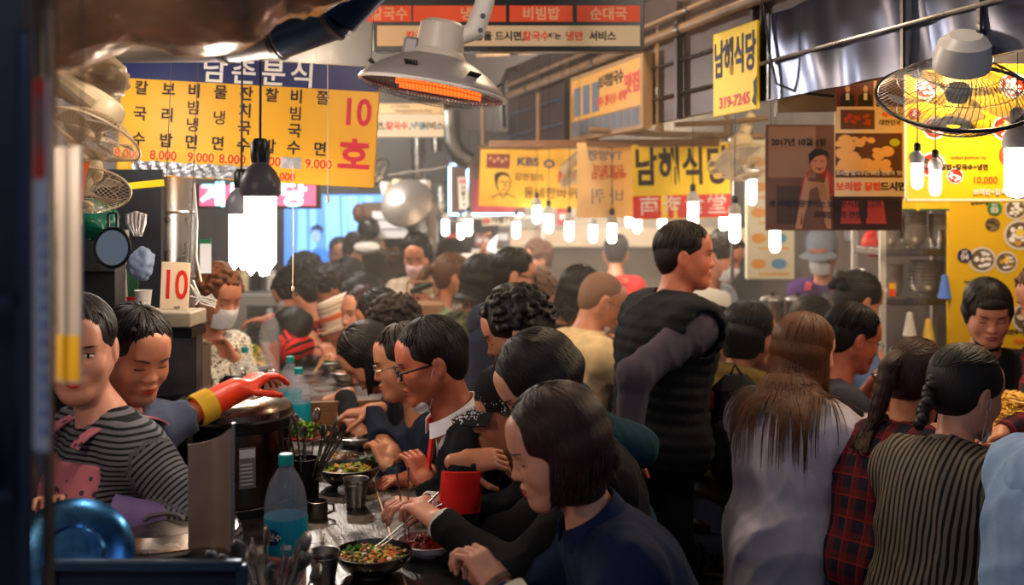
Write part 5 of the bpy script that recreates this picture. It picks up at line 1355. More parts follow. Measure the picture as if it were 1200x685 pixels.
s.text('yellow_brown_lettering', 'cooked glutinous rice', X(1135), Z(184), 6*k, mat('menu_ochre', (.58,.42,.05)), .01, lift=.002, sx=.8)
s.text('black_lettering', '찰밥+칼국수+냉면', X(1130), Z(196), 7.4*k, BRN, .03, lift=.002); s.text('price_lettering', '10,000', X(1154), Z(211), 11*k, ORG, .01, lift=.002)
s.text('price_lettering', '8,000', X(1155), Z(156), 10*k, ORG, .01, lift=.002); s.text('white_lettering', '보리밥+칼국수+냉면', X(1172), Z(225), 7.6*k, WHT, .03, lift=.0035)
s.rect('navy_flag', SB, X(1194), Z(220), 18*k, 24*k, lift=.002)
s.disc('round_badge', mat('badge_red_orange', (.92,.30,.10)), X(1184), Z(181), 14*k, lift=.003); s.text('badge_lettering', '스페셜', X(1184), Z(177), 7*k, WHT, .03, lift=.005); s.text('badge_lettering', '세트', X(1184), Z(187), 7*k, WHT, .03, lift=.005)
s.done()
# yellow wall board at the right
k = 4.5/1200
s = Sign('set_menu_board', 'tall yellow wall board with dishes for set menus three and four', 'sign', P(1190, 350, 4.5), 158*k, 236*k, mat('board_yellow', (.92,.74,.04), rough=.45, var=.03), thick=.02)
X = lambda px: (px-1190)*k
Z = lambda py: (350-py)*k
for x, y, r_, kd in ((1163, 263, 10.5, 'grain'), (1195, 275, 19, 'soup'), (1190, 245, 13, 'mix'), (1151, 304, 16, 'mix'), (1179, 307, 13.5, 'soup'), (1205, 372, 20, 'mix')): dish(s, X(x), Z(y), r_*k, kd, k, rim=kd != 'grain')
for x, y, w, m_ in ((1165, 244, '03', mat('badge_green', (1,1,1))), (1130, 299, '04', mat('badge_navy', (.08,.10,.40)))):
    s.disc('badge_'+w, m_, X(x), Z(y), 8.6*k, 8*k, lift=.005); s.text('badge_lettering', 'SET', X(x), Z(y-3.8), 4.6*k, WHT, .03, lift=.006); s.text('badge_lettering', w, X(x), Z(y+2.2), 9*k, WHT, .05, lift=.006)
s.text('black_lettering', 'Hand-pulled Dough Soup', X(1152), Z(330), 5.5*k, BRN, .01, lift=.002, sx=.8); s.text('black_lettering', '수제비+냉면', X(1146), Z(337), 6*k, BRN, .03, lift=.002); s.text('black_lettering', '칼국수+냉면', X(1150), Z(238), 5*k, BRN, .03, lift=.002)
s.text('black_lettering', '떡만두+칼국수', X(1196), Z(389), 6.5*k, BRN, .03, lift=.002); s.text('price_lettering', '10,000', X(1196), Z(400), 7*k, ORG, .02, lift=.002)
s.done()
s = Sign('shelf_banner', 'small yellow banner with a green edge above the steel shelf', 'banner', P(1085, 240, 4.45), .20, .05, mat('banner_yellow', (1,1,1)), wave=.004, thick=.003); s.rect('green_edge', GREEN, 0, -.021, .2, .008); s.done()
# pink light box sign
k = 5.3/1200
s = Sign('pink_lit_sign', 'glowing pink and cyan sign below the menu board', 'sign', P(302, 230, 5.3), 146*k, 29*k, BLACK, thick=.05, board='casing')
PK = mat('lit_pink', (.95,.35,.50), emit=1.1); CY = mat('lit_cyan', (.35,.90,1.0), emit=1.6); WL = mat('lit_white', (1,1,1), emit=1.6)
s.rect('lit_face', PK, 0, .005, 136*k, 24*k)
for ch, x in (('계', -52), ('란', -18), ('당', 42)):
    s.text('lit_outline', ch, x*k, .002, 31*k, CY, .03, lift=.002, sx=1.1); s.text('lit_lettering', ch, x*k, .002, 31*k, WL, 0, lift=.0045, sx=1.1)
s.done()
# blue lit screen with a figure
k = 8.3/1200
s = Sign('lit_screen', 'tall blue lit screen showing a man in blue behind hanging film', 'screen', P(392, 283, 8.3), 118*k, 110*k, mat('lit_blue', (.30,.55,.92), emit=.7), thick=.05)
X = lambda px: (px-392)*k
Z = lambda py: (283-py)*k
LB = [mat('lit_sky', (.45,.70,1.0), emit=1.0), mat('lit_deep', (.05,.20,.55), emit=.5), mat('lit_pale', (.80,.92,1.), emit=1.1)]
r = random.Random(9)
for i in range(16):
    x = X(r.uniform(340, 445)); w = r.uniform(.02, .06); s.poly('light_streak', LB[i % 3] if i % 3 != 1 else LB[1], [(x-w, Z(336)), (x-w*.5+r.uniform(-.05, .05), Z(230)), (x+w*.4, Z(230)), (x+w, Z(336))], lift=.001+i*.0004)
s.poly('figure_coat', mat('lit_coat', (.16,.45,.85), emit=.7), [(X(x), Z(y)) for x, y in ((356, 330), (360, 300), (370, 290), (384, 292), (390, 305), (392, 336), (356, 336))], lift=.010)
s.disc('figure_face', mat('lit_face_skin', (.55,.65,.85), emit=.7), X(371), Z(277), 5*k, 7*k, lift=.011); s.poly('figure_hair', mat('lit_hair', (.03,.07,.2), emit=.2), [(X(x), Z(y)) for x, y in ((364, 275), (365, 266), (372, 262), (379, 266), (379, 275), (375, 269), (368, 269))], lift=.012)
s.done()
# white channel banners
for (px, py, Y, w, h, rz, lab) in ((583, 258, 6.2, .19, .06, 0, 'small white banner with a red play mark, lying across'), (543, 226, 6.7, .065, .21, 0, 'narrow white banner with a red play mark, standing upright')):
    s = Sign('channel_banner', lab, 'banner', P(px, py, Y), w, h, WHT, roll=-.06, thick=.003)
    vert = h > w; cx, cy = (0, h*.36) if vert else (-w*.36, 0); s.rect('play_mark', REDINK, cx, cy, .038, .027, nu=1); s.poly('play_triangle', WHT, [(cx-.006, cy-.008), (cx+.009, cy), (cx-.006, cy+.008)], lift=.0022)
    if vert:
        for i, ch in enumerate('가왕TV'): s.text('black_lettering', ch, 0, .03-i*.036, .036, BLKINK, .03)
    else: s.text('black_lettering', '가왕TV', .028, 0, .045, BLKINK, .03)
    s.done()
# neon lit stall window
k = 7.0/1200
s = Sign('neon_window', 'window edged in white and blue neon behind the hanging pans', 'window', P(570, 222, 7.0), 90*k, 62*k, mat('photo_brown', (1,1,1)), thick=.04)
NEON = mat('neon_blue_white', (.55,.80,1.), emit=6.)
for a, b_ in (((-.25, -.17), (-.25, .17)), ((-.25, .17), (-.14, .17)), ((-.25, -.17), (.25, -.17)), ((-.13, -.17), (-.13, .17))):
    g_ = MB().tube([A(a[0], a[1], 0), A(b_[0], b_[1], 0)], .007, 6); s.put('neon_tube', NEON, g_.v, g_.f, .012)
s.rect('red_picture', mat('neon_red_print', (.55,.12,.14)), .06, -.04, .30, .22); s.done()
# 10 card
k = 3.0/1200
s = Sign('number_card', 'cream card with a red number ten on the shelf box', 'sign', P(205, 335, 3.0), 34*k, 56*k, mat('card_cream', (.90,.80,.66), rough=.5, var=.05), roll=2.5*D2R, thick=.003)
s.text('number_lettering', '10', 0, .0, 48*k, mat('card_red', (.82,.13,.08)), .012, sx=.66); s.text('small_lettering', '남촌', .01, -.063, 4*k, GRY, 0); s.done()
# ------------------------------------------------------------------ tableware and goods
PET = mat('bottle_pet', (.90,.94,1.), rough=.03, alpha=.13, spec=.9); TEA = mat('barley_tea', (.66,.28,.06), rough=.1, alpha=.80); CAPT = mat('teal_cap', (.06,.56,.56), rough=.4)
LABT = mat('teal_label', (.05,.58,.66), rough=.35); LABN = mat('label_navy', (.05,.20,.34), rough=.4)
def bottle(label, px, py, Y, z=.80, s=1., liquid=.1, cap=CAPT, lab=LABT, group=None, loc=None, text=True):
    c = P(px, py, Y) if loc is None else loc; t = thing('water_bottle', label, 'bottle', (c[0], c[1], z), group=group); t.scale = (s,)*3
    MB().lathe([(.001, .004), (.035, 0), (.046, .006), (.048, .02), (.046, .03), (.048, .04), (.046, .055), (.048, .07), (.048, .175), (.0475, .20), (.043, .228), (.033, .255), (.020, .275), (.0145, .285), (.0145, .302), (.001, .302)], n=32).build('bottle_body', PET, t)
    MB().lathe([(.001, .286), (.0165, .286), (.0165, .308), (.014, .311), (.001, .311)], n=24).build('cap', cap, t)
    if lab is not None:
        l = MB().lathe([(.0486, .095), (.0488, .096), (.0488, .172), (.0486, .173)], n=32).build('bottle_label', lab, t)
        if text:
            # round emblem and lettering bent round the label, facing the aisle side
            for part, (v, f), m_ in (('emblem', (lambda b: (b.v, b.f))(MB().grid(lambda u, w: (.022*math.cos(u*6.283)*w-.010, .018*math.sin(u*6.283)*w, 0), 20, 2)), LABN), ('label_lettering', text_mesh('백산수', .017, .02), WHT), ('label_strip', (lambda b: (b.v, b.f))(MB().grid(lambda u, w: (.012+u*.022, -.026+w*.010, 0), 4, 1)), WHT)):
                vv = []
                for x, y, z_ in v:
                    if part == 'label_lettering': x -= .010
                    a = x/.049-math.pi/2-.25; rr = .0491+(.0004 if part == 'label_lettering' else 0)+max(0, z_)
                    vv.append((rr*math.cos(a), rr*math.sin(a), .136+y))
                mesh_obj(part, vv, f, m_, l)
    if liquid: MB().lathe([(.001, .006), (.044, .006), (.045, .02), (.0448, liquid), (.001, liquid)], n=28).build('barley_tea', TEA, t)
    return t
bottle('nearest large water bottle with teal label and brown tea at its foot', 335, 690, 2.30, liquid=.085)
bottle('teal labelled water bottle beside the salad plate', 350, 505, 3.75, z=.80, s=.92, liquid=0)
bottle('teal labelled water bottle just behind its twin by the salad plate', 340, 500, 3.98, z=.80, s=.95, liquid=0)
bottle('unlabelled bottle half full of brown tea at the end of the raised counter', 311, 470, 4.10, z=.80+.03, s=.98, liquid=.15, lab=None, cap=PET)
bottle('unlabelled bottle with brown tea behind the salad bowl', 316, 440, 4.6, z=.93, s=.95, liquid=.14, lab=None, cap=PET)
bottle('empty clear bottle with a teal cap left of the tea bottle', 287, 470, 4.15, z=.83, s=.9, liquid=0, lab=None)
bottle('further clear bottle with brown tea on the raised counter', 330, 425, 5.0, z=.93, s=.95, liquid=.12, lab=None, cap=PET)

def cup(label, px, py, Y, z=.80, s=1., group='steel cups on the left counter'):
    t = thing('steel_cup', label, 'cup', (P(px, py, Y)[0], Y, z), group=group); t.scale = (s,)*3
    MB().lathe([(.001, .003), (.024, .0), (.026, .003), (.035, .074), (.0365, .076), (.0345, .075), (.0245, .006), (.001, .006)], n=32).build('cup_wall', STEEL, t)
    MB().lathe([(.0347, .062), (.0357, .0635), (.0352, .065)], n=32).build('rim_bead', STEEL, t)
    return t
cup('steel cup beside the nearest bottle', 380, 680, 2.36, s=.98); cup('steel cup in the middle of the counter', 417, 592, 2.98, s=1.05)
t = thing('steel_mug', 'squat steel mug with a handle beside the cutlery pot', 'mug', (P(372, 605, 2.87)[0], 2.87, .80)); MB().lathe([(.001, .002), (.026, 0), (.028, .003), (.029, .045), (.026, .046), (.025, .006), (.001, .006)], n=28).build('mug_wall', STEELD, t)
MB().tube([A(.027, 0, .040), A(.045, 0, .036), A(.047, 0, .018), A(.027, 0, .010)], .004, 8).build('handle', STEELD, t)

def bowl_prof(r, h, t=.003, foot=.5): return [(.001, .002), (r*foot, 0), (r*foot, .004), (r*.80, h*.38), (r*.96, h*.8), (r, h), (r+.003, h+.002), (r-.001, h+.003), (r-t-.001, h-.002), (r*.94, h*.78), (r*.76, h*.36), (r*.45, .008), (.001, .008)]
DKB = mat('dark_bowl_steel', (.30,.29,.29), rough=.28, metal=1., dirt=.08); WHB = mat('white_melamine', (.80,.80,.82), rough=.3)
FOODM = dict(noodle=mat('noodle_yellow', (.92,.75,.34), rough=.45), rice=mat('rice_white', (.92,.88,.78), rough=.5), red=mat('kimchi_food', (.66,.15,.05), rough=.35), green=mat('leaf_green', (.20,.42,.08), rough=.45), sprout=mat('sprout_pale', (.85,.74,.48), rough=.45), carrot=mat('carrot_orange', (.90,.40,.08), rough=.4), dark=mat('seaweed_dark', (.06,.07,.04), rough=.35), meat=mat('meat_brown', (.42,.22,.12), rough=.45), lime=mat('lettuce_lime', (.48,.62,.14), rough=.4))
def food_heap(parent, r, z, h, kinds, n, seed=1, size=.02, curved=True):
    rr = random.Random(seed); by = {}
    for i in range(n):
        kd = kinds[i % len(kinds)]; a, q = rr.uniform(0, 6.283), r*math.sqrt(rr.random()); x, y = q*math.cos(a), q*math.sin(a); zz = z+h*(1-(q/r)**2)+rr.uniform(-.002, .004)
        b = by.setdefault(kd, MB()); d = rr.uniform(0, 6.283); L = size*rr.uniform(.6, 1.5)
        if kd in ('noodle', 'sprout', 'carrot', 'dark'):
            p = [A(x+L*math.cos(d+j*rr.uniform(-.5, .5))*(j-1.5)*.6, y+L*math.sin(d)*(j-1.5)*.6, zz+.004*math.sin(j*2+i)) for j in range(4)]
            b.tube(p, size*(.085 if kd != 'noodle' else .11), 4)
        elif kd in ('green', 'lime'):
            def lf(u, v): return (x+(u-.5)*L*1.5*math.cos(d)-(v-.5)*L*math.sin(d), y+(u-.5)*L*1.5*math.sin(d)+(v-.5)*L*math.cos(d), zz+.004*math.sin(u*9+i)+.006*math.cos(v*6))
            b.grid(lf, 4, 3)
        else: b.ball((x, y, zz), (L*.28, L*.24, L*.17), 7, 5, rotz(d))
    for kd, b in by.items(): b.build({'noodle': 'noodles', 'rice': 'rice', 'red': 'kimchi', 'green': 'greens', 'sprout': 'sprouts', 'carrot': 'carrot_strips', 'dark': 'seaweed', 'meat': 'meat', 'lime': 'lettuce'}[kd], FOODM[kd], parent)['kind'] = 'stuff'
def bowl(label, px, Y, z=.80, r=.075, h=.05, m=STEEL, kinds=('sprout', 'green', 'carrot'), n=60, seed=1, group=None, name='bowl', fill=.72, x=None, heap=.014):
    t = thing(name, label, 'bowl' if h > .03 else 'plate', (P(px, 0, Y)[0] if x is None else x, Y, z), group=group)
    MB().lathe(bowl_prof(r, h), n=40).build('bowl_shell', m, t)
    if kinds: MB().lathe([(r*.86, h*fill-.004), (r*.5, h*fill+heap*.55), (.001, h*fill+heap*.8)], n=24).build('sauce', FOODM['meat' if kinds[0] != 'red' else 'red'] if kinds[0] != 'noodle' else FOODM['noodle'], t)
    if kinds: food_heap(t, r*.80, h*fill, heap, kinds, n, seed, size=r*.22)
    return t
bowl('dark steel bowl of mixed vegetables nearest the camera', 437, 2.42, r=.090, h=.052, m=DKB, kinds=('sprout', 'carrot', 'sprout', 'rice', 'sprout', 'carrot', 'noodle', 'green', 'dark'), n=230, seed=2, fill=.75)
bowl('white dish of red kimchi beside the dark bowl', 502, 2.56, r=.077, h=.032, m=WHB, kinds=('red', 'meat', 'red'), n=130, seed=3, name='dish', heap=.020)
bowl('dark steel bowl of greens before the chopstick hands', 408, 3.2, r=.095, h=.06, m=DKB, kinds=('sprout', 'sprout', 'lime', 'noodle', 'dark', 'carrot'), n=110, seed=4)
bowl('pale plate of noodles beyond the dark bowl', 452, 3.45, r=.08, h=.02, m=WHB, kinds=('sprout', 'green', 'rice'), n=60, seed=5, name='plate')
bowl('small steel dish of sliced meat near the bottle', 400, 3.48, r=.065, h=.028, m=STEEL, kinds=('meat', 'sprout'), n=50, seed=6, name='dish')
bowl('steel dish of stew behind the sliced meat', 418, 3.72, r=.07, h=.04, m=STEEL, kinds=('meat', 'dark'), n=40, seed=7)
bowl('small steel bowl left of the sliced meat', 380, 3.35, r=.05, h=.035, m=STEEL, kinds=('red', 'meat'), n=30, seed=8)
bowl('steel bowl beside the salad plate', 392, 3.95, r=.06, h=.04, m=STEEL, kinds=('meat',), n=20, seed=9)
bowl('red plate piled with green salad beside the bottles', 357, 3.58, z=.86, r=.085, h=.018, m=mat('red_plate', (.72,.06,.14), rough=.3), kinds=('lime', 'green', 'dark'), n=90, seed=10, name='plate', heap=.04)
FB = [('steel bowl at the near end of the raised counter', 403, 4.35, .055), ('steel bowl before the person with straight hair', 388, 4.65, .06), ('steel bowl left of the chopsticks on the raised counter', 372, 4.9, .06), ('flat steel bowl in the middle of the raised counter', 352, 4.9, .07), ('steel bowl with dark broth on the raised counter', 358, 5.3, .07), ('steel bowl before the striped sweater', 345, 5.7, .08), ('small steel bowl behind the tea bottle', 335, 5.4, .05), ('far steel bowl at the end of the raised counter', 362, 6.1, .07)]
for i, (lab, px, Y, r) in enumerate(FB): bowl(lab, px, Y, z=.93, r=r, h=.045, m=STEEL, kinds=('meat', 'green') if i % 2 else ('red', 'sprout'), n=24, seed=20+i, group='steel bowls along the raised counter')
t = thing('glass_heap', 'crumpled tissue on the steel counter', 'tissue', (P(402, 0, 3.1)[0], 3.1, .80)); b = MB().ball((0, 0, .012), (.017, .015, .014), 14, 9); mesh_obj('paper', crumple(b.v, .008, 150, 2), b.f, MASKW, t)

def rice_cooker(label, px, Y, s=1., detail=True):
    t = thing('rice_cooker', label, 'rice cooker', (P(px, 0, Y)[0], Y, .80), rz=-.25); t.scale = (s,)*3
    CK = mat('cooker_steel', (.36,.31,.29), rough=.25, metal=1., dirt=.08, stretch=(1, 1, .1), bump=.05)
    MB().lathe([(.001, 0), (.145, 0), (.162, .01), (.170, .04), (.172, .22), (.172, .235)], n=56).build('cooker_body', CK, t)
    MB().lathe([(.173, .0), (.1735, .022), (.171, .025), (.168, .0)], n=56).build('base_ring', BLACK, t)
    MB().lathe([(.172, .232), (.178, .236), (.179, .262), (.174, .268), (.165, .266)], n=56).build('lid_band', BLACK, t)
    l = MB().lathe([(.174, .264), (.172, .285), (.155, .303), (.12, .314), (.06, .320), (.001, .321)], n=56).build('lid', mat('cooker_lid', (.50,.44,.40), rough=.25, metal=1., dirt=.12, bump=.05), t)
    b = MB().box((-.02, -.055, .318), (.17, .15, .022), rotx(.18), bev=.009); b.build('lid_latch_plate', BLACK, l)
    MB().lathe([(.001, .32), (.016, .32), (.014, .33), (.001, .333)], c=(.06, .04, 0), n=16).build('steam_vent', BLACK, l)
    MB().tube([A(-.065, .06, .305), A(-.065, .055, .345), A(-.05, .053, .358), A(.05, .053, .358), A(.065, .055, .345), A(.065, .06, .305)], .0085, 10).build('handle', BLACK, l)
    MB().box((-.06, -.166, .13), (.085, .02, .235), rotz(-.34), bev=.008).build('front_panel', BLACK, t)
    MB().box((-.06, -.176, .228), (.10, .02, .05), rotz(-.34), bev=.008).build('latch_button', mat('grey_button', (.32,.28,.27), rough=.3, metal=.6), t)
    lb = MB().grid(lambda u, v: (.1735*math.cos(-.95+u*.27), .1735*math.sin(-.95+u*.27), .085+v*.115), 6, 6).build('rating_label', mat('grey_label', (.42,.40,.40), rough=.4), t)
    MB().grid(lambda u, v: (.1741*math.cos(-.94+u*.25), .1741*math.sin(-.94+u*.25), .170+v*.024), 6, 2).build('white_sticker', PAPER, lb)
    b = MB()
    for i in range(6): b.grid(lambda u, v: (.1743*math.cos(-.93+u*.20), .1743*math.sin(-.93+u*.20), .095+i*.011+v*.004), 5, 1)
    b.build('printed_line', PAPER, lb)['kind'] = 'stuff'
    return t
rice_cooker('large steel and black rice cooker behind the splash guard', 272, 3.0, s=1.0)
rice_cooker('second rice cooker mostly hidden at the left of the first', 206, 3.15, s=.9)

def spoon(b, p, d, L=.17, up=None):
    d = nrm(d); s_ = nrm(np.cross(d, A(.3, .9, .1))); n = np.cross(s_, d)
    b.tube([p, p+d*L*.5, p+d*L], [.0022, .0026, .003], 5)
def cutlery_pot(label, px, Y, z, r=.04, h=.12, n=22, seed=1, m=STEELD, up=.09):
    t = thing('cutlery_pot', label, 'cutlery pot', (P(px, 0, Y)[0], Y, z))
    MB().lathe([(.001, .002), (r*.9, 0), (r, .004), (r*1.02, h), (r*.96, h), (r*.93, .006), (.001, .006)], n=28).build('pot_wall', m, t)
    rr = random.Random(seed)
    for i in range(n):
        a = rr.uniform(0, 6.283); q = r*.75*math.sqrt(rr.random()); d = nrm(A(math.cos(a)*.45+rr.uniform(-.25, .25), math.sin(a)*.3, 1)); p = A(q*math.cos(a)*.6, q*math.sin(a)*.6, .02); L = h+up*rr.uniform(.5, 1.1)
        b = MB()
        if i % 2:
            b.tube([p, p+d*L], [.0018, .003], 5); b.build('chopstick', STEEL, t)
        else:
            e = p+d*L; b.tube([p, e], [.0022, .0028], 5); R = frame_from(d, (math.cos(a+1), math.sin(a+1), .1)); b.ball(e+d*.018, (.015, .0035, .022), 10, 6, R); b.build('spoon', STEEL, t)
    return t
cutlery_pot('steel pot of spoons in the middle of the counter', 357, 3.02, .80, r=.042, h=.13, n=26, seed=2, m=mat('dark_pot_steel', (.22,.21,.21), rough=.3, metal=1.))
cutlery_pot('pot of spoons and chopsticks at the bottom of the frame', 315, 2.08, .775, r=.050, h=.09, n=30, seed=5, up=.085)
MB_t = thing('cutlery_stand', 'low steel block under the bottom cutlery pot', 'stand', (P(315, 0, 2.08)[0], 2.08, 0)); MB().box((0, 0, .387), (.14, .12, .773)).build('block', NAVY, MB_t, smooth=False)
cutlery_pot('pot of chopsticks beside the clear bottles', 285, 3.9, .83, r=.045, h=.09, n=22, seed=8)
# salad and dough mound near the masked vendor
bowl('white tray of pale shredded radish by the masked vendor', 292, 4.55, z=.95, r=.10, h=.03, m=WHB, kinds=('noodle', 'sprout', 'lime'), n=180, seed=31, name='tray', heap=.09)
bowl('red bowl behind the shredded radish', 272, 4.75, z=.99, r=.07, h=.06, m=mat('maroon_bowl', (.55,.22,.20), rough=.4), kinds=('rice',), n=20, seed=32)
# steel cylinders in the vendor's place
t = thing('steel_drum', 'open steel drum standing behind the reaching vendor', 'drum', (P(222, 0, 3.75)[0], 3.75, 0)); MB().lathe([(.075, .6), (.077, 1.17), (.080, 1.175), (.073, 1.17), (.071, .62)], n=36).build('drum_wall', mat('guard_steel', (1,1,1)), t); MB().lathe([(.001, 0), (.07, 0), (.07, .6), (.001, .6)], n=24).build('drum_stand', STEELD, t)
# shelf box with number card, cup
t = thing('shelf_box', 'grimy grey shelf box carrying the number card', 'shelf', (P(200, 0, 3.1)[0], 3.1, 0)); MB().box((.0, 0, 1.335), (.17, .16, .045), bev=.004).build('shelf_board', mat('grimy_board', (.55,.50,.42), rough=.5, var=.25), t, smooth=False); MB().box((0, .01, 1.295), (.165, .14, .03)).build('under_box', BLACK, t, smooth=False)
MB().box((.0, .04, .64), (.15, .06, 1.28)).build('stand_panel', STEELD, t, smooth=False)
t = thing('paper_cup', 'white paper cup left of the number card', 'cup', P(168, 361, 3.05)); MB().lathe([(.001, 0), (.019, 0), (.025, .052), (.0265, .054), (.023, .05), (.001, .046)], n=24).build('cup_wall', WHITEP, t)
# mirror, bag, foil glove
t = thing('round_mirror', 'round hand mirror in a black frame hanging on the left', 'mirror', P(132, 290, 2.9)); 
MB().lathe([(.001, 0), (.046, 0), (.046, .003), (.001, .003)], n=32, R=np.diag([1, 1, 1.12])@rotx(math.pi/2)).build('mirror_glass', mat('mirror_silver', (.8,.85,.84), rough=.03, metal=1.), t)
MB().tube([A(.049*math.cos(a), .0, .054*math.sin(a)) for a in np.linspace(0, 2*math.pi, 32, endpoint=False)], .0055, 8, ring=True).build('frame', BLACK, t)
MB().tube([A(-.012, 0, .058), A(-.012, 0, .095), A(.0, 0, .10), A(.012, 0, .095), A(.012, 0, .058)], .004, 7).build('hanging_loop', BLACK, t)
t = thing('green_bag', 'dark green plastic bag hung behind the round mirror', 'bag', P(108, 262, 3.2)); b = MB().ball((0, 0, 0), (.075, .04, .06), 24, 14); mesh_obj('film', crumple(b.v, .02, 45, 5), b.f, mat('green_film', (.02,.30,.22), rough=.25), t)
t = thing('foil_gloves', 'bundle of crinkled silver ladles hanging beside the mirror', 'ladles', P(162, 262, 3.0))
for i in range(5): MB().tube([A(-.03+i*.012, 0, .035-abs(i-2)*.004), A(-.025+i*.011, -.01, .0), A(-.008+i*.004, -.005, -.035)], [.008, .008, .006], 8).build('ladle', mat('crinkled_silver', (.75,.72,.70), rough=.3, metal=.9, bump=.6, bscale=60), t)
t = thing('plastic_bag', 'grey blue plastic bag hanging below the silver ladles', 'bag', P(168, 308, 2.95)); b = MB().ball((0, 0, 0), (.040, .025, .048), 24, 16); mesh_obj('film', crumple(b.v, .016, 60, 12), b.f, mat('grey_blue_film', (.45,.50,.62), rough=.3), t)
t = thing('steel_upright', 'square grey upright behind the mirror', 'post', P(143, 420, 3.15)*A(1,1,0)); MB().box((0, 0, .8), (.032, .03, 1.6)).build('upright', mat('grey_upright', (.45,.42,.40), rough=.5), t, smooth=False)
t = thing('back_board', 'dark shelf wall behind the vendors on the left', 'shelf', P(115, 420, 3.45)*A(1,1,0)); MB().box((0, .05, .9), (.40, .03, 1.8)).build('board', DARK, t, smooth=False)
MB().box((-.02, -.02, 1.47), (.26, .12, .02)).build('shelf_board', STEELD, t, smooth=False)
for i, (x, c_) in enumerate(((-.10, BLACK), (-.045, mat('smoked_cups', (.18,.18,.19), rough=.2)), (.04, mat('clear_bag', (.4,.36,.38), rough=.3)))):
    tt = thing('cup_stack', ['stack of black cups at the left behind the vendor', 'stack of smoked plastic cups under the round mirror', 'clear bag of goods right of the smoked cups'][i], 'cups', P(115, 420, 3.38)*A(1,1,0)+A(x+.02, 0, 1.22))
    MB().lathe([(.02, 0)]+[(.021+.002*(j % 2)+j*.0012, .012*j) for j in range(9)]+[(.001, .1)], n=20).build('cups', c_, tt)
t = thing('green_bottles', 'green spring onions standing in a red pot left of the paper cup', 'vegetable', P(156, 352, 3.12)); 
for i in range(8): MB().tube([A(-.012+i*.0035, 0, 0), A(-.016+i*.0045, 0, .10)], .0035, 5).build('stalk', GREEN, t)
MB().lathe([(.001, -.02), (.016, -.02), (.019, .012), (.001, .012)], n=16).build('pot', RED, t)
# loops of cable
t = thing('cable_bundle', 'bundle of white cables looped beside the number card', 'cable', P(236, 352, 3.0))
rr = random.Random(3)
for i in range(7):
    a0 = rr.uniform(-.3, .3); MB().tube([A(-.025+rr.uniform(-.01, .01), rr.uniform(-.01, .01), .06-i*.012), A(.0, 0, .0+rr.uniform(-.02, .02)), A(.04+rr.uniform(-.01, .012), -.01, -.02+i*.004), A(.03, 0, .006+i*.002), A(-.01, .01, -.005)], .0028, 6).build('cable_loop', WHITEP, t)
pipe('hanging_cable', 'grey cable dropping beside the steel duct', [P(228, 215, 3.1), P(231, 260, 3.1), P(230, 300, 3.1), P(236, 330, 3.1)], .003, WHITEP)
t = thing('notice_paper', 'pale notice with a green top beside the large bulb', 'notice', P(241, 300, 3.6)); MB().box((0, 0, 0), (.04, .002, .12)).build('sheet', PAPER, t, smooth=False); MB().box((0, -.002, .052), (.04, .002, .016)).build('green_top', GREEN, t, smooth=False)
t = thing('yellow_sheet', 'yellow plastic sheet edge under the menu board', 'sheet', P(172, 216, 3.2)); MB().box((0, 0, 0), (.10, .03, .02), roty(-.1)).build('sheet', YEL, t, smooth=False)
# stuff around the centre left: hanging utensils, boxes
t = thing('hanging_pan', 'round steel pan hanging beside the flue pipes', 'pan', P(477, 238, 5.9), rot=(1.1, -.35, 0)); MB().lathe([(.001, .05), (.08, .04), (.15, .012), (.155, .0), (.148, .008), (.08, .034), (.001, .044)], n=32).build('pan', mat('pan_grey', (.55,.52,.50), rough=.35, metal=.7), t)
for i, (px, py, c_, lab) in enumerate(((466, 214, CREAM, 'cream jug hung above the steel pan'), (452, 217, WHITEP, 'white sieve hung above the steel pan'), (498, 215, WHITEP, 'white cloth hanging beside the flue'), (489, 224, RED, 'red ladle hanging beside the flue'))):
    t = thing('hanging_utensil', lab, 'utensil', P(px, py, 6.0)); MB().tube([A(0, 0, .10), A(.004, 0, .02)], .004, 6).build('handle', STEELD, t); MB().lathe([(.001, -.06), (.025, -.055), (.035, 0), (.03, .02), (.001, .02)], n=14).build('head', c_, t)
rod = pipe('utensil_rod', 'steel rod from which utensils hang', [P(455, 205, 6.0), P(505, 198, 6.0), P(530, 193, 6.0)], .006, STEEL)
for i in range(3):
    t = thing('foam_box', ['top foam box of the stack near the flue', 'middle foam box of the stack near the flue', 'bottom foam box of the stack near the flue'][i], 'box', P(455+i*2, 253+i*11, 6.6), .1, group='foam boxes near the flue'); MB().box((0, 0, .0), (.20, .18, .045), bev=.006).build('box_body', MASKW, t, smooth=False); MB().box((0, 0, .025), (.205, .185, .012), bev=.004).build('lid', MASKW, t, smooth=False)
t = thing('stall_shelf', 'narrow steel shelf holding the foam boxes', 'shelf', P(465, 290, 6.7)); MB().box((0, .02, -.03), (.5, .3, .02)).build('shelf_board', STEELD, t, smooth=False); MB().box((0, .15, -.5), (.5, .02, 1.6)).build('back_panel', mat('dim_panel', (.42,.34,.28), rough=.6, var=.3), t, smooth=False)
for i, (px, py, c_, sz, lab) in enumerate(((432, 268, BLACK, (.07, .05, .075), 'black bag hanging above the crowd'), (430, 290, WHITEP, (.085, .05, .04), 'white bag below the black bag'), (421, 250, mat('brown_cloth', (.35,.20,.15)), (.04, .04, .06), 'brown cloth above the black bag'))):
    t = thing('hanging_bag', lab, 'bag', P(px, py, 6.4)); b = MB().ball((0, 0, 0), sz, 18, 12); mesh_obj('bag_body', crumple(b.v, .012, 45, i), b.f, c_, t)
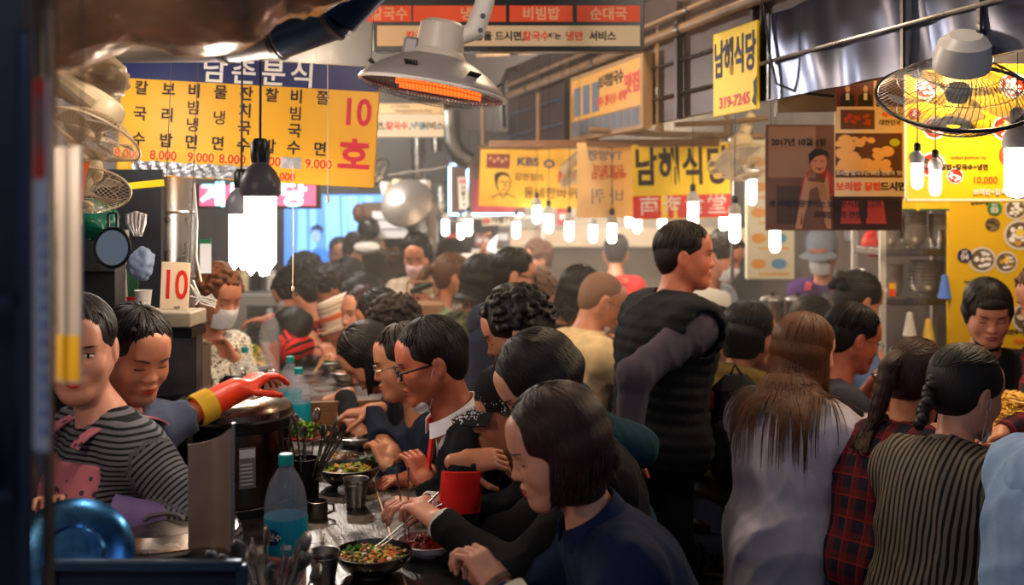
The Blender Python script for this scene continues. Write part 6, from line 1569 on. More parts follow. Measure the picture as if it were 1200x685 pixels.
def tube_stack(name, label, cat, px, Y, z, r, h, m, lid=None, dup=None):
    t = thing(name, label, cat, (P(px, 0, Y)[0], Y, z)); MB().lathe([(.001, 0), (r, 0), (r, h*.9), (r*.9, h), (.001, h)], n=20).build('body', m, t)
    if lid: MB().lathe([(r*1.03, h*.7), (r*1.03, h*.8), (.9*r, h*.8)], n=20).build('band', lid, t)
    return t
tube_stack('thermos', 'tall white flask with a green band beside the flue', 'flask', 495, 7.2, 1.45, .05, .30, WHITEP, GREEN)
tube_stack('steel_can', 'dull steel canister right of the flask', 'canister', 520, 7.3, 1.60, .10, .26, STEEL)
# goods on the white shelf behind the crowd
for px, z, w, h, m_, lab in ((533, 1.395, .13, .10, REDINK, 'red and white carton on the shelf'), (565, 1.395, .12, .10, mat('patterned_jar', (.50,.35,.30), var=.6, vscale=40), 'patterned jar box beside the red carton'), (548, 1.645, .10, .11, WHITEP, 'white carton on the upper shelf'), (590, 1.395, .10, .15, STEELD, 'steel tin at the right end of the shelf'), (576, 1.645, .08, .12, CREAM, 'cream tin on the upper shelf'), (660, 1.56, .09, .13, RED, 'red pot on the extractor hood'), (592, 1.12, .1, .1, GREEN, 'green basket on the lowest shelf')):
    c = P(px, 0, 7.85); t = thing('carton', lab, 'carton', (c[0], c[1]+.08, z)); MB().box((0, 0, h/2), (w, .09, h), bev=.005).build('box_body', m_, t, smooth=False); MB().box((0, -.046, h*.5), (w*.7, .002, h*.35)).build('label_patch', PAPER, t, smooth=False)
t = thing('paper_cone', 'white paper cone hanging beside the shelf', 'cone', P(578, 285, 6.9)); MB().lathe([(.05, -.05), (.048, -.05), (.001, .07)], n=18, R=roty(.5)).build('cone', MASKW, t)
BOWLM = mat('bowl_steel', (.66,.64,.62), rough=.36, metal=.65)
# bowls on the right steel shelf
def bowl_stack(label, x, z, r, n, group='steel bowl stacks on the right shelf', y=0):
    t0 = None
    for i in range(n):
        t = thing('steel_bowl', label % ['lowest', 'second lowest', 'third from the bottom', 'fourth from the bottom', 'fifth from the bottom', 'sixth from the bottom', 'seventh from the bottom', 'eighth from the bottom', 'topmost'][min(i, 8)], 'bowl', (SHX+x, SHY+.03+y, z+i*.017), group=group) if t0 is None else copy_tree(t0, loc=(SHX+x, SHY+.03+y, z+i*.017), label=label % ['lowest', 'second lowest', 'third from the bottom', 'fourth from the bottom', 'fifth from the bottom', 'sixth from the bottom', 'seventh from the bottom', 'eighth from the bottom', 'topmost'][min(i, 8)])
        if t0 is None: MB().lathe(bowl_prof(r, .055, foot=.45), n=28).build('bowl_shell', BOWLM, t); t0 = t
bowl_stack('%s bowl of the left stack on the upper shelf', -.125, SHZ[0], .050, 6); bowl_stack('%s bowl of the middle stack on the upper shelf', -.01, SHZ[0], .062, 8); bowl_stack('%s bowl of the right stack on the upper shelf', .115, SHZ[0], .052, 7)
bowl_stack('%s bowl of the left stack on the lower shelf', -.10, SHZ[1], .045, 6); bowl_stack('%s bowl of the tall stack on the lower shelf', .055, SHZ[1], .078, 7)
t = thing('jug', 'white jug beside the bowls on the upper shelf', 'jug', (SHX+.075, SHY-.08, SHZ[0])); MB().lathe([(.001, 0), (.02, 0), (.024, .04), (.016, .075), (.018, .085), (.001, .085)], n=18).build('jug_body', STEEL, t)
t = thing('orange_card', 'red and yellow packet on the lower steel shelf', 'packet', (SHX-.155, SHY-.10, SHZ[1]+.035)); MB().box((0, 0, 0), (.03, .01, .06)).build('packet', ORG, t, smooth=False); MB().box((0, -.006, .015), (.03, .002, .025)).build('print', YEL, t, smooth=False)
for px, py, c_, lab in ((1066, 377, WHITEP, 'white cloth hanging under the steel shelf'), (1088, 385, mat('yellow_sponge', (.85,.70,.30), rough=.7), 'yellow cone of sponge under the steel shelf'), (1107, 333, mat('blue_cloth', (.30,.45,.80), rough=.7), 'blue cloth at the corner of the steel shelf')):
    t = thing('hanging_cloth', lab, 'cloth', P(px, py, 4.5)); MB().lathe([(.030, -.06), (.028, -.055), (.012, .04), (.001, .045)], n=16).build('cloth_fold', c_, t)
# pots on the far right counter
for i, px in enumerate((905, 935, 962)):
    t = thing('steel_pot', ['left', 'middle', 'right'][i]+' of three lidded steel pots behind the diners', 'pot', (P(px, 0, 5.3)[0], 5.3, 1.02), group='three lidded pots'); MB().lathe([(.001, 0), (.06, 0), (.062, .02), (.062, .18), (.066, .184)], n=28).build('pot_body', STEEL, t); MB().lathe([(.066, .184), (.06, .195), (.03, .205), (.001, .208)], n=28).build('lid', STEEL, t); MB().lathe([(.001, .206), (.012, .206), (.012, .222), (.001, .225)], n=12).build('knob', BLACK, t)
t = thing('service_block', 'steel block on which the three pots stand', 'counter', (P(935, 0, 5.35)[0], 5.4, 0)); MB().box((0, 0, .51), (.75, .32, 1.02)).build('block', STEEL, t, smooth=False)
t = thing('bowl_ledge', 'dark ledge carrying steel bowls behind the diners', 'ledge', (P(1003, 0, 5.2)[0], 5.2, 0)); MB().box((0, 0, 1.235), (.30, .2, .03)).build('ledge_board', DARK, t, smooth=False); MB().box((0, .06, .61), (.28, .05, 1.22)).build('support', CREAM, t, smooth=False)
for i in range(3):
    t = thing('steel_bowl', ['bottom', 'middle', 'top'][i]+' bowl of three nested on the dark ledge', 'bowl', (P(996, 0, 5.15)[0], 5.15, 1.252+i*.022), group='nested bowls on the dark ledge'); MB().lathe(bowl_prof(.075, .07), n=28).build('bowl_shell', BOWLM, t)
t = thing('red_bag', 'red net bag hanging behind the nested bowls', 'bag', P(1027, 285, 5.5)); b = MB().ball((0, 0, 0), (.08, .05, .075), 20, 12); mesh_obj('bag_body', crumple(b.v, .014, 45, 4), b.f, mat('red_net', (.85,.16,.10), rough=.5), t)
t = thing('glass_jar', 'clear jar of spoons on the nested bowls shelf', 'jar', P(998, 268, 5.3)); MB().lathe([(.035, -.06), (.035, .05)], n=18).build('jar_wall', PET, t); MB().tube([A(0, 0, -.06), A(.005, 0, .03)], .01, 8).build('ladle', STEEL, t)
# lit white window panel right of centre
s = Sign('lit_menu_panel', 'white backlit menu panel with small dish pictures behind the standing man', 'sign', P(903, 245, 6.0), .28, .82, mat('panel_white', (.86,.84,.74), rough=.4), thick=.04)
for i in range(5):
    for j in range(2): s.disc('dish_print_%d' % (j), mat('print_blue', (.35,.62,.85)) if (i+j) % 2 else mat('print_orange', (.90,.62,.25)), -.07+j*.12, .28-i*.15, .045, .03); 
    s.rect('ink_line', mat('print_orange', (1,1,1)), .02, .22-i*.15, .18, .012)
s.done()
# right counter dishes
bowl('large platter heaped with yellow noodles at the right edge', 1188, 3.42, z=.90, r=.125, h=.03, m=DKB, kinds=('noodle',), n=420, seed=40, name='platter', heap=.13)
t = thing('platter_stand', 'steel tray under the noodle platter', 'tray', (P(1188, 0, 3.42)[0], 3.42, .80)); MB().box((0, 0, .05), (.30, .26, .10), bev=.01).build('tray_body', STEEL, t, smooth=False)
bowl('white dish of red stew before the striped shirt', 1162, 3.02, r=.075, h=.03, m=WHB, kinds=('red', 'meat', 'carrot'), n=70, seed=41, name='dish')
bowl('steel pan of broth before the plaid sleeve', 1160, 3.3, r=.10, h=.05, m=STEEL, kinds=None, seed=42, name='pan')
bowl('small bowl of greens held by the hooded woman', 1003, 3.75, z=.86, r=.05, h=.04, m=DKB, kinds=('lime', 'dark', 'sprout'), n=40, seed=43)
bowl('steel bowl before the spectacled man', 1020, 4.15, r=.07, h=.04, m=STEEL, kinds=('red', 'rice'), n=30, seed=44)
bowl('plate of greens on the middle stall counter', 722, 6.3, z=.93, r=.09, h=.03, m=STEEL, kinds=('lime', 'green'), n=60, seed=45, name='plate', heap=.05)
t = thing('side_block', 'steel block under the plate of greens', 'counter', (P(735, 0, 6.35)[0], 6.35, 0)); MB().box((0, 0, .46), (.6, .4, .925)).build('block', STEEL, t, smooth=False)
t = thing('supply_carton', 'yellow carton with dark print standing under the stools', 'carton', (P(858, 0, 4.9)[0], 4.9, 0), .2); MB().box((0, 0, .2), (.22, .2, .40), bev=.004).build('box_body', mat('carton_yellow', (.62,.50,.10), rough=.6), t, smooth=False)
for i in range(3): MB().box((-.03+i*.03, -.101, .12+i*.09), (.10, .002, .025), roty(.2)).build('print_mark', BLKINK, t, smooth=False)

t = thing('steel_cabinet', 'pale steel cabinet behind the curly haired vendor', 'cabinet', P(312, 0, 6.4)*A(1,1,0)); MB().box((0, 0, .58), (.36, .3, 1.16), bev=.01).build('cabinet_body', mat('pale_steel', (.62,.60,.58), rough=.4, metal=.5, var=.1), t, smooth=False); MB().box((.02, -.152, .98), (.20, .006, .22), bev=.002).build('door', STEELD, t, smooth=False); MB().box((.10, -.16, .98), (.012, .01, .12)).build('handle', BLACK, t, smooth=False)
for i, (px, z, c_) in enumerate(((285, 1.17, CREAM), (300, 1.17, BLACK), (318, 1.17, WHITEP), (333, 1.17, STEEL))):
    t = thing('storage_jar', ['cream', 'black', 'white', 'steel'][i]+' jar on top of the pale steel cabinet', 'jar', (P(px, 0, 6.4)[0], 6.4, z)); MB().lathe([(.001, 0), (.034, 0), (.036, .09), (.028, .10), (.030, .125), (.001, .125)], n=18).build('jar_body', c_, t)

t = thing('flask_shelf', 'small steel shelf under the white flask beside the flue', 'shelf', (P(508, 0, 7.3)[0], 7.3, 0)); MB().box((0, 0, 1.435), (.36, .22, .02)).build('shelf_board', STEELD, t, smooth=False); MB().box((0, .10, .72), (.34, .02, 1.43)).build('back_panel', mat('dim_panel', (1,1,1)), t, smooth=False)
MB().box((.09, 0, 1.59), (.2, .2, .012)).build('shelf_board', STEELD, t, smooth=False)
t = thing('cone_cord', 'thin cord holding the white paper cone', 'cord', P(578, 265, 6.9)); MB().tube([A(0, 0, 0), A(0, 0, 3.4-P(578, 265, 6.9)[2])], .0015, 4).build('cord', GREYW, t)
# ------------------------------------------------------------------ things worn, and the crowd
def vest(color, puff=.03, quilt=.006, name='vest', per=70.):
    def f(i):
        F_ = Field(); i['torso'](F_, .018+puff); s = i['s']
        for k in (1, -1): F_.cap(i['sh'][k]+i['bs']*k*.10, i['sh'][k]+i['bs']*k*.02-i['u']*.02, .066*s, .085*s, .006, -1)
        F_.cap(i['nb']+i['ni']*.05+i['tf']*.02, i['nb']+i['ni']*.2+i['tf']*.02, i['nr']*1.5, i['nr']*2.2, .01, -1)
        u = i['u']; o = i['pel']
        fo = folds(int(s*77), .004)
        d = lambda X: -quilt*np.abs(np.sin(((X[0]-o[0])*u[0]+(X[1]-o[1])*u[1]+(X[2]-o[2])*u[2])*per))+quilt*.5+fo(X)
        v, q = F_.mesh(i['cres'], disp=d); mesh_obj(name, v-i['org'], q, cloth(color), i['root'])
        c = MB(); nb, tf, bs, ni = i['nb'], i['tf'], i['bs'], i['ni']
        c.tube([nb+ni*.035-tf*.075*math.cos(a)+bs*.078*math.sin(a)+tf*.015-i['org'] for a in np.linspace(-2.5, 2.5, 18)], .020, 8); c.build('vest_collar', cloth(color), i['root'])
    return f
def apron(m, name='apron', strap=None):
    def f(i):
        F_ = Field(); i['torso'](F_, .026+max(0, i['o']-.014)); tf, pel, u, bs, s = i['tf'], i['pel'], i['u'], i['bs'], i['s']
        F_.cap(pel, pel-A(0, 0, .35)+i['bf']*.03, .15*s, .17*s, .05)
        F_.box(pel-tf*.19+u*.1, (.6, .20, 1.2), i['Rt'], .01, .004, -1)
        F_.box(pel+u*.62, (.5, .5, .22), i['Rt'], .01, .004, -1)
        for k in (1, -1): F_.box(pel+u*.50+bs*k*.33, (.2, .5, .28), i['Rt'], .01, .004, -1)
        v, q = F_.mesh(max(i['cres'], .010), disp=folds(3, .003)); mesh_obj(name, v-i['org'], q, m, i['root'])
        st_ = strap or m
        for k in (1, -1):
            b = MB(); 
            def fn(a, w, k=k):
                t = a*2-1; base = i['nb']-u*.04+bs*k*(.075+.02*(w-.5)*2)+u*(.055*math.cos(t*1.3)+.0)+tf*(.125*math.sin(t*1.25)); return base-i['org']
            b.grid(fn, 12, 2, .004); b.build('strap', st_, i['root'])
    return f
def shoulder_strap(m, k=1, w=.02, name='bag_strap'):
    def f(i):
        b = MB(); u, bs, tf = i['u'], i['bs'], i['tf']
        def fn(a, ww):
            t = a*math.pi*1.1-.4; return i['nb']-u*(.17-.19*math.sin(max(0, min(math.pi, t*.92+.12))))+bs*(k*(.10)+(ww-.5)*w*2)-tf*.15*math.cos(t)-i['org']
        b.grid(fn, 16, 2, .004); b.build(name, m, i['root'])
    return f
def cuff(k, color, w=.05, r=.038, m=None, name='cuff', t=.03):
    def f(i):
        a, e, wr = i['arms'][k]; d = nrm(wr-e); R = frame_from(d); m_ = m or cloth(color); s = i['s']
        MB().lathe([(r*.86*s, -w/2), (r*s, -w/2), (r*1.03*s, -w*.2), (r*1.02*s, w/2), (r*.9*s, w/2+.002), (r*.84*s, w*.3)], c=wr-d*t-i['org'], n=24, R=R).build(name, m_, i['root'])
    return f
def bracelet(k, m, t=-.0, r=.030, name='watch'):
    def f(i):
        a, e, wr = i['arms'][k]; d = nrm(wr-e); MB().lathe([(r, -.006), (r+.003, -.006), (r+.003, .006), (r, .006)], c=wr-d*t-i['org'], n=24, R=frame_from(d), close=True).build(name, m, i['root'])
    return f
def suit(i):
    u, bs, tf, nb, ni, org = i['u'], i['bs'], i['tf'], i['nb'], i['ni'], i['org']
    F_ = Field(); i['torso'](F_, .008); F_.box(i['pel']-tf*.16+u*.3, (.5, .2, .9), i['Rt'], .01, .004, -1)
    for k in (1, -1): F_.box(i['pel']+u*.3+bs*k*.30, (.2, .5, .6), i['Rt'], .01, .004, -1)
    F_.cap(nb+ni*.05, nb+ni*.2, i['nr']*1.05, i['nr']*1.6, .004, -1)
    v, q = F_.mesh(.009, disp=folds(9, .002)); mesh_obj('shirt', v-org, q, cloth('#e9eaf0', bump=.1), i['root'])
    b = MB()
    def fn(a, w):
        wd = .020+.012*min(1, a*1.6); return nb+ni*.035-u*(.30*a)+tf*(.068+.095*min(1, a*2.2)-.02*a)+bs*(w-.5)*2*wd-org
    b.grid(fn, 14, 4, .006); b.build('tie', mat('tie_red', (.78,.05,.05), rough=.45), i['root'])
    MB().ball(nb+ni*.038+tf*.072-org, (.019, .014, .018), 10, 8, i['Rt']).build('tie_knot', mat('tie_red', (1,1,1)), i['root'])
    for k in (1, -1):
        b = MB()
        def fl(a, w, k=k):
            e = nb+ni*(.045-.30*a)*.4-u*.25*a+tf*(-.02+.175*min(1, a*1.8+.18)+.012)+bs*k*(.072-.055*a+w*.045*math.sin(math.pi*min(1, .2+a*.9))); return e-org
        b.grid(fl, 10, 3, .005); b.build('lapel', i['topm'], i['root'])
def cap_hat(color, sparkle=False, brimc=None, name='cap', yaw=0):
    def f(i):
        g, s, R, org = i['g'], i['s'], i['Rh'], i['org']; m = cloth(color)
        h = MB().lathe([(.098*s, -.01*s), (.1*s, .02*s), (.095*s, .055*s), (.075*s, .088*s), (.04*s, .104*s), (.001, .108*s)], c=g(0, -.012, .035)-org, n=32, R=R@np.diag([.90, 1.08, 1.])).build(name, m, i['root'])
        b = MB()
        def fn(u, v):
            a = (u-.5)*2.0; r = .098+v*.062*math.cos(a*.75); return g(math.sin(a)*r*.92, math.cos(a)*r*1.04, .034-.020*v-.03*(a*a)*.16*v-.008)-org
        b.grid(fn, 16, 5, .003); b.build('brim', cloth(brimc or color), h)
        MB().ball(g(0, -.012, .145)-org, .006*s).build('top_button', m, h)
        if sparkle:
            r = random.Random(5); q = MB()
            for _ in range(110):
                a = r.gauss(.0, .40); v = min(1, max(0, r.gauss(.5, .25))); q.ball(np.array(fn(.5+a*.5, v))+R[:, 2]*.0035, .0027, 5, 3)
            for _ in range(40):
                a = r.uniform(-2.2, .6); z = r.uniform(-.01, .06); rr = .1*math.sqrt(max(.1, 1-(z/.11)**2)); q.ball(g(math.sin(a)*rr*.92, math.cos(a)*rr*1.10-.012, .035+z)-org, .0016, 5, 3)
            o = q.build('rhinestones', mat('rhinestone', (.95,.93,.97), rough=.15, metal=.2), h); o['kind'] = 'stuff'
    return f
def brim_hat(m, band, stripes=None, brim=.16, drop=.035, name='hat'):
    def f(i):
        g, s, R, org = i['g'], i['s'], i['Rh'], i['org']; RR = R@np.diag([.94, 1.08, 1.]); c = g(0, -.014, .045)-org
        h = MB().lathe([(brim*s, -drop*s), ((brim-.02)*s, -drop*.6*s), (.103*s, .0), (.100*s, .03*s), (.094*s, .075*s), (.082*s, .092*s), (.001, .100*s), (.001, .096*s), (.078*s, .086*s), (.098*s, 0), ((brim-.02)*s, -drop*.75*s), ((brim)*s, -(drop+.004)*s)], c=c, n=40, R=RR).build(name, m, i['root'])
        MB().lathe([(.1035*s, .002), (.1045*s, .004), (.1025*s, .024), (.1005*s, .025)], c=c, n=40, R=RR).build('hat_band', band, h)
        if stripes:
            for z in (.042, .062): MB().lathe([((.1005-.10*(z-.03))*s, z*s), ((.1012-.10*(z-.03))*s, z*s+.001), ((.1005-.13*(z-.03))*s, (z+.010)*s)], c=c, n=40, R=RR).build('hat_stripe', stripes, h)
            for rr in (.125, .143): MB().lathe([(rr*s, (-drop*(rr-.10)/.06+.0035)*s), ((rr+.006)*s, (-drop*(rr+.006-.10)/.06+.0035)*s)], c=c, n=40, R=RR).build('hat_stripe', stripes, h)
    return f
def earring(k):
    def f(i):
        p = i['g'](k*.084, -.004, -.046)-i['org']; MB().lathe([(.008, -.0015), (.014, -.0015), (.014, .0015), (.008, .0015)], c=p-A(0, 0, .016), n=16, R=rotz(.6)@rotx(1.5), close=True).build('earring', mat('earring_silver', (.55,.48,.42), rough=.3, metal=1.), i['root'])
    return f
def chopsticks(label, i, k, tip, m=STEEL, spread=.016, L=.23):
    w, R, gg = i['hands'][k]; h = gg(.02, .075, -.018); tip = np.asarray(tip, float); d = nrm(tip-h); s_ = nrm(np.cross(d, A(0, 1, .2)))
    t = thing('chopsticks', label, 'chopsticks', h)
    for q in (-1, 1): MB().tube([tip+s_*q*.003-h, s_*q*spread*.45, tip-d*L+s_*q*spread-h], [.0016, .0024, .003], 6).build('chopstick', m, t)
    return t

STRIPE_BW = pattern_mat('fine_grey_stripe', [(.10,.10,.10), (.42,.38,.34)], 'stripe', 62., axis='x', width=.55)
STRIPE_BR = pattern_mat('red_black_stripe', [(.80,.12,.10), (.05,.05,.06)], 'stripe', 24., axis='x', width=.42)
STRIPE_V = pattern_mat('grey_black_bands', [(.40,.40,.42), (.09,.10,.11)], 'stripe', 78., axis='z', width=.42)
PLAID = pattern_mat('red_navy_plaid', [(.10,.09,.16), (.38,.08,.10), (.50,.12,.12)], 'plaid', 16.)
CAMO = pattern_mat('camouflage', [(.20,.20,.12), (.34,.34,.22), (.10,.10,.07)], 'camo', 14.)
BLAZER = pattern_mat('beige_check', [(.66,.58,.50), (.76,.69,.60), (.58,.50,.43)], 'plaid', 22.)
DOTS = pattern_mat('white_dotted', [(.84,.83,.84), (.25,.24,.35)], 'dots', 120., width=.22)
PINKAP = pattern_mat('pink_dotted', [(.72,.42,.46), (.25,.22,.28)], 'dots', 34., width=.24)
BWAP = pattern_mat('black_white_print', [(.82,.80,.76), (.10,.10,.12)], 'dots', 85., width=.38)
REDAP = pattern_mat('orange_red_print', [(.90,.26,.14), (.95,.72,.60)], 'dots', 60., width=.25)
CREAMC = cloth('#e6d9c0'); 
# --- left counter, from the camera outwards
p1 = person('woman in a navy sweater with a dark bob eating nearest the camera', (652, 523, 2.16), 188, pitch=20, lod=0, skin='fair', hair='bob', hc='red', top='#13203c', lips=LIP_RED, hlen=.115, hwave=.008, seed=21,
            hands={'r': (560, 668, 2.12), 'l': (585, 690, 1.95)}, collar='#16233f', curl=.75, extra=[cuff(-1, '#e6d9c0', m=CREAMC, w=.035, r=.046), bracelet(-1, mat('watch_strap', (.35,.24,.17), rough=.5), t=-.01)])
p2 = person('woman in a black jacket with white dotted cuffs using chopsticks', (634, 450, 2.50), 186, pitch=38, lod=0, skin='fair', hair='bob', hc='black', top='#0f1013', hlen=.05, seed=22, glasses='black',
            hands={'r': (500, 592, 2.62), 'l': (515, 612, 2.46)}, curl=.7, extra=[cuff(1, '#fff', m=DOTS, w=.035, r=.036, t=.016), cuff(-1, '#fff', m=DOTS, w=.045, r=.038, t=.022)])
chopsticks('grey steel chopsticks reaching into the dark bowl', p2, -1, P(428, 652, 2.42), L=.24)
chopsticks('second pair of chopsticks held just behind the first', p2, 1, P(478, 642, 2.56), L=.20)
p3 = person('old woman in a black rhinestone cap with her hand at her chin', (600, 484, 2.78), 186, pitch=8, lod=0, skin='mid', hair='short', hc='grey', top='#17171b', seed=23,
            hands={'l': (543, 540, 2.60, A(-.5, -.3, -1)), 'r': (560, 575, 2.95)}, handdir={-1: A(1, .15, .05)}, palm={-1: A(0, -.65, .8)}, curl=.6, hat=cap_hat('#141416', sparkle=True), extra=[earring(-1), cuff(-1, '#c4201c', w=.10, r=.052, t=.075), cuff(1, '#c4201c', w=.06, r=.042, t=.05)])
p4 = person('man in a black suit with red tie, black glasses and lowered white mask', (505, 424, 3.0), 194, pitch=16, lod=0, male=True, skin='ruddy', hair='short', hc='black', top='#14161c', seed=24, glasses='black', collar='#eceef4', neckline='suit',
            hands={'r': (482, 560, 3.25), 'l': (500, 566, 2.95)}, curl=.6, extra=suit, mask='w chin')
p5 = person('person with a yellow lit face behind the suited man', (474, 424, 3.42), 192, pitch=14, lod=1, male=True, skin='mid', hair='short', hc='dark', top='#1b2436', seed=25, glasses='wire',
            hands={'r': (436, 480, 3.55, A(.2, -.8, -.5)), 'l': (458, 548, 3.32)}, curl=.55, handdir={1: A(-1, -.1, -.15)})
chopsticks('short chopsticks held before the suited man', p5, -1, P(438, 560, 3.3), L=.18)
p6 = person('woman bent low with straight black hair hiding her face', (432, 418, 3.85), 196, pitch=48, lod=1, skin='mid', hair='bob', hc='black', top='#171a22', hlen=.13, seed=26, hands={'r': (402, 462, 4.0, A(.2, -.8, -.5)), 'l': (425, 512, 3.75)}, handdir={1: A(-1, -.1, -.3)}, curl=.6)
person('diner with wavy dark hair above the bent woman', (462, 386, 4.1), 190, pitch=30, lod=1, hair='curly', hc='dark', top='#1d222c', seed=27)
person('woman with reddish brown hair peeping beside the bucket hat', (425, 368, 4.65), 222, pitch=2, lod=1, skin='fair', hair='bob', hc='red', top='#2a2228', seed=28, eyes='open', hlen=.05)
p9 = person('diner in a cream bucket hat with an orange band', (402, 380, 5.0), 190, pitch=22, lod=1, skin='mid', hair='short', hc='dark', top='#8a1c22', seed=29, hands={'r': (382, 426, 5.0), 'l': (390, 422, 4.75)},
            hat=brim_hat(mat('hat_cream', (.86,.80,.74), rough=.8, bump=.2), mat('hat_orange', (.88,.42,.16), rough=.7), stripes=mat('hat_stripe_grey', (.70,.64,.60), rough=.8), brim=.118, drop=.05))
chopsticks('wooden chopsticks held by the diner in the bucket hat', p9, -1, P(368, 436, 4.4), m=mat('bamboo', (.80,.55,.28), rough=.5))
p10 = person('person in a red and black striped sweater reaching across the counter', (346, 345, 5.2), 188, pitch=35, lod=1, skin='fair', hair='curly', hc='black', top=STRIPE_BR, seed=30, hands={'r': 'fold', 'l': (316, 373, 4.95, A(0, -1, -.3))}, curl=.35, handdir={-1: A(-1, 0, -.1)}, bulk=1.1,
             extra=[cuff(-1, '#15151a', w=.22, r=.047, t=.16, name='dark_sleeve')])
t = thing('serving_tongs', 'steel tongs dangling from the outstretched hand', 'tongs', P(296, 380, 5.0)); 
for q in (-1, 1): MB().tube([A(0, 0, .0), A(q*.012, 0, -.05), A(q*.006, 0, -.10)], .004, 6).build('tong_arm', STEEL, t)
person('diner with rich brown hair behind the striped sweater', (388, 338, 5.7), 195, pitch=35, lod=2, hair='curly', hc='dark', top='#302a2c', seed=31)
person('diner with smooth dark hair just above the bucket hat', (425, 350, 5.25), 190, pitch=38, lod=2, hair='bob', hc='black', top='#20242c', seed=32, hlen=.05)
person('diner with short black hair left of the brown haired one', (358, 322, 6.2), 190, pitch=30, lod=2, hair='curly', hc='black', top='#20242c', seed=33)
person('dark haired diner between the striped sweater and the blazer', (408, 326, 6.4), 195, pitch=30, lod=2, hair='bob', hc='black', top='#272b33', seed=34, hlen=.05)
person('diner bowed over the counter below the striped arm', (345, 392, 4.95), 186, pitch=55, lod=2, skin='fair', hair='bob', hc='black', top='#1a1a20', seed=35, hlen=.04)
person('diner with tousled dark hair left of the suited man', (446, 372, 4.6), 192, pitch=34, lod=2, hair='short', hc='black', top='#1c2029', seed=36)
p7 = person('tall haired person in a dark teal coat leaning with a hand behind the back', (606, 388, 3.12), 176, pitch=25, lod=1, hair='curly', hc='black', top='#123440', seed=37, pose='bend', lean=26, puff=.004,
            hands={'l': (736, 530, 3.30, A(.6, -.8, 0)), 'r': 'fold'}, bulk=.88)
# --- left vendors
v1 = person('vendor in a striped top and pink dotted apron half behind the plastic strip', (93, 408, 2.5), 285, pitch=8, body_yaw=228, lod=1, skin='fair', hair='short', hc='dark', top=STRIPE_V, seed=40, pose='stand', lips=LIP_RED, hands={'l': (128, 605, 2.35), 'r': (60, 600, 2.4)}, curl=.5, eyes='open',
            extra=[apron(PINKAP), cuff(-1, '#6a5a86', w=.20, r=.050, t=.10, name='oversleeve')])
v2 = person('vendor leaning right with an orange rubber glove', (160, 414, 2.72), 318, pitch=22, lod=1, skin='mid', hair='short', hc='dark', top='#4a5268', seed=41, pose='stand', lips=LIP_RED, hands={'l': (274, 458, 2.80, A(-1, 0, -.5)), 'r': 'fold'}, curl=.45, body_yaw=325, sleeves=.7,
            extra=[apron(mat('apron_dark', (.16,.07,.08), rough=.8, var=.3))])
w_, R_h, gg_ = v2['hands'][-1]
gf = Field(); hand_field(gf, w_, R_h, .45, left=False, sc=1.06); gf.cap(w_-R_h[:, 1]*.10, w_, .040, .034, .02)
gv, gq = gf.mesh(.005); mesh_obj('rubber_glove', gv-v2['org'], gq, mat('glove_orange', (.88,.22,.08), rough=.35), v2['root']); cuff(-1, '#caa030', w=.05, r=.044, t=.10, name='glove_cuff')(v2)
v3 = person('vendor with curly ginger hair and a white mask at the salad trays', (256, 348, 4.25), 322, pitch=18, lod=1, skin='mid', hair='curly', hc='ginger', top=BWAP, seed=42, pose='stand', mask='w', hands={'l': (275, 420, 4.3), 'r': 'fold'}, extra=[apron(BWAP)])
# --- standing in the aisle, far
def far(label, px, py, Y, yaw, **k):
    k.setdefault('lod', 2); k.setdefault('pose', 'stand'); k.setdefault('hands', {'l': 'fold', 'r': 'fold'}); return person(label, (px, py, Y), yaw, **k)
far('person in a black v neck with a black mask before the blue screen', 399, 298, 7.6, 275, hair='short', hc='black', top='#1a1b20', mask='b', neckline='v', seed=50, eyes='open')
far('person with a short black bob and black sweater turned away', 419, 293, 7.1, 320, hair='bob', hc='black', top='#14151a', hlen=.02, seed=51)
far('person in a dark green jacket with a pink bag strap', 462, 292, 6.9, 188, hair='short', hc='black', top='#17382f', mask='p', seed=52, extra=shoulder_strap(mat('pink_strap', (.90,.40,.48), rough=.6), 1))
t = thing('yellow_bag', 'yellow bag hanging beside the dark green jacket', 'bag', P(446, 306, 7.1)); MB().box((0, 0, 0), (.17, .06, .26), roty(-.12), bev=.03).build('bag_body', mat('mustard', (.80,.66,.06), rough=.6), t); MB().tube([A(-.05, 0, .12), A(-.02, 0, .2), A(.05, 0, .12)], .006, 6).build('handle', mat('mustard', (1,1,1)), t)
far('person with dark hair passing behind the green jacket', 473, 279, 8.3, 200, hair='curly', hc='black', top='#3a2a2e', seed=53, lod=3)
b4 = far('woman in a beige checked blazer looking at her phone', 489, 299, 5.9, 262, pitch=24, hair='bob', hc='black', top=BLAZER, mask='p', seed=54, hlen=.03, lod=1, hands={'r': (480, 352, 5.6), 'l': (503, 352, 5.65)}, neckline='v', curl=.6, puff=.01)
t = thing('mobile_phone', 'green phone in the hand of the blazer woman', 'phone', P(494, 337, 5.5), rot=(.5, -.35, 0)); MB().box((0, 0, 0), (.13, .012, .035), bev=.004).build('phone_case', mat('phone_green', (.06,.30,.24), rough=.4), t); MB().box((0, -.0065, 0), (.115, .001, .028)).build('screen', BLACK, t)
t = thing('handbag', 'tan handbag carried in front of the beige blazer', 'bag', P(493, 372, 5.45)); MB().box((0, 0, -.03), (.24, .09, .24), bev=.02).build('bag_body', mat('tan_leather', (.62,.46,.34), rough=.5), t); MB().tube([A(-.08, 0, .09), A(-.07, 0, .19), A(.07, 0, .19), A(.08, 0, .09)], .008, 8).build('handle', mat('tan_leather', (1,1,1)), t)
far('person in a dark cap raising an arm towards the shelf', 533, 306, 6.3, 20, hair='short', hc='black', top='#1d2a48', seed=55, hat=cap_hat('#22242c'), hands={'l': (566, 296, 6.4, A(0, 0, -1)), 'r': 'fold'}, eyes='open')
